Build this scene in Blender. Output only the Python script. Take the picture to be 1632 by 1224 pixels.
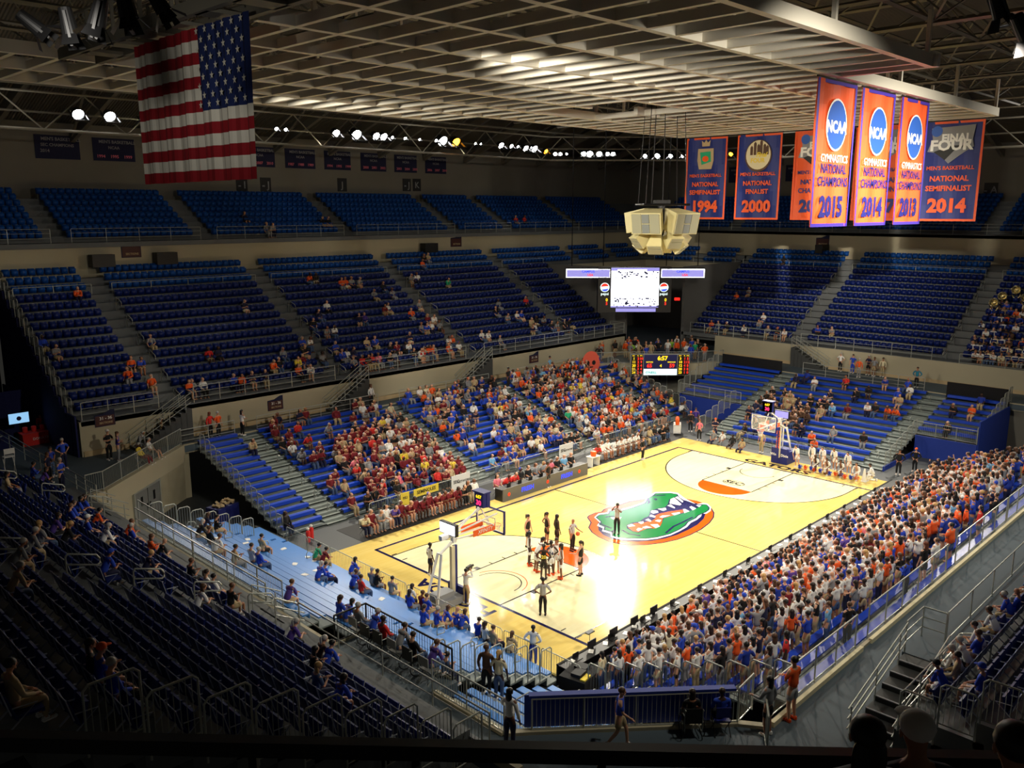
import bpy, bmesh, math, random
import numpy as np
from mathutils import Vector, Matrix, Euler
R = math.radians
col = bpy.context.scene.collection
for o in list(bpy.data.objects): bpy.data.objects.remove(o, do_unlink=True)
rnd = random.Random(7)

# ---------------------------------------------------------------- camera, world, exposure
cam_d = bpy.data.cameras.new('camera'); cam = bpy.data.objects.new('camera', cam_d); col.objects.link(cam)
cam.location = (-25.909, -35.798, 17.902)
cam.rotation_euler = (R(90-11.402), 0, R(44.587-90))
cam_d.sensor_fit = 'HORIZONTAL'; cam_d.sensor_width = 36.0; cam_d.lens = 36.0*1372.99/1632
cam_d.clip_start = .2; cam_d.clip_end = 400
sc = bpy.context.scene; sc.camera = cam
CAM = Vector(cam.location)
w = bpy.data.worlds.new('world'); sc.world = w; w.use_nodes = True
w.node_tree.nodes['Background'].inputs[0].default_value = (.62, .6, .52, 1)
w.node_tree.nodes['Background'].inputs[1].default_value = .03
sc.view_settings.view_transform = 'Standard'; sc.view_settings.look = 'None'
sc.view_settings.gamma = 1; sc.view_settings.use_curve_mapping = False
sc.view_settings.exposure = 0.0

def area_light(name, loc, target, power, size, spread=80, color=(1, .92, .76)):
    d = bpy.data.lights.new(name, 'AREA'); d.energy = power; d.shape = 'DISK'; d.size = size; d.color = color
    d.spread = R(spread); o = bpy.data.objects.new(name, d); col.objects.link(o); o.location = loc
    v = Vector(target)-Vector(loc); o.rotation_euler = v.to_track_quat('-Z', 'Y').to_euler()
    return o
# north, east beams match truss lamps; unseen south and west ones are added fill
for lx, ly, lz, tx, ty, tz, p, sp_ in [(0, 25.6, 23.4, 3, -7, 0, 1450, 58), (14, 25.6, 23.4, 10, -8, 0, 1250, 58), (30, 25.6, 23.4, 19, -8, 0, 1150, 58), (46.5, 19.0, 23.4, 14, -9, 0, 1900, 56),
                               (53.4, 3, 23.4, 20, -9, 0, 1300, 54), (53.4, -14, 23.4, 20, -10, 0, 1300, 54),
                               (34, -30.5, 22.2, 27, -2, 1, 1250, 106), (14, -30.5, 22.2, 15, -2, 1, 1500, 106), (-3, -30, 22.2, 5, -2, 1, 1200, 100),
                               (-7, 2, 22.2, 30, -1, 1, 1000, 84), (-7, -14, 22.2, 34, -9, 1, 1100, 84)]:
    area_light('flood_and_fill_beam', (lx, ly, lz), (tx, ty, tz), p, 1.1, sp_)
# added point fills, no lamps of their own, brightening roof, grid and upper walls
for lx, ly, lz, p in [(-8, 24.2, 24.2, 60), (8, 24.2, 24.2, 60), (24, 24.2, 24.2, 60), (40, 23, 24.2, 65), (52, 6, 24.2, 200), (52, -16, 24.2, 200), (34, -28, 21.5, 200)]:
    d = bpy.data.lights.new('fill_point', 'POINT'); d.energy = p; d.shadow_soft_size = .6; d.color = (1, .93, .82); o = bpy.data.objects.new('fill_point', d); col.objects.link(o); o.location = (lx, ly, lz)
area_light('banner_spotlight', (-9.2, -31.2, 20.6), (12.4, -20, 18.7), 560, .3, 22, (1, .9, .75))
area_light('flag_fill', (-22, -23, 20.4), (-14.2, -11.5, 20.9), 24, .3, 44, (1, .94, .84))  # added fill to brighten the flag; no lit lamp hangs there

# ---------------------------------------------------------------- materials
MT = {}
def lin(c):
    return tuple(((x/255)/12.92 if x/255 <= .04045 else ((x/255+.055)/1.055)**2.4) for x in c)
def mat(name, c, rough=.6, metal=0, spec=.5, emit=None, es=1, noise=0, nscale=8, alpha=1):
    m = bpy.data.materials.new(name); m.use_nodes = True; nt = m.node_tree; b = nt.nodes['Principled BSDF']
    cl = (*lin(c), 1)
    b.inputs['Base Color'].default_value = cl; b.inputs['Roughness'].default_value = rough
    b.inputs['Metallic'].default_value = metal; b.inputs['Specular IOR Level'].default_value = spec
    if alpha < 1: b.inputs['Alpha'].default_value = alpha
    if emit is not None:
        b.inputs['Emission Color'].default_value = (*lin(emit), 1); b.inputs['Emission Strength'].default_value = es
    if noise:
        tc = nt.nodes.new('ShaderNodeTexCoord'); n = nt.nodes.new('ShaderNodeTexNoise'); n.inputs['Scale'].default_value = nscale
        n.inputs['Detail'].default_value = 4
        r = nt.nodes.new('ShaderNodeMapRange'); r.inputs['To Min'].default_value = 1-noise; r.inputs['To Max'].default_value = 1+noise
        mx = nt.nodes.new('ShaderNodeVectorMath'); mx.operation = 'SCALE'; mx.inputs[0].default_value = cl[:3]
        nt.links.new(tc.outputs['Object'], n.inputs['Vector']); nt.links.new(n.outputs['Fac'], r.inputs['Value'])
        nt.links.new(r.outputs['Result'], mx.inputs['Scale']); nt.links.new(mx.outputs['Vector'], b.inputs['Base Color'])
    MT[name] = m; return m
mat('floor', (62, 66, 70), .55, noise=.12, nscale=.7)
mat('conc_deck', (74, 88, 98), .75, noise=.14, nscale=.6)
mat('conc_tier', (100, 104, 106), .7, noise=.15, nscale=1.2)
mat('beige_wall', (176, 168, 142), .7, noise=.07, nscale=.5)
mat('upper_wall', (120, 117, 108), .8, noise=.12, nscale=.4)
mat('dark_wall', (104, 104, 102), .8, noise=.15, nscale=.5)
mat('seat_navy', (8, 32, 104), .42, spec=.35)
mat('seat_blue', (6, 72, 152), .45, spec=.3)
mat('seat_edge_and_glint', (165, 172, 190), .4)  # light frame edges, also the highlight painted on far seats
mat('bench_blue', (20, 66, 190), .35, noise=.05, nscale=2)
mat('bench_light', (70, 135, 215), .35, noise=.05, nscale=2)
mat('bleach_deck', (125, 135, 132), .6, noise=.12, nscale=2)
mat('rail', (176, 180, 172), .35, .35)
mat('rail_black', (12, 12, 14), .4, .3)
mat('skirt_blue', (20, 52, 150), .7, noise=.1, nscale=1)
mat('curtain', (26, 30, 84), .9)
mat('black_cloth', (12, 12, 15), .9)
mat('black', (10, 10, 11), .5)
mat('grey', (120, 122, 120), .5)
mat('white', (235, 235, 230), .5)
mat('pad_blue', (16, 28, 110), .5)
mat('orange', (240, 96, 24), .5)
mat('ball', (200, 92, 40), .6)
mat('rubber', (28, 28, 30), .7)
mat('grid_white', (224, 218, 204), .6, noise=.05, nscale=.3)
mat('truss_grey', (120, 116, 104), .6)
mat('roof', (98, 93, 82), .8)
mat('speaker_cream', (206, 196, 146), .5)
mat('speaker_grille', (150, 148, 124), .7)
mat('speaker_horn', (122, 126, 122), .7)
mat('yellow', (240, 205, 30), .6)
mat('skin_light', (206, 154, 124), .6); mat('skin_mid', (168, 114, 84), .6); mat('skin_brown', (120, 76, 52), .6); mat('skin_dark', (70, 44, 32), .6)
mat('eyes', (20, 16, 14), .3)
for n, c in dict(white=(238, 238, 236), orange=(240, 92, 28), blue=(34, 72, 196), royal=(24, 54, 160), navy=(22, 26, 62), maroon=(118, 20, 34), red=(214, 44, 40),
                 black=(20, 20, 23), grey=(140, 142, 146), tan=(190, 168, 130), yellow=(236, 210, 70), green=(40, 168, 120), sky=(120, 180, 225), purple=(84, 60, 150),
                 pink=(232, 120, 140), cream=(226, 216, 180), lime=(150, 214, 70), denim=(70, 92, 130), khaki=(176, 156, 118), teal=(30, 120, 150), goldblack=(34, 30, 20),
                 brown=(88, 62, 44), stripe=(170, 172, 176)).items():
    mat('cl_'+n, c, .85)
for n, c in dict(black=(16, 13, 12), dark=(42, 28, 20), brown=(86, 56, 34), blonde=(190, 150, 92), grey=(176, 174, 170), auburn=(110, 52, 28)).items():
    mat('hair_'+n, c, .5)
mat('led_red', (10, 0, 0), emit=(255, 50, 30), es=1.3); mat('led_yellow', (10, 8, 0), emit=(255, 214, 20), es=1.5); mat('led_pink', (10, 0, 5), emit=(255, 50, 120), es=1.4)
mat('led_blue', (5, 5, 20), emit=(60, 80, 255), es=1.4); mat('led_white', (200, 210, 215), emit=(225, 250, 250), es=1.1); mat('led_cyan', (0, 60, 60), emit=(30, 170, 160), es=1.0)
mat('navy_panel', (26, 34, 104), .5); mat('panel_grey', (84, 82, 78), .35, emit=(84, 82, 78), es=.35)
mat('lavender', (120, 115, 190), .4, emit=(142, 138, 208), es=1.1); mat('lamp_white', (255, 255, 255), emit=(255, 255, 255), es=60)
mat('lamp_amber', (255, 170, 40), emit=(255, 160, 30), es=25); mat('tv', (150, 200, 240), emit=(150, 205, 250), es=.9)
mat('ban_orange', (236, 92, 40), .55); mat('ban_blue', (30, 44, 120), .55); mat('ban_trim', (70, 50, 170), .5); mat('ban_text', (22, 22, 110), .6)
mat('flag_red', (150, 16, 30), .8); mat('flag_white', (226, 222, 208), .8); mat('flag_blue', (20, 38, 92), .8)
mat('gator_green', (28, 122, 62), .1); mat('court_navy', (28, 26, 78), .1); mat('court_orange', (240, 92, 20), .1); mat('court_white', (250, 250, 244), .1)
mat('court_line', (34, 28, 34), .15)
mat('brass', (214, 200, 150), .25, .9)
mat('exit_red', (120, 10, 10), emit=(255, 40, 30), es=1.6)
mat('sign_maroon', (70, 28, 24), .6); mat('maroon_sign', (80, 16, 24), .6)

def planks(name, c1, c2, rough, w=.057, l=.9):
    m = bpy.data.materials.new(name); m.use_nodes = True; nt = m.node_tree; b = nt.nodes['Principled BSDF']
    tc = nt.nodes.new('ShaderNodeTexCoord'); br = nt.nodes.new('ShaderNodeTexBrick')
    br.inputs['Color1'].default_value = (*lin(c1), 1); br.inputs['Color2'].default_value = (*lin(c2), 1)
    br.inputs['Mortar'].default_value = (*lin(tuple(int(x*.93) for x in c2)), 1); br.inputs['Scale'].default_value = 1
    br.inputs['Brick Width'].default_value = l; br.inputs['Row Height'].default_value = w; br.inputs['Mortar Size'].default_value = .0015
    no = nt.nodes.new('ShaderNodeTexNoise'); no.inputs['Scale'].default_value = .35
    mx = nt.nodes.new('ShaderNodeMix'); mx.data_type = 'RGBA'; mx.blend_type = 'MULTIPLY'; mx.inputs[0].default_value = .18
    nt.links.new(tc.outputs['Object'], br.inputs['Vector']); nt.links.new(tc.outputs['Object'], no.inputs['Vector'])
    nt.links.new(br.outputs['Color'], mx.inputs[6]); nt.links.new(no.outputs['Fac'], mx.inputs[7]); nt.links.new(mx.outputs[2], b.inputs['Base Color'])
    b.inputs['Roughness'].default_value = rough; b.inputs['Specular IOR Level'].default_value = .5
    MT[name] = m; return m
planks('wood', (242, 216, 128), (238, 208, 116), .09, .12, 2.2)
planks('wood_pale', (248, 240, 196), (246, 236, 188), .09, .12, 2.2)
# clear glass that lets the view through
g = bpy.data.materials.new('glass'); g.use_nodes = True; b = g.node_tree.nodes['Principled BSDF']
b.inputs['Base Color'].default_value = (.8, .85, .85, 1); b.inputs['Roughness'].default_value = .08; b.inputs['Alpha'].default_value = .16; MT['glass'] = g
# corrugated roof sheet
m = mat('roof_sheet', (104, 98, 86), .8); nt = m.node_tree
wv = nt.nodes.new('ShaderNodeTexWave'); wv.inputs['Scale'].default_value = 1.4; wv.inputs['Distortion'].default_value = 0; tc = nt.nodes.new('ShaderNodeTexCoord')
bp_ = nt.nodes.new('ShaderNodeBump'); bp_.inputs['Strength'].default_value = .8; bp_.inputs['Distance'].default_value = .2
nt.links.new(tc.outputs['Object'], wv.inputs['Vector']); nt.links.new(wv.outputs['Fac'], bp_.inputs['Height']); nt.links.new(bp_.outputs['Normal'], nt.nodes['Principled BSDF'].inputs['Normal'])
# striped referee shirt
m = mat('cl_ref', (190, 190, 196), .8); nt = m.node_tree
wv = nt.nodes.new('ShaderNodeTexWave'); wv.inputs['Scale'].default_value = 9; tc = nt.nodes.new('ShaderNodeTexCoord')
rp = nt.nodes.new('ShaderNodeValToRGB'); rp.color_ramp.elements[0].color = (.05, .05, .05, 1); rp.color_ramp.elements[1].color = (.75, .75, .78, 1)
rp.color_ramp.elements[0].position = .35; rp.color_ramp.elements[1].position = .45
nt.links.new(tc.outputs['Object'], wv.inputs['Vector']); nt.links.new(wv.outputs['Fac'], rp.inputs['Fac']); nt.links.new(rp.outputs['Color'], nt.nodes['Principled BSDF'].inputs['Base Color'])

# ---------------------------------------------------------------- mesh builder
def tagit(o, label=None, cat=None, group=None, kind=None):
    if label: o['label'] = label
    if cat: o['category'] = cat
    if group: o['group'] = group
    if kind: o['kind'] = kind
    return o
def empty(name, loc=(0, 0, 0), rz=0, label=None, cat=None, group=None):
    o = bpy.data.objects.new(name, None); col.objects.link(o); o.location = loc; o.rotation_euler = (0, 0, rz)
    o.empty_display_size = .2
    return tagit(o, label, cat, group)
def link(name, me, parent=None, loc=None, rz=0):
    o = bpy.data.objects.new(name, me); col.objects.link(o)
    if parent: o.parent = parent
    if loc is not None: o.location = loc
    if rz: o.rotation_euler = (0, 0, rz)
    return o
class MB:
    def __init__(s): s.v = []; s.f = []; s.m = []
    def box(s, x0, x1, y0, y1, z0, z1, mi=0):
        n = len(s.v)
        s.v += [(x0, y0, z0), (x1, y0, z0), (x1, y1, z0), (x0, y1, z0), (x0, y0, z1), (x1, y0, z1), (x1, y1, z1), (x0, y1, z1)]
        for q in ((0, 3, 2, 1), (4, 5, 6, 7), (0, 1, 5, 4), (1, 2, 6, 5), (2, 3, 7, 6), (3, 0, 4, 7)):
            s.f.append(tuple(n+i for i in q)); s.m.append(mi)
        return s
    def obox(s, c, sz, M=None, mi=0):     # centred box with an optional rotation matrix
        n = len(s.v); h = [x/2 for x in sz]
        for dz in (-1, 1):
            for dx, dy in ((-1, -1), (1, -1), (1, 1), (-1, 1)):
                p = Vector((dx*h[0], dy*h[1], dz*h[2]))
                if M: p = M @ p
                s.v.append(tuple(Vector(c)+p))
        for q in ((0, 3, 2, 1), (4, 5, 6, 7), (0, 1, 5, 4), (1, 2, 6, 5), (2, 3, 7, 6), (3, 0, 4, 7)):
            s.f.append(tuple(n+i for i in q)); s.m.append(mi)
        return s
    def bar(s, a, b, w, h=None, mi=0):    # rectangular bar from a to b
        a = Vector(a); b = Vector(b); d = b-a; h = h or w
        q = d.to_track_quat('Y', 'Z').to_matrix()
        return s.obox((a+b)/2, (w, d.length, h), q, mi)
    def tube(s, pts, r, n=6, mi=0, closed=False):
        pts = [Vector(p) for p in pts]; k = len(pts); rings = []
        for i, p in enumerate(pts):
            a = pts[i-1] if (i > 0 or closed) else None; c = pts[(i+1) % k] if (i < k-1 or closed) else None
            t = ((p-a).normalized() if a is not None else Vector((0, 0, 0)))+((c-p).normalized() if c is not None else Vector((0, 0, 0)))
            t.normalize(); u = t.cross(Vector((0, 0, 1)))
            if u.length < .05: u = t.cross(Vector((0, 1, 0)))
            u.normalize(); w_ = t.cross(u).normalized()
            b = len(s.v); rr = r[i] if isinstance(r, (list, tuple)) else r
            for j in range(n):
                an = 2*math.pi*j/n; s.v.append(tuple(p+u*math.cos(an)*rr+w_*math.sin(an)*rr))
            rings.append(b)
        for i in range(k if closed else k-1):
            a, b = rings[i], rings[(i+1) % k]
            for j in range(n):
                s.f.append((a+j, a+(j+1) % n, b+(j+1) % n, b+j)); s.m.append(mi)
        if not closed:
            s.f.append(tuple(rings[0]+j for j in reversed(range(n)))); s.m.append(mi)
            s.f.append(tuple(rings[-1]+j for j in range(n))); s.m.append(mi)
        return s
    def prism(s, poly, z0, z1, mi=0):
        n = len(s.v); k = len(poly); s.v += [(x, y, z0) for x, y in poly]+[(x, y, z1) for x, y in poly]
        s.f.append(tuple(n+i for i in reversed(range(k)))); s.f.append(tuple(n+k+i for i in range(k))); s.m += [mi, mi]
        for i in range(k):
            j = (i+1) % k; s.f.append((n+i, n+j, n+k+j, n+k+i)); s.m.append(mi)
        return s
    def face(s, pts, mi=0):
        n = len(s.v); s.v += [tuple(p) for p in pts]; s.f.append(tuple(range(n, n+len(pts)))); s.m.append(mi); return s
    def lathe(s, c, prof, n=16, mi=0):
        b = len(s.v)
        for r, z in prof:
            for j in range(n):
                a = 2*math.pi*j/n; s.v.append((c[0]+r*math.cos(a), c[1]+r*math.sin(a), c[2]+z))
        for i in range(len(prof)-1):
            for j in range(n):
                s.f.append((b+i*n+j, b+i*n+(j+1) % n, b+(i+1)*n+(j+1) % n, b+(i+1)*n+j)); s.m.append(mi)
        s.f.append(tuple(b+j for j in reversed(range(n)))); s.m.append(mi)
        s.f.append(tuple(b+(len(prof)-1)*n+j for j in range(n))); s.m.append(mi)
        return s
    def mesh(s, name, mats, smooth=False):
        me = bpy.data.meshes.new(name); me.from_pydata(s.v, [], s.f)
        for m_ in (mats if isinstance(mats, (list, tuple)) else [mats]): me.materials.append(MT[m_] if isinstance(m_, str) else m_)
        if len(s.m): me.polygons.foreach_set('material_index', s.m)
        if smooth: me.polygons.foreach_set('use_smooth', [True]*len(me.polygons))
        me.update(); return me
    def build(s, name, mats, parent=None, smooth=False, loc=None, rz=0):
        return link(name, s.mesh(name, mats, smooth), parent, loc, rz)
def arrays(me):
    V = np.empty(len(me.vertices)*3, 'f'); me.vertices.foreach_get('co', V); V = V.reshape(-1, 3)
    L = np.empty(len(me.loops), 'i'); me.loops.foreach_get('vertex_index', L)
    T = np.empty(len(me.polygons), 'i'); me.polygons.foreach_get('loop_total', T)
    M = np.empty(len(me.polygons), 'i'); me.polygons.foreach_get('material_index', M)
    return V, L, T, M
def merged(name, items, mats, smooth=False):
    """items: (arrays, 4x4 matrix, material remap or None) -> one mesh object"""
    Vs, Ls, Ts, Ms = [], [], [], []; n = 0
    for (V, L, T, M), X, mp in items:
        X = np.array(X); Vs.append(V@X[:3, :3].T+X[:3, 3]); Ls.append(L+n); Ts.append(T); Ms.append(M if mp is None else np.array(mp)[M]); n += len(V)
    V = np.concatenate(Vs).astype('f'); L = np.concatenate(Ls).astype('i'); T = np.concatenate(Ts).astype('i'); M = np.concatenate(Ms).astype('i')
    me = bpy.data.meshes.new(name); me.vertices.add(len(V)); me.vertices.foreach_set('co', V.ravel())
    me.loops.add(len(L)); me.loops.foreach_set('vertex_index', L); me.polygons.add(len(T))
    st = np.concatenate([[0], np.cumsum(T)[:-1]]).astype('i'); me.polygons.foreach_set('loop_start', st)
    try: me.polygons.foreach_set('loop_total', T)
    except Exception: pass
    for m_ in mats: me.materials.append(MT[m_] if isinstance(m_, str) else m_)
    me.polygons.foreach_set('material_index', M)
    if smooth: me.polygons.foreach_set('use_smooth', np.ones(len(T), bool))
    me.update(calc_edges=True); me.validate()
    return link(name, me)
def text_mesh(s, size, mat_, extrude=.004, bold=0., align='CENTER', sx=1., shear=0.):
    c = bpy.data.curves.new('lettering', 'FONT'); c.body = s; c.size = size; c.extrude = extrude; c.offset = bold*size
    c.align_x = align; c.align_y = 'CENTER'; c.resolution_u = 2; c.shear = shear
    o = bpy.data.objects.new('lettering', c); col.objects.link(o)
    me = bpy.data.meshes.new_from_object(o); bpy.data.objects.remove(o)
    me.transform(Matrix.Diagonal((sx, 1, 1, 1))); me.materials.clear(); me.materials.append(MT[mat_]); me.name = 'lettering'
    return me
def text(name, s, size, mat_, M, parent=None, **k):
    """M: 4x4 placing the lettering (x right, y up, z out of the sign)"""
    me = text_mesh(s, size, mat_, **k); me.transform(M); return link(name, me, parent)
def frame(origin, right, up):
    r = Vector(right).normalized(); u = Vector(up).normalized(); n = r.cross(u)
    M = Matrix((( r.x, u.x, n.x, origin[0]), (r.y, u.y, n.y, origin[1]), (r.z, u.z, n.z, origin[2]), (0, 0, 0, 1))); return M
ORD = ['first', 'second', 'third', 'fourth', 'fifth', 'sixth', 'seventh', 'eighth', 'ninth', 'tenth', 'eleventh', 'twelfth', 'thirteenth', 'fourteenth', 'fifteenth', 'sixteenth',
       'seventeenth', 'eighteenth', 'nineteenth', 'twentieth']
def ordn(i):
    if i < 20: return ORD[i]
    t, u = divmod(i+1, 10); T = {2: 'twent', 3: 'thirt', 4: 'fort', 5: 'fift', 6: 'sixt', 7: 'sevent', 8: 'eight', 9: 'ninet'}[min(t, 9)]
    return (T+'ieth') if u == 0 else T+'y-'+ORD[u-1]
LOGO = {'ring':[(11.82,-4.9),(12.14,-4.78),(12.78,-4.75),(13.17,-4.91),(13.58,-4.74),(14.08,-4.71),(14.41,-4.88),(15.03,-4.9),(15.81,-4.95),(16.97,-5.38),(18.0,-5.78),(18.74,-7.12),(18.89,-7.87),(18.77,-8.68),(18.38,-9.25),(17.78,-9.81),(17.07,-10.22),(16.09,-10.55),(14.86,-10.77),(13.68,-10.8),(12.59,-10.68),(11.62,-10.37),(10.83,-9.95),(10.24,-9.4),(9.84,-8.76),(9.74,-8.08),(9.86,-7.32),(10.15,-6.62),(10.58,-6.03),(11.31,-5.6)],'inner':[(11.13,-6.26),(10.63,-6.7),(10.26,-7.33),(10.13,-8.09),(10.34,-8.69),(10.8,-9.29),(11.42,-9.78),(12.24,-10.12),(13.17,-10.28),(14.28,-10.29),(15.34,-10.22),(16.46,-9.94),(17.29,-9.54),(18.53,-8.44),(18.48,-7.53),(17.74,-6.66),(16.26,-5.89),(14.98,-5.57),(14.24,-5.29),(13.5,-5.24),(12.39,-5.49)],'green':[(12.18,-5.27),(12.63,-5.16),(13.18,-5.42),(13.62,-5.18),(14.14,-5.66),(15.22,-5.81),(16.33,-5.84),(17.15,-5.43),(17.82,-5.34),(18.29,-5.22),(18.65,-5.54),(19.02,-5.85),(19.12,-6.27),(18.93,-6.47),(18.27,-6.57),(17.89,-6.56),(17.19,-6.96),(16.58,-7.18),(15.94,-7.02),(15.39,-6.93),(14.52,-7.42),(14.07,-7.41),(13.38,-7.58),(12.96,-7.37),(12.43,-7.37),(12.03,-7.7),(11.88,-8.17),(11.93,-8.52),(12.56,-8.45),(13.05,-8.74),(13.49,-8.87),(14.13,-8.56),(14.84,-8.19),(15.58,-8.27),(16.13,-8.48),(16.9,-8.57),(17.75,-8.61),(18.61,-8.52),(18.69,-8.73),(18.37,-9.12),(17.99,-9.33),(17.5,-9.41),(16.71,-9.4),(16.19,-9.55),(15.35,-9.58),(14.73,-9.8),(13.91,-9.91),(13.0,-9.91),(12.08,-9.68),(11.48,-9.36),(10.85,-8.69),(10.57,-8.14),(10.51,-7.79),(10.96,-7.44),(10.91,-6.88),(11.29,-6.64),(11.36,-6.18),(11.79,-5.97)],'outline':[(12.1,-5.19),(12.8,-4.95),(13.3,-5.22),(13.78,-4.94),(14.33,-5.43),(15.31,-5.61),(16.44,-5.64),(17.21,-5.24),(17.96,-5.09),(18.51,-5.02),(18.88,-5.37),(19.25,-5.69),(19.38,-6.17),(18.77,-7.15),(18.33,-8.23),(18.83,-8.38),(18.93,-8.65),(18.53,-9.16),(17.93,-9.5),(17.33,-9.58),(17.14,-9.39),(16.69,-9.61),(16.06,-9.75),(15.34,-9.78),(14.61,-10.0),(13.76,-10.07),(12.85,-10.07),(11.93,-9.85),(11.28,-9.5),(10.66,-8.83),(10.31,-8.27),(10.34,-7.81),(10.72,-7.5),(10.66,-6.93),(11.05,-6.7),(11.15,-6.18),(11.71,-5.89)],'mouth':[(17.89,-6.56),(18.93,-6.47),(18.49,-7.29),(18.33,-8.23),(18.61,-8.52),(17.75,-8.61),(16.9,-8.57),(16.13,-8.48),(15.58,-8.27),(14.84,-8.19),(14.13,-8.56),(13.49,-8.87),(13.05,-8.74),(12.56,-8.45),(11.93,-8.52),(11.88,-8.17),(12.03,-7.7),(12.43,-7.37),(12.96,-7.37),(13.38,-7.58),(14.07,-7.41),(14.52,-7.42),(15.39,-6.93),(15.94,-7.02),(16.58,-7.18),(17.19,-6.96)],'tongue':[(15.3,-7.57),(16.07,-7.8),(16.9,-8.17),(16.52,-8.49),(15.52,-8.31),(14.82,-8.17),(14.15,-8.57),(13.69,-8.8),(13.16,-8.85),(12.83,-8.51),(11.99,-8.48),(11.91,-8.15),(12.17,-7.63),(12.97,-7.49),(13.27,-7.8),(13.65,-7.85),(13.9,-8.0),(14.54,-7.88),(14.72,-7.61)],'eye':[(12.72,-5.92),(13.0,-6.05),(13.24,-6.34),(12.85,-6.5),(12.59,-6.23)],'nostril':[(17.32,-5.73),(17.51,-5.77),(17.43,-5.97),(17.13,-6.04)],'tooth0':[(17.3,-6.96),(18.0,-6.55),(18.42,-6.54),(17.68,-7.58),(17.43,-7.62)],'tooth1':[(18.51,-6.55),(18.78,-6.57),(18.22,-7.35),(17.99,-7.45)],'tooth2':[(18.96,-6.49),(18.71,-7.14),(18.42,-7.3),(18.71,-6.76)],'tooth3':[(16.85,-7.1),(17.2,-7.1),(16.9,-7.64),(16.74,-7.71)],'tooth4':[(15.94,-7.02),(16.46,-7.26),(16.18,-7.49),(15.88,-7.47)],'tooth5':[(15.17,-7.05),(15.5,-6.92),(15.67,-7.21),(15.44,-7.44),(15.05,-7.31)],'tooth6':[(14.52,-7.42),(14.84,-7.33),(14.79,-7.69),(14.56,-7.79)],'tooth7':[(13.84,-7.61),(14.16,-7.61),(13.98,-7.97),(13.8,-8.01)],'tooth8':[(13.24,-7.55),(13.58,-7.67),(13.35,-7.87),(13.11,-7.85)],'tooth9':[(12.37,-7.41),(12.77,-7.44),(12.64,-7.8),(12.26,-7.62)],'tooth10':[(12.21,-8.19),(12.52,-8.09),(12.6,-8.38),(12.08,-8.41)],'tooth11':[(12.73,-8.2),(13.09,-8.25),(13.11,-8.63),(12.69,-8.41)],'tooth12':[(13.43,-8.27),(13.79,-8.53),(13.57,-8.85),(13.19,-8.83)],'tooth13':[(14.11,-8.11),(14.38,-8.12),(14.51,-8.29),(14.13,-8.45)],'tooth14':[(14.82,-7.94),(15.17,-7.89),(15.57,-8.21),(14.84,-8.12)],'tooth15':[(15.85,-8.08),(16.41,-8.3),(16.22,-8.46),(15.7,-8.38)],'tooth16':[(17.0,-8.14),(17.11,-8.2),(16.96,-8.63),(16.46,-8.59)],'tooth17':[(17.59,-8.21),(17.81,-8.2),(17.67,-8.65),(17.23,-8.68)],'tooth18':[(18.16,-8.31),(18.4,-8.55),(18.01,-8.64)],'crease0':[(12.59,-5.68),(12.86,-5.74),(13.16,-5.99)],'crease1':[(11.59,-7.67),(11.39,-8.28),(11.6,-8.89)],'crease2':[(12.97,-9.68),(14.12,-9.4),(15.16,-9.39),(16.2,-9.34)],'crease3':[(11.56,-5.95),(11.41,-6.75),(11.38,-7.04)],'crease4':[(17.82,-5.34),(18.02,-5.55),(18.43,-5.83)],'crease5':[(16.36,-6.0),(16.63,-5.91),(17.07,-5.48)],'crease6':[(10.95,-7.12),(10.96,-7.44),(11.26,-7.33)]}
# ---------------------------------------------------------------- the court
CL, CW = 28.65, 15.24
def struct(name, mb, mats): return tagit(mb.build(name, mats), kind='structure')
struct('floor', MB().box(-40, 80, -60, 60, -.3, 0), 'floor')
court = empty('basketball_court', (0, 0, 0), 0, 'pale maple basketball court with a big reptile head emblem at its centre', 'court')
MB().box(-2.75, 31.3, -15.62, 1.35, .0005, .03).build('hardwood', 'wood', court)
def arc(cx, cy, r, a0, a1, n=40): return [(cx+r*math.cos(R(a0+(a1-a0)*i/n)), cy+r*math.sin(R(a0+(a1-a0)*i/n))) for i in range(n+1)]
def flat(name, polys, m_, z, parent=court):
    mb = MB()
    for p in polys: mb.prism(p, .0301, z)
    return mb.build(name, m_, parent)
def strip(pts, w_, z, mb, closed=False):
    pts = [Vector((p[0], p[1], 0)) for p in pts]
    for i in range(len(pts) if closed else len(pts)-1):
        a, b = pts[i], pts[(i+1) % len(pts)]; d = (b-a).normalized(); n = Vector((-d.y, d.x, 0))*w_/2; a = a-d*w_*.2; b = b+d*w_*.2
        mb.prism([tuple((a-n)[:2]), tuple((b-n)[:2]), tuple((b+n)[:2]), tuple((a+n)[:2])], .0305, z)
bx = 1.6; yc = -CW/2; r3 = 6.325; dy3 = CW/2-1.3
t3 = math.degrees(math.asin(dy3/r3)) if dy3 < r3 else 90
def three(side, r=r3):
    a = arc(bx, yc, r, 90, -90, 48); p = [(0, yc+r)]+a+[(0, yc-r)]
    return p if side == 0 else [(CL-x, y) for x, y in reversed(p)]
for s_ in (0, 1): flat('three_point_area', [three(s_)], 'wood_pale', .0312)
mb = MB()
for s_ in (0, 1): strip(three(s_), .08, .0335, mb)
strip([(CL/2, 0), (CL/2, -CW)], .08, .0335, mb)
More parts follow.
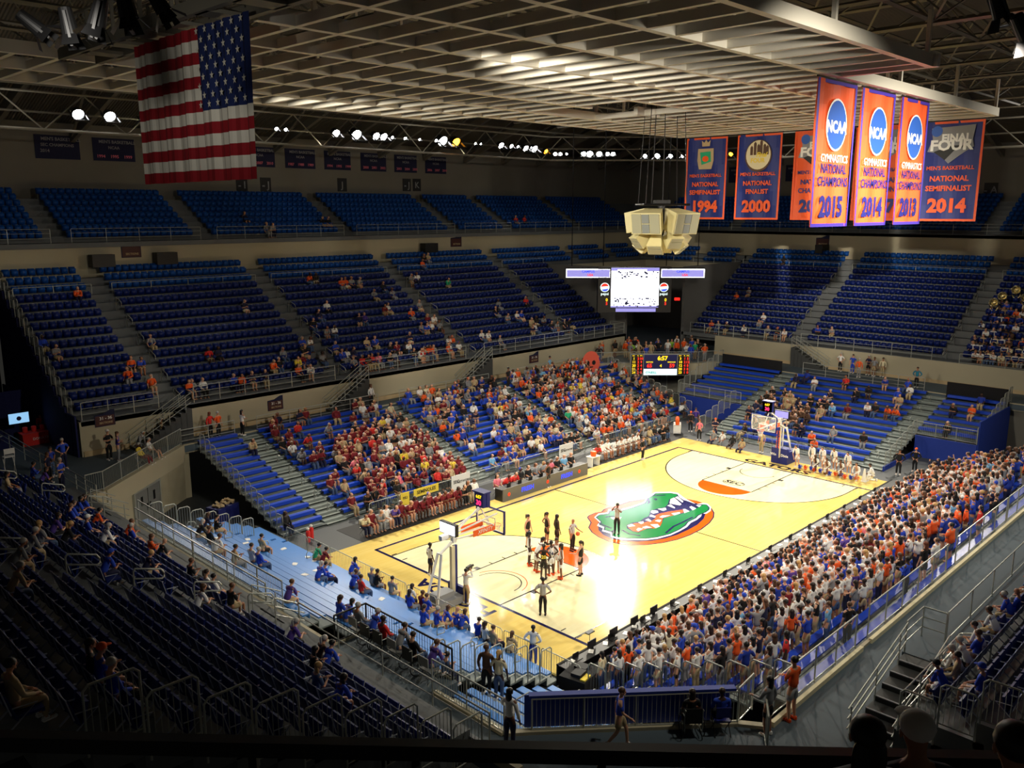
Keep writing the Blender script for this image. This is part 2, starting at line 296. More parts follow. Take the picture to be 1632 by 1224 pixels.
for s_ in (0, 1):
    X = (lambda x: x) if s_ == 0 else (lambda x: CL-x)
    for yy in (-5.79, -9.45):
        strip([(X(0), yy), (X(5.79), yy)], .08, .036, mb)
        sg = 1 if yy > yc else -1
        for xx, ww in ((2.15, .3), (3.1, .06), (4.05, .06), (4.95, .06)): strip([(X(xx), yy+sg*.02), (X(xx), yy+sg*.25)], ww, .036, mb)
    strip([(X(5.79), -5.79), (X(5.79), -9.45)], .06, .036, mb)
    strip([(X(x), y) for x, y in arc(bx, yc, 1.22, 90, -90, 20)], .05, .036, mb)
    for yy in (-1.2, -2.1, -13.1, -14): strip([(X(.15), yy), (X(.45), yy)], .06, .036, mb)
mb.build('court_lines', 'court_line', court)
mb = MB(); strip([(0, -.0), (CL, 0), (CL, -CW), (0, -CW)], .16, .037, mb, True); mb.build('boundary_line', 'court_navy', court)
flat('free_throw_semicircle', [arc(5.79, yc, 1.83, 90, -90, 30)], 'court_orange', .0345); flat('free_throw_semicircle', [[(CL-x, y) for x, y in reversed(arc(5.79, yc, 1.83, 90, -90, 30))]], 'court_orange', .0345)
mb = MB(); strip(arc(bx, yc, 1.5, 80, -80, 20), .04, .036, mb); mb.build('restricted_arc', 'court_orange', court)
for k, m_, z in (('outline_w', None, 0), ('ring', 'court_orange', .034), ('inner', 'court_navy', .0365), ('outline', 'court_white', .039), ('green', 'gator_green', .0415), ('mouth', 'court_navy', .0435), ('tongue', 'court_orange', .0455), ('eye', 'court_white', .044), ('nostril', 'court_navy', .044)):
    if k in LOGO: flat('emblem_'+k, [LOGO[k]], m_, z)
mb = MB(); strip(LOGO['ring'], .07, .0372, mb, True); mb.build('emblem_rim', 'court_navy', court)
mb = MB()
for k in LOGO:
    if k.startswith('crease'): strip(LOGO[k], .13, .0438, mb)
strip(LOGO['green'], .07, .0437, mb, True); mb.build('emblem_creases', 'court_navy', court)
flat('emblem_teeth', [LOGO[k] for k in LOGO if k.startswith('tooth')], 'court_white', .0475)
text('court_lettering', 'GATORS', .98, 'court_line', frame((29.28, -7.8, .032), (0, -1, 0), (1, 0, 0)), court, bold=.04, sx=1.3, extrude=.002)
text('court_lettering', 'FLORIDA', 1.1, 'court_navy', frame((-.85, -7.3, .032), (0, 1, 0), (-1, 0, 0)), court, bold=.03, sx=1.15, extrude=.002)
for s_ in (0, 1):
    X = (lambda x: x) if s_ == 0 else (lambda x: CL-x)
    d = 1 if s_ else -1
    mb = MB(); c0 = (X(4.85), yc); strip([(c0[0]+.5*math.cos(a*.3142), c0[1]+.75*math.sin(a*.3142)) for a in range(20)], .05, .036, mb, True); e = mb.build('conference_emblem', 'court_line', court)
    text('court_lettering', 'SEC', .75, 'court_line', frame((c0[0], c0[1], .034), (0, -d, 0), (d, 0, 0)), court, bold=.03, extrude=.002)

# ---------------------------------------------------------------- concourse, walls, tiers
ZC = 3.5
struct('floor_concourse', MB().prism([(-11.5, 9), (-10.3, 9.4), (-3.5, 15.1), (37.2, 15.1), (39.6, 13.0), (44.2, 8.4), (46, 7.6), (46, -25.4), (80, -25.4), (80, 50), (44, 50), (44, 17.2), (-8.7, 17.2), (-8.7, 32), (-40, 32), (-40, 9)], ZC-.4, ZC)
       .prism([(-11.7, 9.1), (-11.7, -29), (48, -29), (48, -25.4), (-5.2, -25.4), (-5.6, -24.8), (-10.0, -20.9), (-10.6, -20.4), (-10.6, -17.4), (-9.65, -17.4), (-9.65, -12.7), (-11.05, -12.7), (-11.05, 3.3), (-11.35, 9.1)], ZC-.401, ZC-.001), 'conc_deck')
# fascia under the concourse edges, kerbs
def wallpoly(mb, pts, z0, z1, t=.15, mi=0):
    for a, b in zip(pts, pts[1:]):
        mb.bar(Vector((a[0], a[1], (z0+z1)/2)), Vector((b[0], b[1], (z0+z1)/2)), t, z1-z0, mi)
mb = MB()
wallpoly(mb, [(-11.3, 9.2), (-10.3, 9.4), (-3.5, 15.1)], 2.55, 3.62, .35); wallpoly(mb, [(37.2, 15.2), (39.6, 13.0), (44.2, 8.4), (46.2, 7.6)], 2.5, 3.62, .35)
wallpoly(mb, [(-3.3, 15.3), (37.2, 15.4)], 3.0, 3.56, .2); wallpoly(mb, [(46.2, 7.6), (46.2, -22)], 3.0, 3.56, .2)
wallpoly(mb, [(-11.6, 9), (-11.6, -22)], ZC, ZC+.28, .2)
wallpoly(mb, [(-11.1, 8.9), (-11.1, -12.7), (-9.7, -12.7), (-9.7, -17.2)], 3.1, 3.58, .12); wallpoly(mb, [(-5.2, -25.5), (44, -25.5)], 3.2, 3.6, .12)
wallpoly(mb, [(-10.6, -17.4), (-10.6, -20.4), (-10.0, -20.9), (-5.6, -24.8), (-5.2, -25.4)], 2.4, 3.6, .2)
struct('trim_1', mb, 'beige_wall')
mb = MB(); wallpoly(mb, [(37.6, 14.9), (40.5, 17.4), (48.5, 9.5), (46.5, 7.2)], 0, 3.1, .3)
wallpoly(mb, [(50.5, -17.9), (46.5, -17.9), (46.5, -25)], 0, 3.1, .3)
struct('wall_lower', mb, 'upper_wall')
mb = MB(); wallpoly(mb, [(-11.15, -9), (-11.2, 9.5), (-3.3, 15.6), (-2.9, 15.6)], 0, 3.1, .2); struct('wall_corner_left', mb, 'beige_wall')
# two pairs of doors under the corner bridges
def doors(n, a, b, lab):
    a = Vector((*a, 0)); b = Vector((*b, 0)); d = (b-a).normalized(); nn = Vector((d.y, -d.x, 0)); L = (b-a).length
    dr = empty('door_%d' % n, tuple((a+b)/2), math.atan2(d.y, d.x)); dr['kind'] = 'structure'; dr['label'] = lab
    for s_ in (-1, 1):
        o = MB().box(-.62, .62, -.05, .05, 0, 2.2).build('door_leaf', 'grey', dr, loc=(s_*.66, 0, 0))
        MB().box(-.05, .05, -.1, .1, .9, 1.3).build('door_handle', 'black', o, loc=(-s_*.5, 0, 0)); MB().box(-.1, .1, -.07, .07, 1.3, 1.85).build('door_window', 'black', o)
    MB().box(-1.4, 1.4, -.08, .08, 2.2, 2.34).box(-1.42, -1.3, -.08, .08, 0, 2.2).box(1.3, 1.42, -.08, .08, 0, 2.2).build('door_frame', 'rail', dr)
doors(1, (-7.9, 11.85), (-5.75, 13.5), 'grey double doors under the near left corner bridge')
doors(2, (43.0, 14.7), (45.4, 12.3), 'grey double doors under the far corner bridge')

NR, NRUN, NRISE = 15, .82, .53
NY0, NZ0 = 18.2, 5.7
EX0, EZ0 = 51.7, 5.45
mb = MB()
mb.box(-8.7, 44.2, 17.0, 17.25, ZC, 5.62)                       # north wall
struct('wall_north', mb, 'beige_wall')
mb = MB().box(50.5, 50.75, -44, 10.5, ZC, 5.4); struct('wall_east', mb, 'beige_wall')
struct('baseboard_north', MB().box(-8.6, 44.1, 16.93, 17.0, ZC, ZC+.32), 'cl_tan'); struct('baseboard_east', MB().box(50.43, 50.5, -40, 10.5, ZC, ZC+.3), 'cl_tan')
# tier profiles (concrete steps)
def tier(name, n, a0, z0, run, rise, b0, b1, axis, sgn=1, front=None, holes=(), m_='conc_tier'):
    mb = MB()
    if front is not None:
        x0, x1 = sorted((front, a0)); 
        if axis == 'y': mb.box(b0, b1, x0, x1, z0-.35, z0)
        else: mb.box(x0, x1, b0, b1, z0-.35, z0)
    for k in range(n):
        c0 = a0+sgn*run*k; c1 = c0+sgn*(run+.25); x0, x1 = sorted((c0, c1)); z = z0+rise*k
        if axis == 'y': mb.box(b0, b1, x0, x1, z-rise-.2, z)
        else: mb.box(x0, x1, b0, b1, z-rise-.2, z)
    return struct(name, mb, m_)
tier('floor_north', NR, NY0-.4, NZ0, NRUN, NRISE, -8.6, 44, 'y', 1, 17.0)
tier('floor_east', NR, EX0-.4, EZ0, NRUN, NRISE, -46, 14.6, 'x', 1, 50.6)
# light blue top rows carry on round the far corner
tier('floor_corner', 3, NY0-.4+12*NRUN, NZ0+12*NRISE, NRUN, NRISE, 43.8, 62.5, 'y', 1); tier('floor_corner_east', 3, EX0-.4+12*NRUN, EZ0+12*NRISE, NRUN, NRISE, 14.4, 28.5, 'x', 1)
WX0, WZ0, WRUN, WRISE, WN = -13.0, 4.1, .93, .515, 14
tier('floor_west', WN, WX0+.45, WZ0, WRUN, WRISE, -20.2, 9.5, 'x', -1, -11.7)
SY0, SZ0 = -29.1, 4.6
tier('floor_south', 12, SY0+.45, SZ0, WRUN, WRISE, -1.2-3.2, 60, 'y', -1, None)
struct('floor_landing', MB().box(-.15, 13.2, -28.7, -27.25, ZC+.001, SZ0).box(16.5, 48, -28.7, -27.25, ZC+.001, SZ0), 'conc_deck')
# walls behind the lower stands and the upper deck ring
UY0, UX0, UZ0, URUN, URISE, UN = 31.6, 66.2, 15.6, .82, .45, 8
struct('wall_upper_north', MB().box(-40, 66, 30.55, 30.8, 12.6, 15.55), 'beige_wall')
struct('wall_upper_east', MB().box(64.7, 65.0, -50, 30.8, 12.4, 15.55), 'beige_wall')
mb = MB()
for k in range(UN):
    y0 = UY0-.4+URUN*k; x0 = UX0-.4+URUN*k; z = UZ0+URISE*k
    mb.box(-30, x0+URUN, y0, y0+URUN+.2, z-URISE-.2, z); mb.box(x0, x0+URUN+.2, -55, y0, z-URISE-.2, z)
mb.box(-40, 66, 30.3, 31.3, UZ0-.35, UZ0).box(64.7, 65.9, -55, 31, UZ0-.35, UZ0)
struct('floor_upper', mb, 'conc_tier')
struct('wall_back_north', MB().box(-45, 74, 38.7, 39.1, 14, 24.6), 'upper_wall'); struct('wall_back_east', MB().box(73.0, 73.4, -60, 39, 14, 24.6), 'upper_wall')
mb = MB().box(44.2, 66, 30.2, 30.5, ZC, 12.6).box(64.3, 64.6, 14.6, 30.5, ZC, 12.6).box(44.0, 44.3, 17, 30.4, ZC, 12.2).box(50.6, 64.5, 14.4, 14.7, ZC, 12.2)
struct('wall_corner', mb, 'dark_wall')
struct('wall_corner_band', MB().box(44.2, 65, 26.9, 27.3, 11.2, 12.0).box(60.9, 61.3, 14.5, 27.2, 11.2, 12.0), 'beige_wall')
mb = MB(); wallpoly(mb, [(-8.85, 17.1), (-8.85, 31)], ZC, 6.0, .1)
tt = []
for k in range(NR+1): tt.append((NY0-.4+NRUN*k, NZ0+NRISE*k))
for (ya, za) in tt[:-1]: mb.box(-8.92, -8.78, ya, ya+NRUN, ZC, za+.05)
struct('wall_stand_end', mb, 'curtain')
cur = MB(); n = 60
for i in range(n):
    x = -8.95-i*.35; wv_ = .12 if i % 2 else 0
    cur.face([(x, 25+wv_, ZC), (x-.35, 25+.12-wv_, ZC), (x-.35, 25+.12-wv_, 6.55), (x, 25+wv_, 5.9)]) if i == 0 else cur.face([(x, 25+wv_, ZC), (x-.35, 25+.12-wv_, ZC), (x-.35, 25+.12-wv_, 6.55), (x, 25+wv_, 6.55)])
tagit(cur.build('curtain', 'curtain'), 'navy pleated curtain hung behind the red table at left', 'curtain')
struct('wall_back_west', MB().box(-40, -8.8, 31.5, 31.8, ZC, 15.5), 'black_cloth')
# roof: sloping corrugated sheets over the stands, high flat roof over the court
mb = MB()
mb.face([(-60, 41, 24), (80, 41, 24), (80, 22, 30.5), (-60, 22, 30.5)]); mb.face([(75, 41, 24), (75, -60, 24), (54, -60, 30.5), (54, 41, 30.5)])
mb.face([(-60, 22.2, 30.4), (80, 22.2, 30.4), (80, -60, 30.4), (-60, -60, 30.4)])
struct('ceiling', mb, 'roof_sheet')
mb = MB()
for x in range(-54, 76, 6): mb.bar((x, 38.7, 23.5), (x+1.2, 23, 29.6), .35, .7); mb.bar((x, 38.7, 23.5), (x-3, 23, 29.4), .18)
for y in range(-56, 38, 6): mb.bar((73, y, 23.5), (55, y, 29.6), .35, .7)
struct('trim_2', mb, 'truss_grey')
# ---------------------------------------------------------------- white ceiling grid hung over the court
gz = 22.95
grid = empty('ceiling_grid', (0, 0, gz), 0, 'white slatted steel grid hanging under the roof over the court', 'ceiling grid')
ybe = [-23.6, -20.2, -16.8, -13.4, -10.0, -6.6, -3.2, .2, 3.6]
hole = (9.4, 13.2, -10.0, -3.2)
for y in ybe:
    x1 = 27.6 if -20.5 < y < .5 else 7.9
    segs = [(-30 if y > -5 else -13.1, x1)]
    mb = MB()
    for a, b in segs:
        if y == -6.6: mb.box(a, hole[0], y-.13, y+.13, -.004, .42).box(hole[1], b, y-.13, y+.13, -.004, .42)
        else: mb.box(a, b, y-.13, y+.13, -.004, .42)
    mb.build('main_beam', 'grid_white', grid)
xs = [-29.0+1.43*i for i in range(41)]
for x in xs:
    if x > 27.7: break
    y0, y1 = (-23.6, 3.6) if x < 7.95 else (-20.2, .2)
    if x < -13.0: y0 = -3.3
    mb = MB()
    if hole[0] < x < hole[1]: mb.box(x-.09, x+.09, y0, -10.0, 0, .28).box(x-.09, x+.09, -3.2, y1, 0, .28)
    else: mb.box(x-.09, x+.09, y0, y1, 0, .28)
    mb.build('slat', 'grid_white', grid)
MB().box(27.5, 27.75, -20.3, .3, -.01, .42).box(7.8, 8.0, -23.9, -20.2, -.01, .42).box(7.8, 8.0, 0, 3.7, -.01, .42).build('end_beam', 'grid_white', grid)
mb = MB()
for x in (-18, -9, 0, 7.5, 14, 21, 27.4):
    for y in (ybe if x < 8 else ybe[1:-1]): mb.box(x-.07, x+.07, y-.07, y+.07, .3, 1.9 if x > 7 else 6)
mb.build('hanger', 'grid_white', grid)
# roof space frame above the grid
mb = MB(); rr = random.Random(3)
for x in range(-36, 60, 6):
    mb.tube([(x, -50, 28.8), (x, 24, 28.8)], .11, 4)
for y in range(-48, 25, 6):
    mb.tube([(-40, y, 28.9), (60, y, 28.9)], .11, 4); mb.tube([(-37, y+3, 25.9), (57, y+3, 25.9)], .1, 4)
for x in range(-36, 54, 6):
    mb.tube([(x+3, -46, 25.8), (x+3, 22, 25.8)], .1, 4)
    for y in range(-48, 20, 6):
        for dx, dy in ((0, 0), (6, 0), (6, 6), (0, 6)): mb.tube([(x+3, y+3, 25.9), (x+dx, y+dy, 28.8)], .055, 3)
struct('trim_3', mb, 'truss_grey')

# ---------------------------------------------------------------- light truss with floodlights
TY, TZ = 25.6, 22.95
path = [(-40, TY), (42, TY), (54, 13.5), (54, -45)]
mb = MB()
def along(path, step):
    out = []; rem = 0
    for a, b in zip(path, path[1:]):
        a = Vector(a); b = Vector(b); L = (b-a).length; s = rem
        while s < L: out.append((a+(b-a)*s/L, (b-a).normalized())); s += step
        rem = s-L
    return out
for z, r_ in ((TZ, .1), (TZ+2.3, .08)): mb.tube([(x, y, z) for x, y in path], r_, 6)
mb.tube([(x+1.4 if x > 45 else x, y+1.4, TZ+1.2) for x, y in path], .07, 5)
pp = along(path, 2.6)
for i in range(len(pp)-1):
    a, b = pp[i][0], pp[i+1][0]
    za, zb = (TZ, TZ+2.3) if i % 2 else (TZ+2.3, TZ)
    mb.tube([(a.x, a.y, za), (b.x, b.y, zb)], .05, 4)
struct('trim_4', mb, 'truss_grey')
def proto_lamp(name, lens, lit=True):
    t = empty(name, (0, 0, 0)); mb = MB()
    mb.lathe((0, 0, 0), [(.12, -.42), (.2, -.3), (.27, 0), (.29, 0.02), (.27, .03), (.25, 0)], 12); mb.box(-.34, -.3, -.04, .04, -.25, .55).box(.3, .34, -.04, .04, -.25, .55).box(-.34, .34, -.04, .04, .5, .55)
    me = mb.mesh('housing', 'black'); me.transform(Matrix.Rotation(R(125), 4, 'X')); link('housing', me, t)
    me2 = MB().lathe((0, 0, -.02), [(.24, 0), (.24, .02)], 10).mesh('lens', lens); me2.transform(Matrix.Rotation(R(125), 4, 'X')); link('lens', me2, t)
    return t
def dup(root, loc, rz=0, label=None, group=None, scale=1):
    r = root.copy(); col.objects.link(r); r.location = loc; r.rotation_euler = (0, 0, rz); r.scale = (scale,)*3
    if label: r['label'] = label
    if group: r['group'] = group
    for ch in root.children:
        c = ch.copy(); col.objects.link(c); c.parent = r
        for g2 in ch.children:
            d = g2.copy(); col.objects.link(d); d.parent = c
    return r
HANG = iter([(37.82,25.1,23.511),(39.092,25.1,23.568),(42.195,25.1,23.709),(46.568,29.008,23.916),(42.971,25.1,23.744),(46.84,28.518,23.907),(43.953,25.1,23.789),(47.184,27.913,23.896),(46.684,25.1,23.912),(48.139,26.318,23.868),(47.724,25.1,23.96),(48.503,25.741,23.859),(49.316,25.1,24.032),(49.061,24.889,23.847),(50.726,25.1,24.096),(49.554,24.164,23.837),(51.72,25.1,24.141),(49.902,23.669,23.831),(40.764,25.1,23.736),(53.5,22.07,23.688),(53.5,20.412,23.619),(53.5,18.714,23.548),(53.5,17.213,23.485),(53.5,11.469,23.429),(-20.806,-19.772,20.892),(-20.373,-20.205,20.912),(-20.418,-21.637,20.827),(-20.117,-21.899,20.975),(-19.78,-22.231,21.012),(-7.416,-30.235,21.639),(-8.333,-30.93,21.041),(14.337,38.65,20.049),(16.761,38.65,20.094),(25.295,38.65,20.256),(33.542,38.65,20.412),(34.922,38.65,20.438),(72.95,57.975,20.855),(72.95,41.043,20.597),(72.95,-7.181,19.864),(0.61,30.52,14.996),(33.286,30.52,14.845),(-7.236,16.97,5.634),(4.185,16.97,4.729),(30.467,16.97,4.777),(64.67,6.436,14.658),(40.85,13.569,10.707),(40.917,10.45,3.629)])   # measured fixing points in metres, in building order
def hang(): return Vector(next(HANG))
lw = proto_lamp('floodlight', 'lamp_white'); la = proto_lamp('floodlight', 'lamp_amber')
for t_, c_ in ((lw, 'white'), (la, 'amber')): tagit(t_, c_, 'floodlight', 'floodlights on the light truss')
LW = [(-4.2, 1), (-2.2, 1), (.1, .8), (1.0, .8), (3.1, .7), (10.2, .7), (11, .6), (15.6, .9), (17.6, 1.2), (19.6, .9), (20.4, .9), (21.3, .6), (22.7, .6), (24.3, .5), (26.2, .6), (27.0, 1.3), (31.0, .5), (31.7, .4), (34.4, 1.3), (35.8, .9),
      (36.7, .6), (37.7, .6), (38.6, .4)]
corner = []
for px_, s_ in ((838, 1.3), (852, 1.5), (885, .9), (893, .8), (903, .5), (930, 1.2), (940, 1.5), (955, 1.3), (968, 1), (977, 1)): corner.append((px_, s_))
lamps = [(Vector((x, TY-.5, TZ+1.05)), s_, 0, lw) for x, s_ in LW]
lamps += [(Vector((x, TY-.5, TZ+1.05)), 1.2, 0, la) for x in (28.6,)]
for px_, s_ in corner:
    p = hang(); lamps.append((Vector((min(p.x, 60), p.y, TZ+.95)), s_, 0, lw)) if p.x < 42 else lamps.append((hang(), s_, R(-45), lw))
lamps.append((hang(), 1.1, 0, la))
for px_, s_ in ((1028, 1.2), (1048, 1.4), (1069, 1.1), (1088, .8)): lamps.append((hang(), s_, R(-90), lw))
lamps.append((hang(), 1.0, R(-90), la))
first = {}
lamps = [(a, b*1.45 if b > .75 and a.x < 30 else b*.95, c, d) for a, b, c, d in lamps]
lamps.sort(key=lambda q: (q[0].y-q[0].x))
lamps = lamps[::-1]
nw = na = 0
for p, s_, rz, src in lamps:
    am = src is la
    if am: na += 1; lb = 'amber lit floodlight on the truss, %s amber one from the left' % ORD[na-1]
    else: nw += 1; lb = 'white lit floodlight on the truss, %s white one from the left' % ordn(nw-1)
    if src not in first: first[src] = 1; src.location = p; src.rotation_euler = (0, 0, rz); src.scale = (s_,)*3; src['label'] = lb
    else: dup(src, p, rz, lb, None, s_)
# unlit black stage lamps close to the viewer
def stage_lamp(p, s_, lab, tilt, lit=False):
    t = empty('stage_lamp', p, R(40), lab, 'stage lamp'); t.scale = (s_*.8,)*3; t.rotation_euler = (R(tilt), 0, R(60))
    MB().lathe((0, 0, -.3), [(.08, -.02), (.15, .0), (.17, .25), (.2, .62), (.22, .62), (.17, .6)], 14).build('housing', 'black', t)
    mb = MB()
    for a in range(4):
        an = a*math.pi/2; c_, s2 = math.cos(an), math.sin(an)
        mb.face([(c_*.19-s2*.15, s2*.19+c_*.15, .32), (c_*.19+s2*.15, s2*.19-c_*.15, .32), (c_*.4+s2*.2, s2*.4-c_*.2, .58), (c_*.4-s2*.2, s2*.4+c_*.2, .58)])
    mb.build('barn_doors', 'black', t)
    MB().box(-.26, -.22, -.03, .03, -.2, .6).box(.22, .26, -.03, .03, -.2, .6).box(-.26, .26, -.03, .03, .56, .6).build('yoke', 'black', t)
    if lit: MB().lathe((0, 0, .28), [(.15, 0), (.15, .02)], 10).build('lens', 'lamp_white', t)
for i, (px_, py_, dd, s_, tl) in enumerate([(48, 36, 14, .8, 130), (108, 34, 14, .85, 172), (158, 20, 13, .85, 196), (200, 4, 13, .9, 172), (250, 0, 13, .8, 150)]):
    stage_lamp(hang(), s_, 'unlit black stage lamp with barn doors, %s from the upper left corner' % ORD[i], tl)
for i, (px_, py_, dd, s_, tl) in enumerate([(1590, 8, 16, .9, 150), (1628, 42, 15, .9, 140)]):
    stage_lamp(hang(), s_, ['black stage lamp at the top edge near the upper right corner', 'black stage lamp with a lit rim at the right edge'][i], tl, True)
mb = MB()
mb.box(-14.9, -14.7, -40, -3.6, 22.85, 23.2).box(-13.7, -13.5, -40, -3.6, 22.85, 23.2)
for y in range(-40, -4, 2): mb.box(-14.8, -13.6, y, y+.7, 22.85, 22.95); mb.box(-14.8, -14.7, y, y+.06, 23.1, 24.1); mb.box(-13.7, -13.6, y, y+.06, 23.1, 24.1)
mb.box(-14.85, -14.75, -40, -3.6, 24.05, 24.12).box(-13.65, -13.55, -40, -3.6, 24.05, 24.12)
catw = tagit(mb.build('catwalk', 'truss_grey'), 'dark steel catwalk above the national flag', 'catwalk')
mb = MB()
for z in (20.9, 22.2): mb.tube([(-34, -21, z), (-12, -46, z)], .06, 5)
# ---------------------------------------------------------------- national flag
fx, fy0, fy1, fz0, fz1 = -14.2, -8.07, -15.02, 18.7, 22.79
fl = empty('national_flag', (fx, (fy0+fy1)/2, fz1), 0, 'large red, white and blue national flag with stars and stripes hanging from the catwalk', 'flag')
def cloth(y0, y1, z0, z1, off=0, n=None):
    n = n or max(2, int(abs(y1-y0)/.12)); mb = MB()
    for i in range(n):
        a = y0+(y1-y0)*i/n; b = y0+(y1-y0)*(i+1)/n
        f = lambda y, z: fx+.05*math.sin(y*5.1)*(1.2-(z-fz0)/6)+.03*math.sin(y*13+2)+off
        za = [z0+(z1-z0)*k/2 for k in range(3)]
        for k in range(2): mb.face([(f(a, za[k]), a, za[k]), (f(b, za[k]), b, za[k]), (f(b, za[k+1]), b, za[k+1]), (f(a, za[k+1]), a, za[k+1])])
    for i in range(len(mb.v)): x, y, z = mb.v[i]; mb.v[i] = (x-fx, y-(fy0+fy1)/2, z-fz1)
    return mb
hh = (fz1-fz0)/13; yu = fy1+(fy0-fy1)*.42
for k in range(13):
    z1 = fz1-k*hh; cloth(fy0, fy1 if k >= 7 else yu, z1-hh, z1).build(*(('red_stripe', 'flag_red') if k % 2 == 0 else ('white_stripe', 'flag_white')), fl, True)
cloth(yu, fy1, fz1-7*hh, fz1).build('canton', 'flag_blue', fl, True)
mb = MB()
for r_ in range(9):
    for c_ in range(6 if r_ % 2 == 0 else 5):
        yy = yu+(fy1-yu)*((c_+(.5 if r_ % 2 == 0 else 1))/6); zz = fz1-7*hh*((r_+.6)/9.2)
        pts = [(-.1, yy-(fy0+fy1)/2+(.11 if q % 2 == 0 else .045)*math.sin(q*math.pi/5), zz-fz1+(.11 if q % 2 == 0 else .045)*math.cos(q*math.pi/5)) for q in range(10)]; mb.face(pts)
mb.build('stars', 'flag_white', fl)

# ---------------------------------------------------------------- hanging banners
def banner(name, org, right, w_, h_, body, trim, lines, lab, grp, emblem=None, wave=.05, lc='ban_orange', yc_='ban_orange'):
    rt = Vector(right); t = empty(name, org, 0, lab, 'banner', grp); nrm = rt.cross(Vector((0, 0, 1)))
    mb = MB(); n = 14
    def P(u, z): return rt*u+Vector((0, 0, z))+nrm*(wave*math.sin(u*4+z*.8))
    for i in range(n):
        for j in range(6): mb.face([P(w_*i/n, -h_*(j+1)/6), P(w_*(i+1)/n, -h_*(j+1)/6), P(w_*(i+1)/n, -h_*j/6), P(w_*i/n, -h_*j/6)])
    mb.build('cloth', body, t, True)
    mb = MB(); B = .13
    for a, b in (((0, 0), (B, h_)), ((w_-B, 0), (w_, h_))): mb.face([P(a[0], -b[1])+nrm*.03, P(b[0], -b[1])+nrm*.03, P(b[0], 0)+nrm*.03, P(a[0], 0)+nrm*.03])
    for z0 in (0, -h_+B): mb.face([P(0, z0-B)+nrm*.03, P(w_, z0-B)+nrm*.03, P(w_, z0)+nrm*.03, P(0, z0)+nrm*.03])
    mb.build('border', trim, t)
    M0 = lambda u, z: frame(rt*u+Vector((0, 0, z))+nrm*.09, rt, (0, 0, 1))
    for s_, sz, z, m_, bold, sx in lines:
        text('lettering', s_, sz, m_, M0(w_/2, z), t, bold=bold, sx=sx, extrude=.003)
    MB().obox((0, 0, 0), (w_+.1, .06, .06), None).build('pole', 'black', t, loc=rt*w_/2+Vector((0, 0, .05)), rz=math.atan2(rt.y, rt.x))
    if emblem: emblem(t, M0)
    return t
def disc(mb, cx, cy, rx, ry, z, mi=0, n=28): mb.face([(cx+rx*math.cos(2*math.pi*i/n), cy+ry*math.sin(2*math.pi*i/n), z) for i in range(n)], mi)
def em_oval(t, M0):
    mb = MB(); disc(mb, 0, 0, .92, 1.0, 0, 0); disc(mb, 0, 0, .84, .93, .008, 1); me = mb.mesh('oval_emblem', ['white', 'cl_sky']); me.transform(M0(1.68, -1.65)); link('oval_emblem', me, t)
    text('lettering', 'NCAA', .62, 'white', M0(1.68, -1.75) @ Matrix.Translation((0, 0, .02)), t, bold=.04, extrude=.003, sx=1.0)
MT['cl_sky2'] = mat('oval_blue', (40, 90, 180), .5)
def em_oval2(t, M0):
    mb = MB(); disc(mb, 0, 0, .92, 1.0, 0, 0); disc(mb, 0, 0, .84, .93, .008, 1); me = mb.mesh('oval_emblem', ['white', 'oval_blue']); me.transform(M0(1.68, -1.65)); link('oval_emblem', me, t)
    text('lettering', 'NCAA', .62, 'white', M0(1.68, -1.75) @ Matrix.Translation((0, 0, .02)), t, bold=.04, extrude=.003, sx=1.0)
BH = 5.6
for x0, w_, yr, od in ((6.62, 3.4, '2015', 'nearest'), (10.66, 3.35, '2014', 'middle'), (14.85, 3.25, '2013', 'farthest')):
    banner('championship_banner', (x0, -20.0, 22.85), (1, 0, 0), w_, BH, 'ban_orange', 'ban_trim',
           [('GYMNASTICS', .42, -2.95, 'court_white', .01, .95), ('NATIONAL', .5, -3.35, 'ban_text', .02, .9), ('CHAMPIONS', .5, -3.85, 'ban_text', .02, .95), (yr, 1.1, -4.85, 'ban_text', .045, .95)],
           'orange national champions banner dated %s, the %s of three over the student side' % (yr, od), None, em_oval2)
def em_crest(t, M0):
    mb = MB(); mb.face([(-.62, .6, 0), (.62, .6, 0), (.66, -.2, 0), (.5, -.8, 0), (-.5, -.8, 0), (-.66, -.2, 0)], 0); mb.face([(-.3, .75, 0), (-.35, 1.15, 0), (-.15, 1, 0), (0, 1.2, 0), (.15, 1, 0), (.35, 1.15, 0), (.3, .75, 0)], 0)
    mb.face([(-.45, .35, .01), (.4, .4, .01), (.45, -.3, .01), (-.3, -.5, .01)], 1); disc(mb, 0, -.1, .25, .2, .02, 2)
    me = mb.mesh('crest', ['cl_tan', 'cl_green', 'cl_orange']); me.transform(M0(1.6, -1.35)); link('crest', me, t)
def em_ball(t, M0):
    mb = MB(); disc(mb, 0, -.05, .98, 1.05, 0, 0); disc(mb, 0, 0, .9, .95, .008, 1)
    for i, (a, b) in enumerate(((-.6, .5), (-.35, .75), (-.1, .6), (.1, .85), (.35, .6), (.55, .5))): mb.face([(a, 0, .015), (a+.2, 0, .015), (a+.2, b, .015), (a+.1, b+.12, .015), (a, b, .015)], 0)
    me = mb.mesh('ball_emblem', ['hair_brown', 'cl_cream']); me.transform(M0(1.62, -1.35)); link('ball_emblem', me, t)
    text('lettering', 'Final', .42, 'cl_yellow', M0(1.85, -1.35) @ Matrix.Translation((0, 0, .02)), t, bold=.03, extrude=.003, shear=.3); text('lettering', 'FOUR', .4, 'cl_yellow', M0(1.6, -1.72) @ Matrix.Translation((0, 0, .02)), t, bold=.03, extrude=.003)
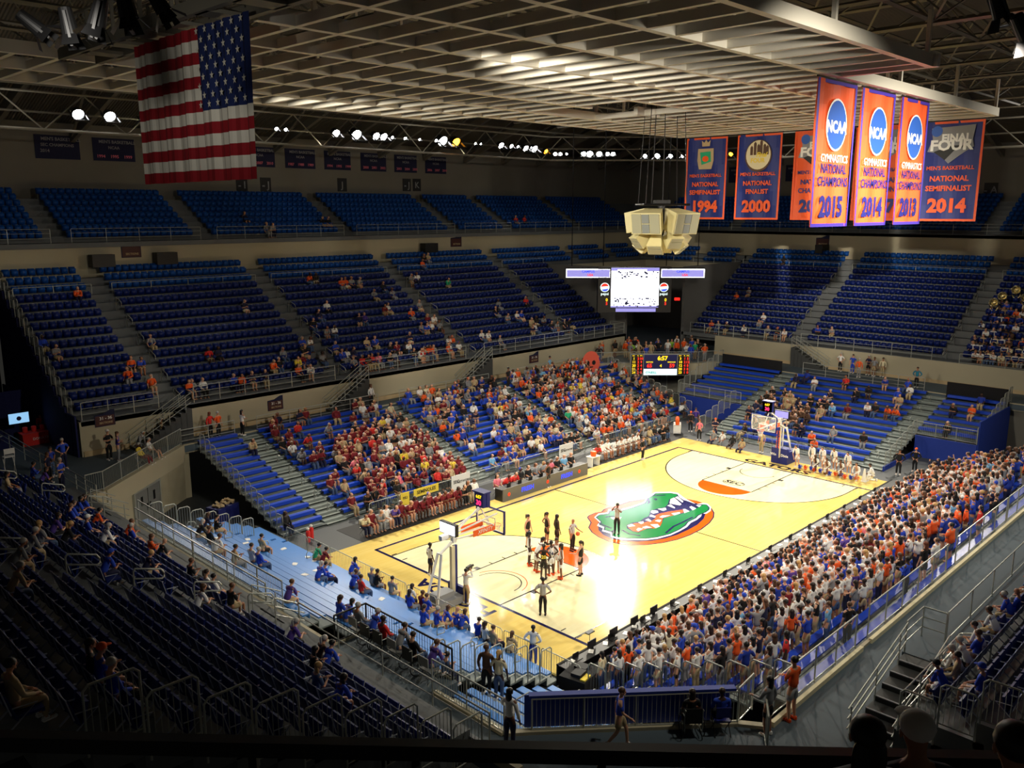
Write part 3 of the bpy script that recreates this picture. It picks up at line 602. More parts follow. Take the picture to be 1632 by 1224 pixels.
def em_shield(t, M0):
    mb = MB(); mb.face([(-1.15, .9, 0), (1.2, 1.0, 0), (1.1, .2, 0), (1.2, -.2, 0), (.7, -.5, 0), (-.1, -1.1, 0), (-.7, -.5, 0), (-1.3, -.4, 0), (-1.05, .3, 0)], 0)
    mb.face([(-.95, -.42, .02), (0, -.1, .02), (1.0, -.1, .02), (.2, -.35, .02), (-.3, -.9, .02)], 1); disc(mb, -.85, .72, .3, .3, .01, 2)
    me = mb.mesh('shield_emblem', ['cl_grey', 'black', 'oval_blue']); me.transform(M0(1.62, -1.25)); link('shield_emblem', me, t)
    text('lettering', 'FINAL', .6, 'white', M0(1.85, -.95) @ Matrix.Translation((0, 0, .02)), t, bold=.04, extrude=.003); text('lettering', 'FOUR', .8, 'white', M0(1.6, -1.35) @ Matrix.Translation((0, 0, .022)), t, bold=.04, extrude=.003, sx=1.1)
ML = ("MEN'S BASKETBALL", .3, -2.6, 'ban_orange', .02, 1.0)
for y0, body, trim, ls, lab, em in [
        (-.1, 'ban_blue', 'ban_orange', [ML, ('NATIONAL', .42, -3.2, 'ban_orange', .03, 1), ('SEMIFINALIST', .42, -3.75, 'ban_orange', .03, 1), ('1994', 1.05, -4.75, 'ban_orange', .05, 1)], 'navy banner dated 1994 with a crest, hung at the far grid edge', em_crest),
        (-4.15, 'ban_blue', 'ban_orange', [ML, ('NATIONAL', .42, -3.2, 'ban_orange', .03, 1), ('FINALIST', .42, -3.75, 'ban_orange', .03, 1), ('2000', 1.05, -4.75, 'ban_orange', .05, 1)], 'navy banner dated 2000 with a ball emblem, far grid edge', em_ball),
        (-8.3, 'ban_orange', 'ban_orange', [("MEN'S BASKETBALL", .3, -2.6, 'ban_blue', .02, 1.0), ('NATIONAL', .42, -3.2, 'ban_blue', .03, 1), ('CHAMPIONS', .42, -3.75, 'ban_blue', .03, 1), ('2006', 1.05, -4.75, 'ban_blue', .05, 1)], 'dim orange far banner half hidden behind the 2015 banner', em_shield),
        (-12.3, 'ban_orange', 'ban_orange', [("MEN'S BASKETBALL", .3, -2.6, 'ban_blue', .02, 1.0), ('NATIONAL', .42, -3.2, 'ban_blue', .03, 1), ('CHAMPIONS', .42, -3.75, 'ban_blue', .03, 1), ('2007', 1.05, -4.75, 'ban_blue', .05, 1)], 'dim orange far banner mostly hidden behind the 2014 and 2013 banners', em_shield),
        (-16.3, 'ban_blue', 'ban_orange', [ML, ('NATIONAL', .42, -3.2, 'ban_orange', .03, 1), ('SEMIFINALIST', .42, -3.75, 'ban_orange', .03, 1), ('2014', 1.05, -4.75, 'ban_orange', .05, 1)], 'navy semifinalist banner dated 2014 with a grey shield emblem', em_shield)]:
    banner('season_banner', (28.1, y0, 22.88), (0, -1, 0), 3.28, BH, body, trim, ls, lab, None, em)
# small navy boards on the back wall, section letters
def board(name, x0, z0, w_, h_, lines, lab, M=None, m_='cl_navy'):
    t = empty(name, (0, 0, 0), 0, lab, 'wall board'); t.matrix_world = M
    MB().box(0, w_, 0, h_, -.05, 0).build('panel', m_, t)
    for s_, sz, u, v, mm in lines: text('lettering', s_, sz, mm, Matrix.Translation((u, v, .01)), t, bold=.02, extrude=.002)
WNF = lambda x, z: frame((x, 38.65, z), (1, 0, 0), (0, 0, 1))
bl = [(-2.8, 3.3), (1.5, 3.35), (5.8, 3.3), (10.1, 3.3), (14.6, 3.3), (19.0, 3.3), (23.35, 3.1), (27.7, 3.2), (32.0, 3.0), (36.2, 3.0)]
for i, (x, w_) in enumerate(bl):
    ls = [("MEN'S BASKETBALL", .34, w_/2+.3, 1.5, 'cl_grey'), ('SEC CHAMPIONS' if i == 0 else 'NCAA', .32, w_/2, 1.05, 'cl_grey')]
    ls += [('2014', .34, .7, .6, 'cl_grey')] if i == 0 else [(y_, .34, .6+1.08*k, .35, 'cl_pink') for k, y_ in enumerate((('1987', '1988', '1989'), ('1994', '1995', '1999'), ('2000', '2001', '2002'), ('2003', '2004', '2005'), ('2006', '2007', '2010'))[i % 5])]
    board('season_board', x, 21.85, w_, 1.8, ls, 'small navy season board on the far back wall, %s from the left' % ORD[i], WNF(x, 21.85))
for i, y in enumerate((26, 23.2, 20.4, 15.5)):
    board('season_board', 0, 0, 2.3, 1.9, [("BASKETBALL", .3, 1.15, 1.5, 'cl_grey'), ('NCAA', .3, 1.15, 1.0, 'cl_grey')], 'dim navy board left of the orange lamp, %s along the end wall' % ORD[i], frame((72.95, y, 21.3), (0, -1, 0), (0, 0, 1)))
for i, (px_, s_) in enumerate(((385, '- I'), (423, '- J'), (545, 'J'), (648, '- J'), (664, 'K'))):
    p = hang()
    board('section_sign', 0, 0, 1.1, 1.3, [(s_, .9, .55, .6, 'cl_grey')], 'black section sign lettered %s on the far wall, %s from left' % (s_.strip('- '), ORD[i]), frame((p.x-.5, 38.65, p.z-.5), (1, 0, 0), (0, 0, 1)), 'black')
for i, (px_, s_) in enumerate(((843, 'K'), (982, 'K'), (1578, '- A'))):
    p = hang()
    board('section_sign', 0, 0, 1.3, 1.4, [(s_, 1.0, .65, .65, 'cl_grey')], 'black section sign lettered %s on the end wall, %s from left' % (s_.strip('- '), ORD[i]), frame((72.95, p.y+.6, p.z-.6), (0, -1, 0), (0, 0, 1)), 'black')
# portal signs on the cream wall bands
for i, (px_, py_, ax, v, lab) in enumerate([(209, 398, 'y', 30.52, 'on the cream band behind the left far seats'), (727, 384, 'y', 30.52, 'on the cream band right of the middle far seats'), (167, 667, 'y', 16.97, 'on the wall by the security guard'),
                                            (439, 643, 'y', 16.97, 'on the wall behind the top of the far bleachers'), (851, 570, 'y', 16.97, 'on the wall near the far corner'), (1311, 384, 'x', 64.67, 'on the band above the end seats')]):
    p = hang(); rt = (1, 0, 0) if ax == 'y' else (0, -1, 0); s_ = .85 if ax == 'y' and v < 20 else 1.05
    t = empty('portal_sign', (0, 0, 0), 0, 'dark slant-topped direction sign '+lab, 'sign'); t.matrix_world = frame(p, rt, (0, 0, 1))
    me = MB().mesh('x', 'black'); mb = MB(); mb.prism([(-.7*s_, -.55*s_), (.7*s_, -.55*s_), (.7*s_, .6*s_), (.45*s_, .6*s_), (-.1*s_, .35*s_), (-.7*s_, .3*s_)], -.04, 0); mb.build('panel', 'cl_navy', t)
    MB().box(-.65*s_, .65*s_, -.5*s_, .22*s_, 0, .006).build('inset', 'sign_maroon', t)
    text('lettering', '31 - 36', .3*s_, 'white', Matrix.Translation((.05, 0.02, .012)), t, bold=.02, extrude=.002) if v < 20 else None
    text('lettering', 'SECTIONS', .2*s_, 'cl_tan', Matrix.Translation((.05, -.3*s_, .012)), t, bold=.02, extrude=.002)

# ---------------------------------------------------------------- centre speaker cluster
sp = empty('speaker_cluster', (14.6, -7.5, 16.7), R(44.6), 'cluster of cream loudspeakers hanging over centre court', 'loudspeaker cluster')
def cab(mb, w0, w1, d_, h_, X):
    vs = [(-w0/2, 0, 0), (w0/2, 0, 0), (w1/2, d_, 0), (-w1/2, d_, 0)]; n = len(mb.v)
    for z in (-h_/2, h_/2): mb.v += [tuple(X @ Vector((x, y, z))) for x, y, _ in vs]
    for q in ((0, 3, 2, 1), (4, 5, 6, 7), (0, 1, 5, 4), (1, 2, 6, 5), (2, 3, 7, 6), (3, 0, 4, 7)): mb.f.append(tuple(n+i for i in q)); mb.m.append(0)
for k in range(4):
    a = math.pi+R(-30+60*(k if k < 2 else k+1)); a = [math.pi-.58, math.pi+.58, .58, -.58][k]
    X = Matrix.Rotation(a-math.pi/2, 4, 'Z') @ Matrix.Translation((0, .78, .75)) @ Matrix.Rotation(R(-12), 4, 'X')
    mb = MB(); cab(mb, .9, 1.75, 1.25, 1.15, X); c = mb.build('main_cabinet', 'speaker_cream', sp)
    g_ = MB(); g_.box(-.8, -.25, 1.25, 1.3, -.52, .52).box(.25, .8, 1.25, 1.3, -.52, .52); me = g_.mesh('grille', 'speaker_grille'); me.transform(X); link('grille', me, c)
    g_ = MB(); g_.box(-.21, .21, 1.25, 1.31, -.5, -.03).box(-.21, .21, 1.25, 1.31, .03, .5); me = g_.mesh('horn', 'speaker_horn'); me.transform(X); link('horn', me, c)
for k in range(8):
    a = R(22+45*k); tl = -50 if k % 2 else -38
    X = Matrix.Rotation(a-math.pi/2, 4, 'Z') @ Matrix.Translation((0, .62 if k % 2 else .8, -.22 if k % 2 else .0)) @ Matrix.Rotation(R(tl), 4, 'X')
    mb = MB(); cab(mb, .5, .85, .95, .75, X); c = mb.build('lower_cabinet', 'speaker_cream', sp)
    g_ = MB(); g_.box(-.38, .38, .95, .99, -.32, .1).box(-.36, .36, .95, .98, .14, .33); me = g_.mesh('grille', 'speaker_grille'); me.transform(X); link('grille', me, c)
MB().tube([(-1.7, -1.2, 1.5), (1.7, -1.2, 1.5), (1.7, 1.2, 1.5), (-1.7, 1.2, 1.5)], .06, 5, closed=True).tube([(-1.7, 0, 1.5), (1.7, 0, 1.5)], .05, 5).box(-.5, .5, -.4, .4, 1.5, 1.75).lathe((0, 0, -.4), [(.15, 0), (.2, .5), (.2, 1.9)], 8).build('frame', 'rail_black', sp)
mb = MB()
for x, y in ((-1.4, -1.1), (1.4, -1.1), (1.4, 1.1), (-1.4, 1.1), (.4, .5), (-.3, 0)): mb.tube([(x, y, 1.5), (x*.7, y*.7, 9.5)], .025, 4)
mb.build('cable', 'rail_black', sp)

# ---------------------------------------------------------------- video board and lower scoreboard
k82 = 82/1372.99; C0 = hang()
vb = empty('video_board', (0, 0, 0), 0, 'hanging video board with a bright white picture and two side wings', 'video board'); vb.matrix_world = frame(C0, (.702, -.712, 0), (0, 0, 1))
B_ = lambda x0, x1, y0, y1: ((x0-1012)*k82, (x1-1012)*k82, (458-y1)*k82, (458-y0)*k82)
def panel(mb, px0, px1, py0, py1, z0, z1, mi=0): a = B_(px0, px1, py0, py1); mb.box(a[0], a[1], a[2], a[3], z0, z1, mi); return mb
panel(panel(MB(), 953, 1070, 426, 498, -.9, 0), 901, 1122, 427, 444, -.7, -.05).build('cabinet', 'black', vb)
mat('screen_white', (240, 245, 255), emit=(240, 240, 255), es=4)
panel(MB(), 974, 1050, 427, 490, 0, .03).build('screen', 'screen_white', vb)
mb = MB(); rr = random.Random(5)
for i in range(90):
    x = 975+rr.random()*72; y = rr.choice([432+rr.random()*10, 474+rr.random()*13]); panel(mb, x, x+1.2+rr.random()*3, y, y+1.1+rr.random()*1.7, .032, .06)
mb.build('screen_figures', 'navy_panel', vb)
mb = MB(); panel(mb, 974, 1050, 427, 429.5, .032, .05); panel(mb, 974, 1050, 487.5, 490, .032, .05); panel(mb, 974, 984, 429, 432, .032, .05); panel(mb, 1030, 1050, 429, 432.5, .032, .05); mb.build('screen_edge', 'lavender', vb)
for x0, x1 in ((902, 972), (1053, 1122)):
    o = panel(MB(), x0, x1, 429, 442.5, -.05, 0).build('wing_screen', 'screen_white', vb); panel(MB(), x0+1.2, x1-1.2, 430.2, 441.3, 0, .01).build('wing_picture', 'lavender', o)
    cx = ((x0+x1)/2-1012)*k82; text('lettering', 'CAMPUS', .32, 'led_blue', Matrix.Translation((cx, (458-433)*k82, .02)), vb, bold=.03, extrude=.002); text('lettering', 'USA', .3, 'led_red', Matrix.Translation((cx+.2, (458-438.5)*k82, .02)), vb, bold=.03, extrude=.002)
for cx_ in (964, 1058):
    a = (cx_-1012)*k82; mb = MB(); disc(mb, a, 0, .44, .44, .02, 0); q = 14
    mb.face([(a+.37*math.cos(t_), .37*math.sin(t_), .03) for t_ in [R(20+150*i/q) for i in range(q+1)]], 1); mb.face([(a+.37*math.cos(t_), .37*math.sin(t_), .03) for t_ in [R(215+125*i/q) for i in range(q+1)]], 2)
    me = mb.mesh('round_logo', ['led_white', 'led_red', 'led_blue']); link('round_logo', me, vb); text('lettering', 'pepsi', .36, 'led_white', Matrix.Translation((a, -.62, .02)), vb, bold=.02, extrude=.002)
    text('lettering', '0', .4, 'led_yellow', Matrix.Translation((a+.2, -1.2, .02)), vb, bold=.03, extrude=.002); text('lettering', '5', .4, 'led_red', Matrix.Translation((a+.2, -1.55, .02)), vb, bold=.03, extrude=.002)
panel(MB(), 982, 1046, 491.5, 497, 0, .02).build('lower_strip', 'lavender', vb)
mb = MB()
for x, z in ((-3, 0), (3, 0), (-6, 0), (6, 0)): mb.tube([(x, 2, -.5), (x, 18, -.5)], .04, 4)
mb.build('cable', 'rail_black', vb)
k81 = 81.3/1372.99; C1 = hang()
sb = empty('scoreboard', (0, 0, 0), 0, 'scoreboard with yellow and red digits mounted on the far corner bridge', 'scoreboard'); sb.matrix_world = frame(C1, (.702, -.712, 0), (0, 0, 1))
def bx2(px0, px1, py0, py1, z0, z1, m_, nm): return MB().box((px0-1052)*k81, (px1-1052)*k81, (581-py1)*k81, (581-py0)*k81, z0, z1).build(nm, m_, sb)
def tx(s_, sz, px_, py_, m_, **k): text('digits', s_, sz, m_, Matrix.Translation(((px_-1052)*k81, (581-py_)*k81, .04)), sb, extrude=.002, **k)
bx2(1005, 1099, 564, 598.5, -.4, 0, 'rail', 'frame'); bx2(1026, 1079, 565, 588, 0, .02, 'navy_panel', 'centre_panel'); bx2(1026, 1079, 588, 598, 0, .03, 'led_white', 'message_panel')
bx2(1006, 1025, 565, 598, 0, .02, 'black', 'statistics_panel'); bx2(1080, 1098, 565, 598, 0, .02, 'black', 'statistics_panel')
tx('6:57', .55, 1055.5, 571, 'led_yellow', bold=.04); tx('65', .5, 1035, 583, 'led_red', bold=.04); tx('59', .5, 1071, 583, 'led_red', bold=.04); tx('4', .36, 1053, 583, 'led_yellow', bold=.04)
tx('GATORS', .17, 1035, 577, 'led_yellow', bold=.03); tx('SEMINOLES', .15, 1070, 577, 'led_yellow', bold=.03); tx('O\'NEILL', .3, 1038, 594, 'led_cyan', bold=.03)
for x0, sd in ((1006, 0), (1080, 1)):
    for c_, w_, hd in ((x0+3.6, 3, 'PLY'), (x0+10.5, 2, 'FL'), (x0+15.5, 2, 'PTS')):
        tx(hd, .14, c_, 566.8, 'led_yellow', bold=.03)
    for r_, (a, b, c_) in enumerate([('1', '2', '10'), ('11', '2', '9'), ('20', '2', '4'), ('21', '3', '4'), ('24', '2', '0')] if not sd else [('3', '1', '5'), ('10', '2', '12'), ('12', '4', '8'), ('20', '3', '8'), ('23', '1', '0')]):
        yy = 571.5+r_*5.6; tx(a, .33, x0+4.2, yy, 'led_yellow', bold=.03); tx(b, .33, x0+11, yy, 'led_red', bold=.03); tx(c_, .33, x0+15.8, yy, 'led_red', bold=.03)
# ---------------------------------------------------------------- stadium chairs
def chair_parts(far=False):
    back = MB(); n = 4
    for i in range(n):     # curved shell
        a0, a1 = -.24+.48*i/n, -.24+.48*(i+1)/n; c0, c1 = .16*a0*a0*4, .16*a1*a1*4
        z0, z1 = .36, .9; back.v += []
        b = len(back.v)
        back.v += [(a0, -.02+c0, z0), (a1, -.02+c1, z0), (a1, -.19+c1, z1), (a0, -.19+c0, z1), (a0, -.05+c0, z0), (a1, -.05+c1, z0), (a1, -.22+c1, z1), (a0, -.22+c0, z1)]
        for q in ((0, 1, 2, 3), (5, 4, 7, 6), (3, 2, 6, 7), (4, 5, 1, 0)): back.f.append(tuple(b+j for j in q)); back.m.append(0)
        if i == 0: back.f.append((b, b+3, b+7, b+4)); back.m.append(0)
        if i == n-1: back.f.append((b+1, b+5, b+6, b+2)); back.m.append(0)
    seat = MB().obox((0, .1, .56), (.44, .06, .4), Matrix.Rotation(R(-14), 3, 'X'))
    global _sd; _sd = MB().box(-.21, .21, 0, .4, .38, .43).box(-.2, .2, .38, .42, .35, .43)
    fr = MB(); fr.tube([(-.255, -.2, .2), (-.255, -.02, .34), (-.255, .3, .6), (-.255, -.08, .62)], .016, 4); fr.tube([(.255, -.2, .2), (.255, -.02, .34), (.255, .3, .6), (.255, -.08, .62)], .016, 4)
    fr.tube([(-.245, -.1, .5), (-.24, -.2, .91), (.24, -.2, .91), (.245, -.1, .5)], .012, 4)
    return back, seat, fr
_b, _s, _f = chair_parts()
ch_back = {c: _b.mesh('backrest', c) for c in ('seat_navy', 'seat_blue')}; ch_seat = {c: _s.mesh('seat', c) for c in ('seat_navy', 'seat_blue')}; ch_frame = _f.mesh('frame', 'seat_edge_and_glint'); ch_down = _sd.mesh('seat', 'seat_navy'); near_roots = []
low = MB(); low.m = []
low.v = [(-.22, -.02, .40), (.22, -.02, .40), (.22, -.1, .84), (-.22, -.1, .84), (-.22, -.06, .4), (.22, -.06, .4), (.22, -.14, .84), (-.22, -.14, .84)]
low.f = [(0, 1, 2, 3), (5, 4, 7, 6), (3, 2, 6, 7), (0, 3, 7, 4), (1, 5, 6, 2)]; low.m = [0]*5
low.obox((0, .1, .56), (.42, .06, .38), Matrix.Rotation(R(-14), 3, 'X'), 0) 
low.box(-.09, .09, -.135, -.1, .835, .85, 2)  # painted highlight at the top of each far backrest
lowA = arrays(low.mesh('low_seat', ['seat_navy', 'seat_blue', 'seat_edge_and_glint']))
seats = []   # (x, y, z, rz, blue, place, row, index in row)
def row_seats(place, row, blue, z, axis, c, b0, b1, aisles, rz, gap=.55, step=.53):
    b = b0; i = 0
    while b <= b1:
        if not any(abs(b-a) < gap+.25 for a in aisles):
            p = (b, c, z) if axis == 'y' else (c, b, z)
            seats.append((*p, rz, blue, place, row, i)); i += 1
        b += step
AN = (-2.7, 10.0, 23.2, 36.6); AE = (2.3, -11.6, -25.5); AW = (-10.1, 4.6)
for k in range(NR):
    y = NY0-.4+NRUN*k+.5; z = NZ0+NRISE*k; bl = k >= 12
    row_seats('north', k, bl, z, 'y', y, -8.2, 61 if bl else 43.6, AN+((49, 56) if bl else ()), math.pi)
    x = EX0-.4+NRUN*k+.5; z = EZ0+NRISE*k
    row_seats('east', k, bl, z, 'x', x, -34, 26 if bl else 14.2, AE+((14.5, 20) if bl else ()), math.pi/2)
AU = (-16.5, -4.2, 6.9, 20.5, 33.9, 42, 53.5)
for k in range(UN):
    y = UY0-.4+URUN*k+.5; z = UZ0+URISE*k; row_seats('upper north', k, True, z, 'y', y, -26, 65, AU, math.pi)
    row_seats('upper east', k, True, z, 'x', UX0-.4+URUN*k+.5, -36, 30, (18, 4.5, -9.5, -23), math.pi/2)
for k in range(WN):
    row_seats('west', k, False, WZ0+WRISE*k, 'x', WX0+.45-WRUN*k-.62, -20.7, 9.2, AW, -math.pi/2)
for k in range(12):
    row_seats('south', k, False, SZ0+WRISE*k, 'y', SY0+.45-WRUN*k-.62, -3.9 if k else -2.9, 40, (15.0,), 0)
_f = Vector((math.cos(R(44.587))*math.cos(R(-11.402)), math.sin(R(44.587))*math.cos(R(-11.402)), math.sin(R(-11.402)))); _r = Vector((math.sin(R(44.587)), -math.cos(R(44.587)), 0)); _u = _r.cross(_f)
def inview(p, m=1.05):
    d = Vector(p)-CAM; z = d.dot(_f)
    return z > 1 and abs(d.dot(_r)/z) < .5944*m and abs(d.dot(_u)/z) < .4458*m
vis = [s for s in seats if inview((s[0], s[1], s[2]+.6), 1.02)]
vis.sort(key=lambda s: (Vector(s[:3])-CAM).length)
near, rest = vis[:300], [s for s in seats if inview((s[0], s[1], s[2]+.6), 1.25)]
nset = set(near); rest = [s for s in rest if s not in nset]
# labels count along the row, from the end nearest the viewer's left
near.sort(key=lambda s: (s[5], s[6], -s[7] if s[5] == 'west' else s[7]))
cnt = {}
for s in near:
    key = (s[5], s[6]); cnt[key] = cnt.get(key, 0)+1
for s in near:
    c_ = 'seat_blue' if s[4] else 'seat_navy'
    if s[5] == 'west': lb = 'navy folding stadium chair, left stand, %s row up, %s seat from its corner end' % (ORD[s[6]], ordn(s[7]))
    else: lb = 'navy folding stadium chair, lower right stand, %s row up, %s seat from its near end' % (ORD[s[6]], ordn(s[7]))
    t = empty('stadium_chair', s[:3], s[3], lb, 'chair', 'stadium chairs in the near stands')
    link('backrest', ch_back[c_], t); near_roots.append((s, link('seat', ch_seat[c_], t))); link('frame', ch_frame, t)
def T4(x, y, z, rz, s_=1): return Matrix.Translation((x, y, z)) @ Matrix.Rotation(rz, 4, 'Z') @ Matrix.Diagonal((s_, s_, s_, 1))
o = merged('stadium_chairs', [(lowA, T4(*s[:4]), (1, 1, 2) if s[4] else (0, 1, 2)) for s in rest], ['seat_navy', 'seat_blue', 'seat_edge_and_glint'])
tagit(o, 'thousands of farther folding seats, navy below and lighter blue on the top rows', 'chairs', None, 'stuff')

# ---------------------------------------------------------------- guard rails
def rail(name, lab, pts, h=1.07, mids=(.35, .7), post=1.8, m_='rail', bal=0, glass=False, r_=.028, grp=None, low_=.1, cat='guard rail'):
    t = empty(name, pts[0], 0, lab, cat, grp); P = [Vector(p)-Vector(pts[0]) for p in pts]
    up = Vector((0, 0, 1)); mb = MB(); mb.tube([p+up*h for p in P], r_, 6)
    if mids or bal:
        for mz in (mids or (low_,)): mb.tube([p+up*mz for p in P], r_*.7, 5)
    mb.build('top_rail', m_, t)
    pm = MB().tube([(0, 0, 0), (0, 0, h)], r_*.95, 6).mesh('post', m_)
    bb = MB(); gb = MB(); seen = []
    for a, b in zip(P, P[1:]):
        L = (b-a).length; n = max(1, round(L/post))
        for i in range(n+1):
            p = a+(b-a)*i/n
            if any((p-q).length < .2 for q in seen): continue
            seen.append(p); link('post', pm, t, p)
        if bal:
            k = int(L/bal)
            for i in range(1, k): p = a+(b-a)*i/k; bb.tube([p+up*low_, p+up*h], .009, 3)
        if glass: d_ = .01; bb2 = [a+up*.08, b+up*.08, b+up*(h-.04), a+up*(h-.04)]; gb.face(bb2)
    if bal and bb.v: bb.build('balusters', m_, t)
    if glass: gb.build('glass_panel', 'glass', t)
    return t
rail('guard_rail', 'steel rail along the front of the far stand, left of the first stair', [(-8.5, 17.05, NZ0), (-3.9, 17.05, NZ0)])
rail('guard_rail', 'long steel rail along the front of the far stand above the wide wall', [(-1.6, 17.05, NZ0), (9.2, 17.05, NZ0)])
rail('guard_rail', 'steel rail along the front of the far stand behind seated fans', [(11.4, 17.05, NZ0), (22.2, 17.05, NZ0)])
rail('guard_rail', 'steel rail along the far stand towards the far corner', [(24.3, 17.05, NZ0), (35.8, 17.05, NZ0)])
rail('guard_rail', 'short steel rail at the corner end of the far stand', [(37.6, 17.05, NZ0), (43.9, 17.05, NZ0), (43.9, 18.8, NZ0)])
rail('guard_rail', 'steel rail along the front of the end stand, left of its first stair', [(50.55, 13.5, EZ0), (50.55, 3.4, EZ0)])
rail('guard_rail', 'long steel rail along the front of the end stand, centre', [(50.55, 1.3, EZ0), (50.55, -10.5, EZ0)])
rail('guard_rail', 'steel rail along the end stand in front of the band', [(50.55, -12.7, EZ0-.3), (50.55, -30, EZ0-.3)])
for i, (a, b) in enumerate(((-8.4, -3.4), (-2, 9.3), (10.7, 22.5), (23.9, 36), (37.3, 43.6))):
    rail('row_rail', 'steel rail dividing dark and light seats in the far stand, %s from left' % ORD[i], [(a, NY0+NRUN*11.9, NZ0+12*NRISE), (b, NY0+NRUN*11.9, NZ0+12*NRISE)], .75, (.1,), 3)
for i, (a, b) in enumerate(((26, 15), (14, 3), (1.6, -10.9), (-12.3, -24.8))):
    rail('row_rail', 'steel rail dividing dark and light seats in the end stand, %s from left' % ORD[i], [(EX0+NRUN*11.9, a, EZ0+12*NRISE), (EX0+NRUN*11.9, b, EZ0+12*NRISE)], .75, (.1,), 3)
ue = [(-30, -17.2), (-15.8, -4.9), (-3.5, 6.2), (7.6, 19.8), (21.2, 33.2), (34.6, 41.3), (42.7, 65)]
for i, (a, b) in enumerate(ue): rail('guard_rail', 'rail along the dim upper deck edge, %s from left' % ORD[i], [(a, 30.6, UZ0), (b, 30.6, UZ0)], 1.0, (.35, .7), 2.6, r_=.022)
rail('guard_rail', 'rail along the dim upper deck edge above the end stand', [(65.1, 30, UZ0), (65.1, -40, UZ0)], 1.0, (.35, .7), 3, r_=.022)
# concourse rails
rail('guard_rail', 'rail on the sloping cream bridge at the left corner', [(-11.2, 9.3, ZC+.1), (-10.3, 9.4, ZC+.1), (-3.5, 15.1, ZC+.1)], 1.05, (.12,), 1.7, bal=.11)
rail('guard_rail', 'rail along the walkway above the left end of the far bleachers', [(-3.5, 15.1, ZC), (.1, 15.15, ZC)], 1.05, (.35, .7), 1.8)
rail('guard_rail', 'rail along the walkway behind the second bleacher section', [(1.7, 15.15, ZC), (11.6, 15.15, ZC)], 1.05, (.35, .7), 2.5)
rail('guard_rail', 'rail along the walkway behind the dense far bleachers', [(13.6, 15.15, ZC), (23, 15.15, ZC)], 1.05, (.35, .7), 2.5)
rail('guard_rail', 'rail along the walkway by the two men in pale blue', [(25.4, 15.15, ZC), (34.6, 15.15, ZC)], 1.05, (.35, .7), 2.5)
rail('guard_rail', 'balustrade on the far corner bridge above the scoreboard', [(36.8, 15.2, ZC+.1), (39.6, 13.0, ZC+.1), (44.2, 8.4, ZC+.1), (46.1, 7.5, ZC+.1)], 1.1, (.1,), 1.6, bal=.12)
rail('guard_rail', 'rail on the walkway behind the end bleachers', [(46.2, -1.2, ZC), (46.2, -11.6, ZC)], 1.1, (.3, .6), 2)
rail('guard_rail', 'long low rail beside the left walkway, nearest the dark seats', [(-11.55, 2.2, ZC+.28), (-11.55, -9.2, ZC+.28)], 1.0, (.5,), 2.6)
rail('guard_rail', 'rail beside the left walkway at the bottom, right of the front seats', [(-11.55, -11.4, ZC+.28), (-11.55, -20.8, ZC+.28)], 1.0, (.5,), 2.4)
rail('guard_rail', 'rail beside the left walkway near the standing blue shirts', [(-11.55, 26, ZC+.28), (-11.55, 6.8, ZC+.28)], 1.0, (.4, .7), 2.6)
rail('guard_rail', 'tall balustrade along the top of the pale blue bleachers', [(-11.0, 3.2, ZC), (-11.0, -9.4, ZC)], 1.25, (.1,), 1.9, bal=.115)
rail('guard_rail', 'black balustrade around the wheelchair platform', [(-11.0, -12.7, ZC), (-9.7, -12.7, ZC), (-9.7, -17.2, ZC)], 1.05, (.1,), 2.0, 'rail_black', bal=.13, r_=.035)
rail('guard_rail', 'grey balustrade right of the wheelchair platform', [(-10.6, -17.3, ZC), (-10.6, -20.4, ZC)], 1.1, (.1,), 1.4, bal=.11)
bt = rail('guard_rail', 'corner balustrade with a blue padded top, bottom centre', [(-10.0, -20.9, ZC), (-5.6, -24.8, ZC)], 1.05, (.12,), 1.45, bal=.13)
mb = MB(); mb.bar((0, .12, 1.12), (4.4, -3.78, 1.12), .22, .07); mb.bar((0, .3, .55), (4.4, -3.6, .55), .03, 1.0); mb.build('blue_pad', 'skirt_blue', bt)
rail('guard_rail', 'short balustrade and open gate by the woman in grey', [(-5.6, -24.8, ZC), (-4.6, -24.7, ZC)], 1.15, (.1,), 1.2, bal=.11)
rail('guard_rail', 'gate rail held by the woman in grey', [(-6.3, -26.1, ZC), (-5.2, -25.4, ZC)], 1.15, (.1,), 1.3, bal=.11)
SG = [(-5.0, .9), (1.9, 9.5), (10.6, 17.5), (17.7, 32)]
for i, (a, b) in enumerate(SG): rail('glass_rail', 'glass fronted rail behind the standing student crowd, %s from the near corner' % ORD[i], [(a, -25.4, ZC+.1), (b, -25.4, ZC+.1)], 1.2, (.08,), 1.6, glass=True)
# kerb strips
st = MB(); st.box(-5, 1.1, -25.62, -25.5, ZC, ZC+.16).box(1.8, 34, -25.62, -25.5, ZC, ZC+.16); struct('trim_5', st, 'cl_cream')
st = MB(); st.box(-11.75, -11.62, -20.9, -10.8, ZC+.3, ZC+.42).box(-11.75, -11.62, -9.4, 2.2, ZC+.3, ZC+.42); struct('trim_6', st, 'cl_grey')

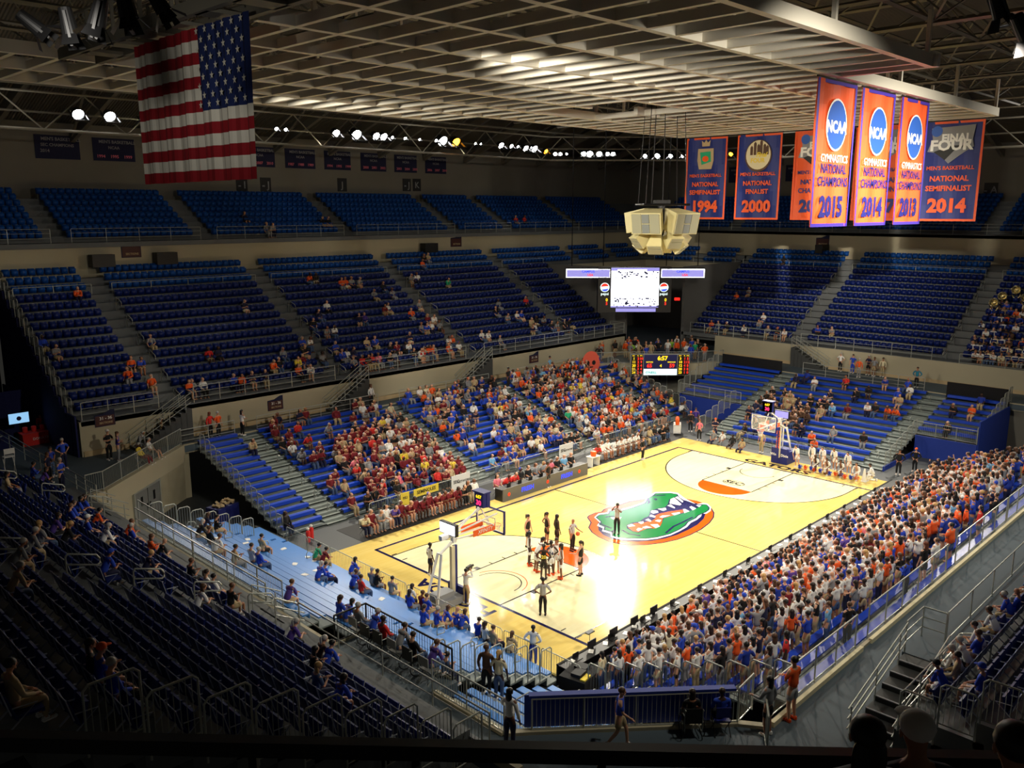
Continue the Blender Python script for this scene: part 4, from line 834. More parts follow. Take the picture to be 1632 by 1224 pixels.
# aisle loop handrails in the chair stands
def loop_mesh(sl=-.3):
    mb = MB(); q = [(0, 0, 0), (0, 0, .86), (.07, 0, .94), (.85, 0, .94+sl*.85), (.94, 0, .84+sl*.94), (.94, 0, .7+sl*.94), (.86, 0, .62+sl*.85), (.02, 0, .62)]; mb.tube(q, .03, 6); return mb.mesh('aisle_handrail', 'rail', True)
LM = loop_mesh()
def loop(p, rz, lab): return tagit(link('aisle_handrail', LM, None, p, rz), lab, 'handrail', 'loop handrails in the stair aisles')
for i in range(0, 7): loop((WX0+.3-WRUN*2*i, -10.1, WZ0+WRISE*2*i), 0, 'grey loop handrail in the left stand, %s up the middle aisle' % ORD[i])
for i in range(0, 4): loop((WX0+.3-WRUN*2*i, 4.6, WZ0+WRISE*2*i), 0, 'grey loop handrail in the left stand, %s up the upper left aisle' % ORD[i])
for j, ax in enumerate(AN):
    for i in range(6): loop((ax+.3, NY0+NRUN*(2*i), NZ0+NRISE*2*i), R(-90), 'loop handrail in the far stand, %s aisle from left, %s up' % (ORD[j], ORD[i]))
for j, ay in enumerate(AE[:2]):
    for i in range(6): loop((EX0+NRUN*(2*i), ay+.3, EZ0+NRISE*2*i), R(180), 'loop handrail in the end stand, %s aisle from left, %s up' % (ORD[j], ORD[i]))
for i in range(3): loop((.9-.2*i, SY0-.3-WRUN*(2*i), SZ0+WRISE*2*i), R(90), 'grey loop handrail in the lower right stand, %s row up' % ORD[2*i])

# ---------------------------------------------------------------- stepped end panels
def gates(lab, n, p0, dp, dirv, L, h=1.05, grp=None, bal=.11, m_='rail', zlow=.12):
    """n baluster panels with rounded top corners; p0 foot of the first, dp step, dirv panel direction"""
    d = Vector(dirv).normalized(); up = Vector((0, 0, 1)); mb = MB(); c_ = .1
    mb.tube([(0, 0, 0), up*(h-c_), up*h+d*c_, up*h+d*(L-c_), up*(h-c_)+d*L, d*L], .026, 6)
    mb.tube([up*zlow, up*zlow+d*L], .018, 4)
    k = int(L/bal)
    for i in range(1, k): mb.tube([up*zlow+d*(L*i/k), up*h+d*(L*i/k)], .009, 3)
    me = mb.mesh('stepped_rail_panel', m_)
    for i in range(n): tagit(link('stepped_rail_panel', me, None, Vector(p0)+Vector(dp)*i), lab % ORD[i], 'rail panel', grp)
gates('stepped rail panel at the left end of the far chair stand, %s from the bottom', 14, (-8.72, NY0-.3, NZ0), (0, NRUN, NRISE), (0, 1, 0), .78, 1.25, bal=.2)
gates('barred rail panel stepping down the near left stand edge, %s from the bottom', 9, (-13.0, -21.0, WZ0-.3), (-1.06, 0, .585), (1, 0, 0), .98, 1.35)
NBX0, NBX1, NBY, NBRUN, NBR = -2.5, 38, 5.0, .68, 15
gates('stepped rail panel at the left end of the far bleachers, %s from the floor', 14, (NBX0-.1, NBY, .1), (0, .68, .227), (0, 1, 0), .62, 1.25)
gates('stepped rail panel at the right end of the far bleachers, %s from the floor', 14, (NBX1+.1, NBY, .1), (0, .68, .227), (0, 1, 0), .62, 1.3)
gates('stepped rail panel beside the left stair of the end bleachers, %s from the floor', 6, (33.6, 1.35, .2), (.95, 0, .27), (1, 0, 0), .88, 1.2)
gates('stepped rail panel beside the right stair of the end bleachers, %s from the floor', 6, (33.6, -13.7, .2), (.95, 0, .27), (1, 0, 0), .88, 1.2)
gates('stepped rail panel at the left end of the raised end bleachers, %s up', 8, (38.9, 7.0, 1.7), (.95, 0, .27), (1, 0, 0), .88, 1.2)
gates('stepped rail panel at the right end of the raised end bleachers, %s up', 8, (38.9, -17.9, 1.7), (.95, 0, .27), (1, 0, 0), .88, 1.2)
gates('stepped rail panel at the near end of the student bleachers, %s from the court', 10, (-3.1, -17.3, .25), (-.0, -.81, .335), (0, -1, 0), .76, 1.25)
gates('stepped rail panel at the far end of the student bleachers, %s from the court', 10, (33.4, -17.3, .25), (0, -.81, .335), (0, -1, 0), .76, 1.25)
gates('stepped rail panel at the left end of the pale blue bleachers, %s from the top', 8, (-10.4, 3.5, ZC-.45), (.66, 0, -.29), (1, 0, 0), .62, 1.3)
gates('stepped rail panel at the right end of the pale blue bleachers, %s from the top', 9, (-9.4, -15.8, ZC-.75), (.66, 0, -.29), (1, 0, 0), .62, 1.3)
gates('stepped rail panel behind the bottom centre barrier, %s from the top', 9, (-10.0, -20.2, 2.9), (.76, 0, -.3), (1, 0, 0), .72, 1.3)

# ---------------------------------------------------------------- bleachers
def bleacher(lab, n, axis, sg, a0, z0, run, rise, b0, b1, m_='bench_blue', k0=0, aisle=False, grp=None, step=.0):
    """n rows; tread k at a0+sg*run*k, height z0+rise*k; benches are parts"""
    cx = (b0+b1)/2; org = (cx, a0, 0) if axis == 'y' else (a0, cx, 0)
    t = empty('bleacher_section', org, 0, lab, 'bleachers' if not aisle else 'stair aisle', grp); w_ = (b1-b0)/2
    dk = MB()
    for k in range(k0, n):
        c0 = sg*run*k; c1 = c0+sg*run; x0, x1 = sorted((c0, c1)); z = z0+rise*k
        A = (-w_, w_, x0, x1) if axis == 'y' else (x0, x1, -w_, w_)
        dk.box(*A, z-.06, z)
        c2 = c0+sg*.03; x2, x3 = sorted((c0, c2)); A2 = (-w_, w_, x2, x3) if axis == 'y' else (x2, x3, -w_, w_); dk.box(*A2, z-rise, z)
        if aisle:
            cm = c0+sg*run*.5; xa, xb = sorted((cm, c1)); A3 = (-w_, w_, xa, xb) if axis == 'y' else (xa, xb, -w_, w_); dk.box(*A3, z, z+rise*.5)
    dk.build('deck', 'bleach_deck', t)
    if not aisle:
        for k in range(k0, n):
            c0 = sg*(run*k+run*.52); c1 = c0+sg*.3; x0, x1 = sorted((c0, c1)); z = z0+rise*k
            A = (-w_+.05, w_-.05, x0, x1) if axis == 'y' else (x0, x1, -w_+.05, w_-.05)
            mb = MB().box(*A, z+.36, z+.42)
            cf = sg*(run*k+run*.52); xf = sorted((cf, cf+sg*.03)); A = (-w_+.05, w_-.05, *xf) if axis == 'y' else (*xf, -w_+.05, w_-.05); mb.box(*A, z+.22, z+.36)
            mb.build('bench', m_, t)
    return t
nb_a = (.9, 12.5, 23.8, 35.6); prev = NBX0
names = ['the half empty left end section', 'the section full of maroon shirts', 'the middle section with gaps', 'the crowded section by the far bench', 'the last short section']
edges = []
for i, a in enumerate(nb_a+(NBX1+.7,)):
    edges.append((prev, a-.7)); prev = a+.7
for i, (a, b) in enumerate(edges): bleacher('royal blue far side bleachers, '+names[i], NBR, 'y', 1, NBY, .1, NBRUN, .227, a, b)
for i, a in enumerate(nb_a): bleacher('grey bleacher stair aisle on the far side, %s from left' % ORD[i], NBR, 'y', 1, NBY-.1, .1, NBRUN, .227, a-.68, a+.68, aisle=True)
LH = MB().tube([(0, 0, 0), (0, 0, .55), (.08, 0, .66), (.36, 0, .6), (.42, 0, .48), (.36, 0, .3), (.02, 0, .34)], .022, 6).mesh('aisle_handrail', 'rail', True)
for j, a in enumerate(nb_a):
    for i in range(6): tagit(link('aisle_handrail', LH, None, (a+.1, NBY+.4+NBRUN*(2*i+1), .1+.227*(2*i+1)), R(-90)), 'small loop handrail, far bleacher aisle %s from left, %s up' % (ORD[j], ORD[i]), 'handrail', 'loop handrails in the bleacher aisles')
EBX, EBRUN, EBR, EBN = 33.5, .95, .262, 13
bleacher('royal blue end bleachers, wide middle section', EBN, 'x', 1, EBX, .1, EBRUN, EBR, -12.1, -.9)
bleacher('royal blue raised end bleachers left of the stair', EBN, 'x', 1, EBX, .1, EBRUN, EBR, .6, 6.8, k0=6)
bleacher('royal blue raised end bleachers right of the stair', EBN, 'x', 1, EBX, .1, EBRUN, EBR, -17.8, -13.6, k0=6)
bleacher('grey left stair of the end bleachers', EBN, 'x', 1, EBX-.1, .1, EBRUN, EBR, -.88, .58, aisle=True); bleacher('grey right stair of the end bleachers', EBN, 'x', 1, EBX-.1, .1, EBRUN, EBR, -13.58, -12.12, aisle=True)
for j, a in enumerate((-.1, -12.8)):
    for i in range(6): tagit(link('aisle_handrail', LH, None, (EBX+.4+EBRUN*(2*i+1), a, .1+EBR*(2*i+1)), R(180)), 'small loop handrail in the %s stair of the end bleachers, %s up' % (('left', 'right')[j], ORD[i]), 'handrail', 'loop handrails in the bleacher aisles')
struct('wall_skirt_blue', MB().box(39.0, 39.15, .7, 6.9, 0, 1.6).box(39.0, 39.15, -17.9, -13.7, 0, 1.6).box(39.1, 46, 6.85, 6.95, 0, 1.7).box(39.1, 46.2, -17.98, -17.88, 0, 3.3).box(33.5, 39, -13.72, -13.62, 0, .35), 'skirt_blue')
rail('guard_rail', 'balustrade in front of the raised end bleachers, left', [(39.0, 6.9, 1.65), (39.0, .75, 1.65)], 1.0, (.1,), 1.6, bal=.12); rail('guard_rail', 'balustrade in front of the raised end bleachers, right', [(39.0, -13.7, 1.65), (39.0, -17.9, 1.65)], 1.0, (.1,), 1.4, bal=.12)
tagit(MB().box(45.9, 46.0, .7, 6.8, ZC-.9, ZC+1.0).build('black_skirt', 'black_cloth'), 'black cloth skirt behind the raised left end bleachers', 'cloth'); tagit(MB().box(45.9, 46.0, -17.9, -13.4, ZC-.9, ZC+1.1).build('black_skirt', 'black_cloth'), 'black cloth skirt behind the raised right end bleachers', 'cloth')
SBN, SRUN, SRISE, SBY = 10, .81, .335, -17.3
bleacher('royal blue student bleachers on the near side under the standing crowd', SBN, 'y', -1, SBY, .15, SRUN, SRISE, -3.0, 33.2)
WBN, WBRUN, WBRISE, WBX = 12, .66, .29, -2.95
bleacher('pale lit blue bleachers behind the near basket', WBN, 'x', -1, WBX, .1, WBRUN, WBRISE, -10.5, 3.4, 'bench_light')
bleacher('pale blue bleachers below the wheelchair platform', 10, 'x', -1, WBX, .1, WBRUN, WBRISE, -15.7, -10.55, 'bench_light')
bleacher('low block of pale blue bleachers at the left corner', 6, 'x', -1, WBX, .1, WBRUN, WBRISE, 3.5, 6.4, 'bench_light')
bleacher('small blue bleacher block at the bottom centre corner', 9, 'x', -1, WBX-.2, .1, .8, .32, -20.0, -16.6, 'bench_light', k0=1)
for i, (a, k) in enumerate(((2.2, 9), (1.2, 7), (.2, 5), (-.6, 2), (-13.2, 3), (-14.9, 2), (-12.0, 4))): tagit(link('aisle_handrail', LH, None, (WBX-WBRUN*(k+.5), a, .1+WBRISE*k+.1), 0), 'small loop handrail standing in the pale blue bleachers, %s from the left' % ORD[[0, 1, 2, 3, 5, 6, 4][i]], 'handrail', 'loop handrails in the bleacher aisles')
# barricades along the court
def barricade(lab, a, b, h=1.0):
    d = (Vector(b)-Vector(a)); L = d.length; d = d.normalized(); mb = MB(); up = Vector((0, 0, 1))
    mb.tube([(0, 0, 0), up*(h-.08), up*h+d*.08, up*h+d*(L-.08), up*(h-.08)+d*L, d*L], .022, 6); mb.tube([up*.15, up*.15+d*L], .014, 4)
    t = empty('barricade', a, 0, lab, 'barricade', 'crowd barricades round the court'); mb.build('frame', 'rail', t); b_ = MB(); k = int(L/.13)
    for i in range(1, k): b_.tube([up*.15+d*(L*i/k), up*h+d*(L*i/k)], .008, 3)
    b_.build('bars', 'rail', t)
x = 2.6; i = 0
while x < 33:
    barricade('steel barricade behind the far sideline, %s from left' % ORD[i], (x, 4.1, 0), (min(x+2.1, 33.4), 4.1, 0)); x += 2.2; i += 1
for i, y in enumerate((4.2, 2.1, 0, -2.1, -4.2, -6.3, -8.4, -10.5, -12.6, -14.7)): barricade('steel barricade in front of the pale blue bleachers, %s from left' % ORD[i], (-2.85, y, 0), (-2.85, y-2.0, 0))
for i, y in enumerate((-1.2, -3.3, -5.4, -7.5, -9.6)): barricade('steel barricade in front of the end bleachers, %s from left' % ORD[i], (33.2, y, 0), (33.2, y-2.0, 0))
# stairs
def stair(lab, org, d, n, run, rise, w_, rails=True):
    t = empty('staircase', org, math.atan2(d[1], d[0]), lab, 'stairs'); mb = MB()
    for k in range(n): mb.box(run*k, run*(k+1)+.02, -w_/2, w_/2, 0, rise*(k+1)-.02); 
    mb.build('steps', 'dark_tread', t); mb = MB()
    for k in range(n): mb.box(run*k-.02, run*k+.04, -w_/2, w_/2, rise*(k+1)-.03, rise*(k+1))
    mb.build('nosing', 'cl_grey', t)
    if rails:
        for s_ in (-1, 1):
            m2 = MB(); y = s_*(w_/2-.03)
            for hz in (1.0, .7, .4): m2.tube([(-.2, y, hz), (run*n, y, rise*n+hz)], .024, 5)
            for k in range(0, n+1, 3): m2.tube([(run*k, y, rise*k*.95), (run*k, y, rise*k+1.0)], .024, 5)
            m2.build('handrail', 'rail', t)
mat('dark_tread', (58, 60, 60), .7)
stair('dark steps from the near walkway up to the lower right seats', (-4.0, -27.95, ZC), (1, 0), 7, .55, .157, 1.25)
stair('dark steps up to the seats farther along the near walkway', (13.2, -27.95, ZC), (1, 0), 6, .5, .18, 1.2)
stair('steep stair up the wall between the first far stand sections', (-5.9, 16.45, ZC), (1, 0), 10, .36, .21, 1.0)
stair('stair up the wall beside the second far stand aisle', (8.2, 16.45, ZC), (1, 0), 9, .36, .23, 1.0)
stair('stair up the wall below the middle far stand', (21.0, 16.45, ZC), (1, 0), 9, .36, .23, 1.0)
stair('stair down the end wall from the first end aisle', (49.9, -1.6, ZC), (0, 1), 9, .36, .2, 1.0)
stair('small steps from the left walkway to the middle aisle of dark seats', (-11.4, -10.4, ZC), (-1, 0), 3, .3, .2, 1.6)
stair('small steps from the left walkway to the upper left aisle', (-11.4, 4.6, ZC), (-1, 0), 3, .3, .2, 1.6)
rail('guard_rail', 'rail round the landing above the near walkway steps', [(-.1, -27.3, SZ0), (1.3, -27.3, SZ0), (1.3, -28.0, SZ0)], 1.0, (.33, .66), 1.5)
rail('guard_rail', 'long rail between the near walkway and the lower right seats', [(1.4, -28.0, SZ0), (13.0, -28.0, SZ0)], 1.0, (.05,), 2.2)
rail('guard_rail', 'rail beyond the farther walkway steps at the right edge', [(16.6, -27.4, SZ0), (40, -27.4, SZ0)], 1.0, (.05,), 2.6)
rail('guard_rail', 'rail in front of the nearest seats of the lower right stand', [(-4.3, -28.72, SZ0), (-.1, -28.72, SZ0)], 1.0, (.33, .66), 1.6)
# barred slanting end panels at the bottom right
gates('barred rail panel at the bottom right corner of the stand, %s from left', 3, (-4.6, -28.8, SZ0+.1), (0.0, -.93, .52), (0, -1, 0), .86, 1.2)
struct('floor_corner_near', MB().prism([(-13, -21.1), (-4.5, -29), (-4.5, -45), (-30, -45), (-30, -21.1)], 2.5, 3.3), 'dark_wall')
# our own deck edge in front of the viewer
fwd = Vector((.712, .702, 0)); rt = Vector((.702, -.712, 0)); c0 = CAM+fwd*5.6
pr = empty('parapet', (c0.x, c0.y, 13.13), R(44.6-90-2.0), 'dark parapet of the upper deck along the bottom edge', 'parapet')
MB().box(-9, 9, -.05, .05, .86, .98).build('top_rail', 'rail_black', pr); MB().box(-9, 9, -.02, .02, -.6, .55).build('panel', 'black', pr)
mb = MB()
for x in (-6.2, -4.1, -1.9, .65, 2.6, 4.9): mb.box(x-.03, x+.03, -.03, .03, -.2, .88)
mb.build('post', 'rail_black', pr)
PN = [('n',-8.36,6,'blue'),('n',-7.92,5,'grey'),('n',-4.49,2,'orange'),('n',-3.93,3,'orange'),('n',-3.36,3,'blue'),('n',-3.36,1,'orange'),('n',-1.83,5,'grey'),('n',-1.3,0,'orange'),('n',-4.59,11,'orange'),('n',1.42,3,'red'),('n',2.04,3,'navy'),('n',6.47,8,'navy'),('n',-0.35,0,'white'),('n',-1.03,0,'grey'),('n',1.8,0,'blue'),('n',2.37,0,'orange'),('n',3.2,0,'navy'),('n',4.25,0,'navy'),('n',5.22,1,'orange'),('n',5.85,1,'black'),('n',6.76,2,'grey'),('n',7.3,1,'yellow'),('n',7.86,1,'maroon'),('n',8.45,2,'black'),('n',6.91,0,'orange'),('n',7.93,0,'white'),('n',9.5,1,'grey'),('n',8.85,3,'blue'),('n',9.3,3,'white'),('n',13.36,7,'white'),('n',12.06,6,'navy'),('n',10.94,5,'black'),('n',11.47,4,'grey'),('n',12.11,4,'white'),('n',11.2,2,'blue'),('n',13.66,11,'orange'),('n',14.36,11,'black'),('n',16.49,10,'orange'),('n',16.91,10,'orange'),('n',17.52,10,'grey'),('n',18.14,10,'grey'),('n',27.56,13,'black'),('n',28.16,13,'tan'),('n',23.93,10,'grey'),('n',24.81,10,'white'),('n',26.82,12,'orange'),('n',27.63,9,'green'),('n',18.76,8,'grey'),('n',20.28,9,'black'),('n',20.64,8,'grey'),('n',18.37,6,'maroon'),('n',18.86,6,'white'),('n',15.31,5,'navy'),('n',15.84,5,'purple'),('n',20.77,5,'orange'),('n',22.29,6,'grey'),('n',21.85,4,'maroon'),('n',22.48,4,'white'),('n',20.49,3,'grey'),('n',20.92,3,'blue'),('n',21.55,3,'white'),('n',22.49,3,'grey'),('n',18.48,2,'navy'),('n',21.87,1,'white'),('n',22.3,1,'orange'),('n',21.33,0,'orange'),('n',22.5,0,'white'),('n',14.18,2,'tan'),('n',15.04,2,'blue'),('n',16.0,1,'black'),('n',16.55,1,'maroon'),('n',17.07,1,'navy'),('n',17.54,1,'white'),('n',17.57,0,'black'),('n',18.09,0,'white'),('n',19.17,0,'orange'),('n',19.65,0,'orange'),('n',18.63,0,'tan'),('n',19.74,0,'grey'),('n',21.41,0,'white'),('n',14.09,0,'pink'),('n',14.98,0,'black'),('n',13.52,0,'red'),('n',12.54,0,'red'),('n',13.05,0,'black'),('n',11.7,1,'white'),('n',11.31,1,'blue'),('n',11.78,0,'grey'),('n',12.45,1,'navy'),('n',18.31,0,'red'),('n',19.41,0,'orange'),('n',15.63,0,'grey'),('n',25.99,1,'white'),('n',26.52,1,'white'),('n',27.45,0,'grey'),('n',31.3,5,'grey'),('n',30.14,4,'black'),('n',30.67,3,'grey'),('n',32.1,3,'white'),('n',32.71,3,'blue'),('n',33.86,2,'black'),('n',34.72,2,'grey'),('n',35.04,5,'red'),('n',33.1,2,'tan'),('n',32.42,1,'navy'),('n',32.96,1,'white'),('n',35.19,1,'black'),('n',35.66,1,'grey'),('n',37.11,1,'black'),('n',37.92,1,'black'),('e',6.76,2,'white'),('e',6.67,1,'grey'),('e',11.82,0,'orange'),('e',10.95,0,'grey'),('e',9.93,0,'black'),('e',7.84,0,'white'),('e',5.38,0,'grey'),('e',4.33,0,'black'),('e',3.49,0,'white'),('e',0.53,1,'blue'),('e',-0.84,1,'grey'),('e',11.35,5,'orange'),('e',10.4,6,'grey'),('e',9.16,12,'black'),('u',13.08,0,'grey'),('u',11.61,2,'navy'),('u',12.7,0,'grey'),('u',18.89,1,'black'),('u',19.42,1,'black'),('u',43.99,1,'red'),('u',45.29,1,'red')]
PW = [(7,-10.12,0.28,'grey','tan','grey'),(6,-7.93,0.41,'grey','tan','grey'),(4,-5.15,0.27,'black','navy'),(4,-3.95,0.17,'purple'),(5,-6.09,0.27,'grey'),(2,0.26,0.22,'blue'),(1,2.32,0.09,'blue'),(0,3.71,0.18,'blue'),(1,0.14,0.23,'orange'),(2,-3.49,0.15,'white','khaki'),(2,-2.17,0.09,'blue','navy'),(2,-0.32,0.25,'blue'),(0,-0.76,0.95,'orange'),(0,-1.55,1.07,'blue','khaki'),(0,11.04,0.3,'blue'),(0,9.75,0.74,'purple'),(3,4.4,0.09,'tan'),(4,-8.78,0.22,'blue','navy'),(2,-7.3,0.13,'navy','khaki'),(0,-3.3,0.1,'orange'),(0,-4.0,0.02,'black','tan'),(0,-6.82,0.05,'black','black'),(0,-8.26,0.45,'white'),(0,-8.83,0.58,'white','tan'),(0,-10.02,0.51,'black','khaki'),(2,-11.24,0.15,'white','black'),(0,-13.76,1.1,'purple','black'),(10,-20.56,0.21,'tan'),(8,-19.84,0.03,'blue','black'),(8,-18.72,0.29,'black','black'),(1,-16.29,0.18,'black'),(0,-15.38,0.15,'brown'),(0,-15.87,0.05,'blue','navy'),(2,-18.08,0.24,'denim'),(2,-19.0,0.02,'blue','white'),(8,-13.27,0.14,'tan')]
PS = [(0,-2.36,0.61,'blue','white'),(0,0.18,0.1,'blue','tan'),(1,-2.83,0.56,'blue','white'),(0,-1.15,1.46,'white','black'),(0,-0.47,1.35,'white','black'),(0,0.15,1.33,'white'),(0,1.98,1.07,'blue'),(0,1.0,0.39,'white','khaki'),(0,3.41,0.49,'white'),(0,2.02,1.46,'blue'),(0,3.04,0.82,'grey'),(0,3.96,1.05,'grey'),(0,-1.38,2.19,'tan'),(0,2.19,1.51,'blue','khaki')]
PB = [(6,6.24,0.09,'black'),(7,4.13,0.1,'navy'),(9,0.88,0.0,'black','tan'),(9,-0.39,0.11,'black'),(10,-2.13,0.13,'white'),(10,-3.89,0.07,'tan','grey'),(8,-3.56,0.07,'blue','denim'),(8,-2.94,0.13,'white'),(5,-0.2,0.07,'tan'),(11,-9.12,0.39,'purple'),(5,-4.88,0.1,'blue'),(4,-4.58,0.06,'blue','navy'),(1,-0.42,0.1,'green'),(1,-1.09,0.07,'maroon'),(10,-10.52,0.0,'blue'),(10,-10.92,0.03,'blue'),(0,-2.57,0.03,'blue'),(3,-5.55,0.03,'blue'),(3,-6.3,0.03,'red','denim'),(0,-4.37,0.2,'grey'),(0,-4.65,0.92,'black'),(0,-5.82,0.41,'grey'),(0,-7.01,0.27,'white'),(1,-8.01,0.08,'blue'),(0,-7.97,0.02,'maroon'),(0,-8.38,0.57,'blue'),(3,-10.51,0.1,'blue','khaki'),(2,-10.55,0.03,'blue','khaki'),(1,-10.14,0.06,'blue'),(0,-10.27,0.04,'blue','khaki'),(0,-10.55,0.43,'blue'),(0,-11.63,0.52,'blue'),(0,-12.09,0.54,'white'),(0,-12.57,0.85,'tan'),(11,-16.46,0.15,'denim'),(0,-13.43,0.75,'tan')]
PC = {'black1':(6.05,-5.5),'black2':(7.03,-5.98),'black3':(7.15,-6.61),'refball':(7.28,-7.61),'black4':(5.17,-9.96),'white1':(4.27,-7.28),'white2':(3.95,-8.07),'b20':(3.55,-8.95),'w34':(4.14,-8.91),'w5':(4.6,-8.84),'w6':(4.21,-9.52),'refback':(0.65,-11.56),'refc':(10.91,-7.79),'sideline':(14.4,0.62),'camman':(-0.96,-8.23),'camseat':(-0.09,-4.63),'stander':(-2.76,-14.16),'coach':(24.01,0.0),'cop1':(33.42,-14.72),'cop2':(34.96,-15.25),'pink':(31.6,0.05),'blueA':(32.13,-0.48),'navyA':(32.81,-0.63),'bl':(33.48,2.09),'purp':(34.84,2.49),'hoopman':(31.78,-5.26),'ph1':(31.71,-1.13),'ph2':(31.87,-1.82),'ph3':(31.46,-2.95),'ph4':(31.03,-4.01),'ch1':(31.11,-9.65),'ch2':(31.06,-10.46),'ch3':(31.33,-11.16),'ch4':(31.01,-12.29),'ch5':(30.12,-10.35),'ch6':(29.98,-11.24),'ch7':(30.23,-12.1),'ch8':(30.29,-13.17),'kneel':(30.63,-14.09),'ch9':(30.18,-8.92),'man2':(31.76,-7.15),'man3':(31.62,-8.83)}
PK = {'redwoman':(-1.24,15.79),'vest':(-0.8,15.56),'blueblazer':(0.52,14.9),'guard':(-7.77,15.3),'purple':(-7.48,14.64),'sitlady':(-7.1,14.25),'greylady':(-6.39,14.46),'sit2':(-5.74,14.75),'stander2':(-4.07,16.91),'blue1':(-10.3,15.19),'blue2':(-11.26,14.16),'navy1':(-11.74,13.06),'blue3':(-11.75,11.12),'sit3':(-12.04,14.62),'w1':(11.47,15.81),'blk':(23.61,13.45),'sky1':(30.13,14.73),'blueback':(28.6,11.41),'grey1':(28.91,10.33),'nvy':(33.86,14.45),'dark':(32.3,11.69),'end1':(50.97,-2.86),'end2':(49.97,-4.05),'end3':(48.31,-5.33),'end4':(50.06,-5.43),'end5':(49.83,-6.03),'end6':(50.45,-6.67),'endtall':(47.36,-10.57),'endguard':(39.85,-1.87),'blueman':(-8.78,-23.02),'greywoman':(-5.46,-25.65),'orangeman':(-4.31,-25.78),'wheel':(-6.76,-24.04),'bluechair':(-6.19,-24.62),'counter':(-10.92,-20.93),'wch1':(-10.17,-12.47),'wch2':(-10.13,-13.14),'wch3':(-10.07,-14.12),'wch4':(-10.28,-15.07),'wch5':(-10.05,-15.59),'arm':(-10.17,-16.82),'t1':(-9.41,-16.24),'booth':(-8.95,25.41),'boothsit':(-9.33,23.53),'couple1':(-8.87,-17.87),'couple2':(-8.72,-18.28),'cyan':(-9.51,-17.49)}
# ---------------------------------------------------------------- people
def skinned(chains, sub=1, smooth=True):
    """chains: list of lists of (x, y, z, rx, ry) ; a first point equal to an earlier one joins there"""
    verts, edges, rad, roots = [], [], [], []
    idx = {}
    for ch in chains:
        prev = None
        for j, (x, y, z, rx, ry) in enumerate(ch):
            key = (round(x, 4), round(y, 4), round(z, 4))
            if key in idx: cur = idx[key]
            else:
                cur = len(verts); idx[key] = cur; verts.append((x, y, z)); rad.append((rx, ry))
                if j == 0: roots.append(cur)
            if prev is not None and prev != cur: edges.append((prev, cur))
            prev = cur
    me = bpy.data.meshes.new('tmp'); me.from_pydata(verts, edges, []); o = bpy.data.objects.new('tmp', me); col.objects.link(o)
    o.modifiers.new('s', 'SKIN'); sv = me.skin_vertices[0].data if me.skin_vertices else None
    if sv is None:
        bm = bmesh.new(); bm.from_mesh(me); bm.verts.layers.skin.verify(); bm.to_mesh(me); bm.free(); sv = me.skin_vertices[0].data
    for i, r_ in enumerate(rad): sv[i].radius = r_; sv[i].use_root = i in roots
    o.modifiers['s'].branch_smoothing = .6
    if sub: m_ = o.modifiers.new('d', 'SUBSURF'); m_.levels = sub; m_.render_levels = sub
    dg = bpy.context.evaluated_depsgraph_get(); out = bpy.data.meshes.new_from_object(o.evaluated_get(dg)); bpy.data.objects.remove(o)
    if smooth: out.polygons.foreach_set('use_smooth', [True]*len(out.polygons))
    return out
def V3(*a): return Vector(a)
POSES = {}
def pose(name, pelvis, chest, head, hl, hr, kl, kr, al, ar, el, er, wl, wr, face=(0, 1, 0)):
    POSES[name] = dict(pelvis=V3(*pelvis), chest=V3(*chest), head=V3(*head), kl=V3(*kl), kr=V3(*kr), al=V3(*al), ar=V3(*ar), el=V3(*el), er=V3(*er), wl=V3(*wl), wr=V3(*wr), face=V3(*face))
# facing +Y, z up, feet at 0 (sitting poses: seat surface at 0)
ST = dict(pelvis=(0, 0, .93), chest=(0, 0, 1.32), head=(0, .02, 1.61), hl=0, hr=0)
def stand(name, el, er, wl, wr, kl=(-.1, .02, .49), kr=(.1, .02, .49), al=(-.11, -.02, .07), ar=(.11, -.02, .07), lean=0., face=(0, 1, 0)):
    pose(name, (0, 0, .93), (0, lean*.4, 1.32), (0, .02+lean*.7, 1.61-abs(lean)*.1), 0, 0, kl, kr, al, ar, el, er, wl, wr, face)
stand('down', (-.27, -.02, 1.12), (.27, -.02, 1.12), (-.27, .06, .87), (.27, .06, .87))
stand('clap', (-.24, .04, 1.14), (.24, .04, 1.14), (-.05, .27, 1.2), (.05, .27, 1.2))
stand('folded', (-.25, .05, 1.13), (.25, .05, 1.13), (.08, .2, 1.14), (-.08, .21, 1.18))
stand('hips', (-.36, -.05, 1.14), (.36, -.05, 1.14), (-.17, .06, .98), (.17, .06, .98))
stand('raised', (-.34, .05, 1.52), (.34, .05, 1.52), (-.3, .1, 1.78), (.3, .1, 1.78))
stand('phone', (-.24, .06, 1.14), (.25, .04, 1.14), (-.06, .26, 1.34), (.27, .12, .9), face=(0, 1, -.2))
stand('walk', (-.26, -.12, 1.13), (.26, .1, 1.14), (-.24, -.12, .88), (.22, .3, 1.0), (-.1, .18, .52), (.1, -.04, .49), (-.1, .22, .08), (.1, -.3, .12), .05)
stand('hold', (-.26, .1, 1.14), (.26, -.02, 1.12), (-.2, .36, 1.1), (.27, .06, .87))
stand('bend', (-.22, .3, 1.0), (.22, .3, 1.0), (-.12, .34, .74), (.12, .34, .74), lean=.55, face=(0, 1, -.5))
stand('camera', (-.26, .16, 1.3), (.28, .14, 1.34), (-.08, .3, 1.52), (.12, .24, 1.55))
pose('kneel', (0, -.05, .48), (0, .12, .85), (0, .22, 1.12), 0, 0, (-.12, .32, .42), (.12, .22, .06), (-.12, .28, .06), (.12, -.22, .07), (-.25, .16, .66), (.25, .18, .66), (-.14, .34, .52), (.16, .36, .5), (0, 1, -.1))
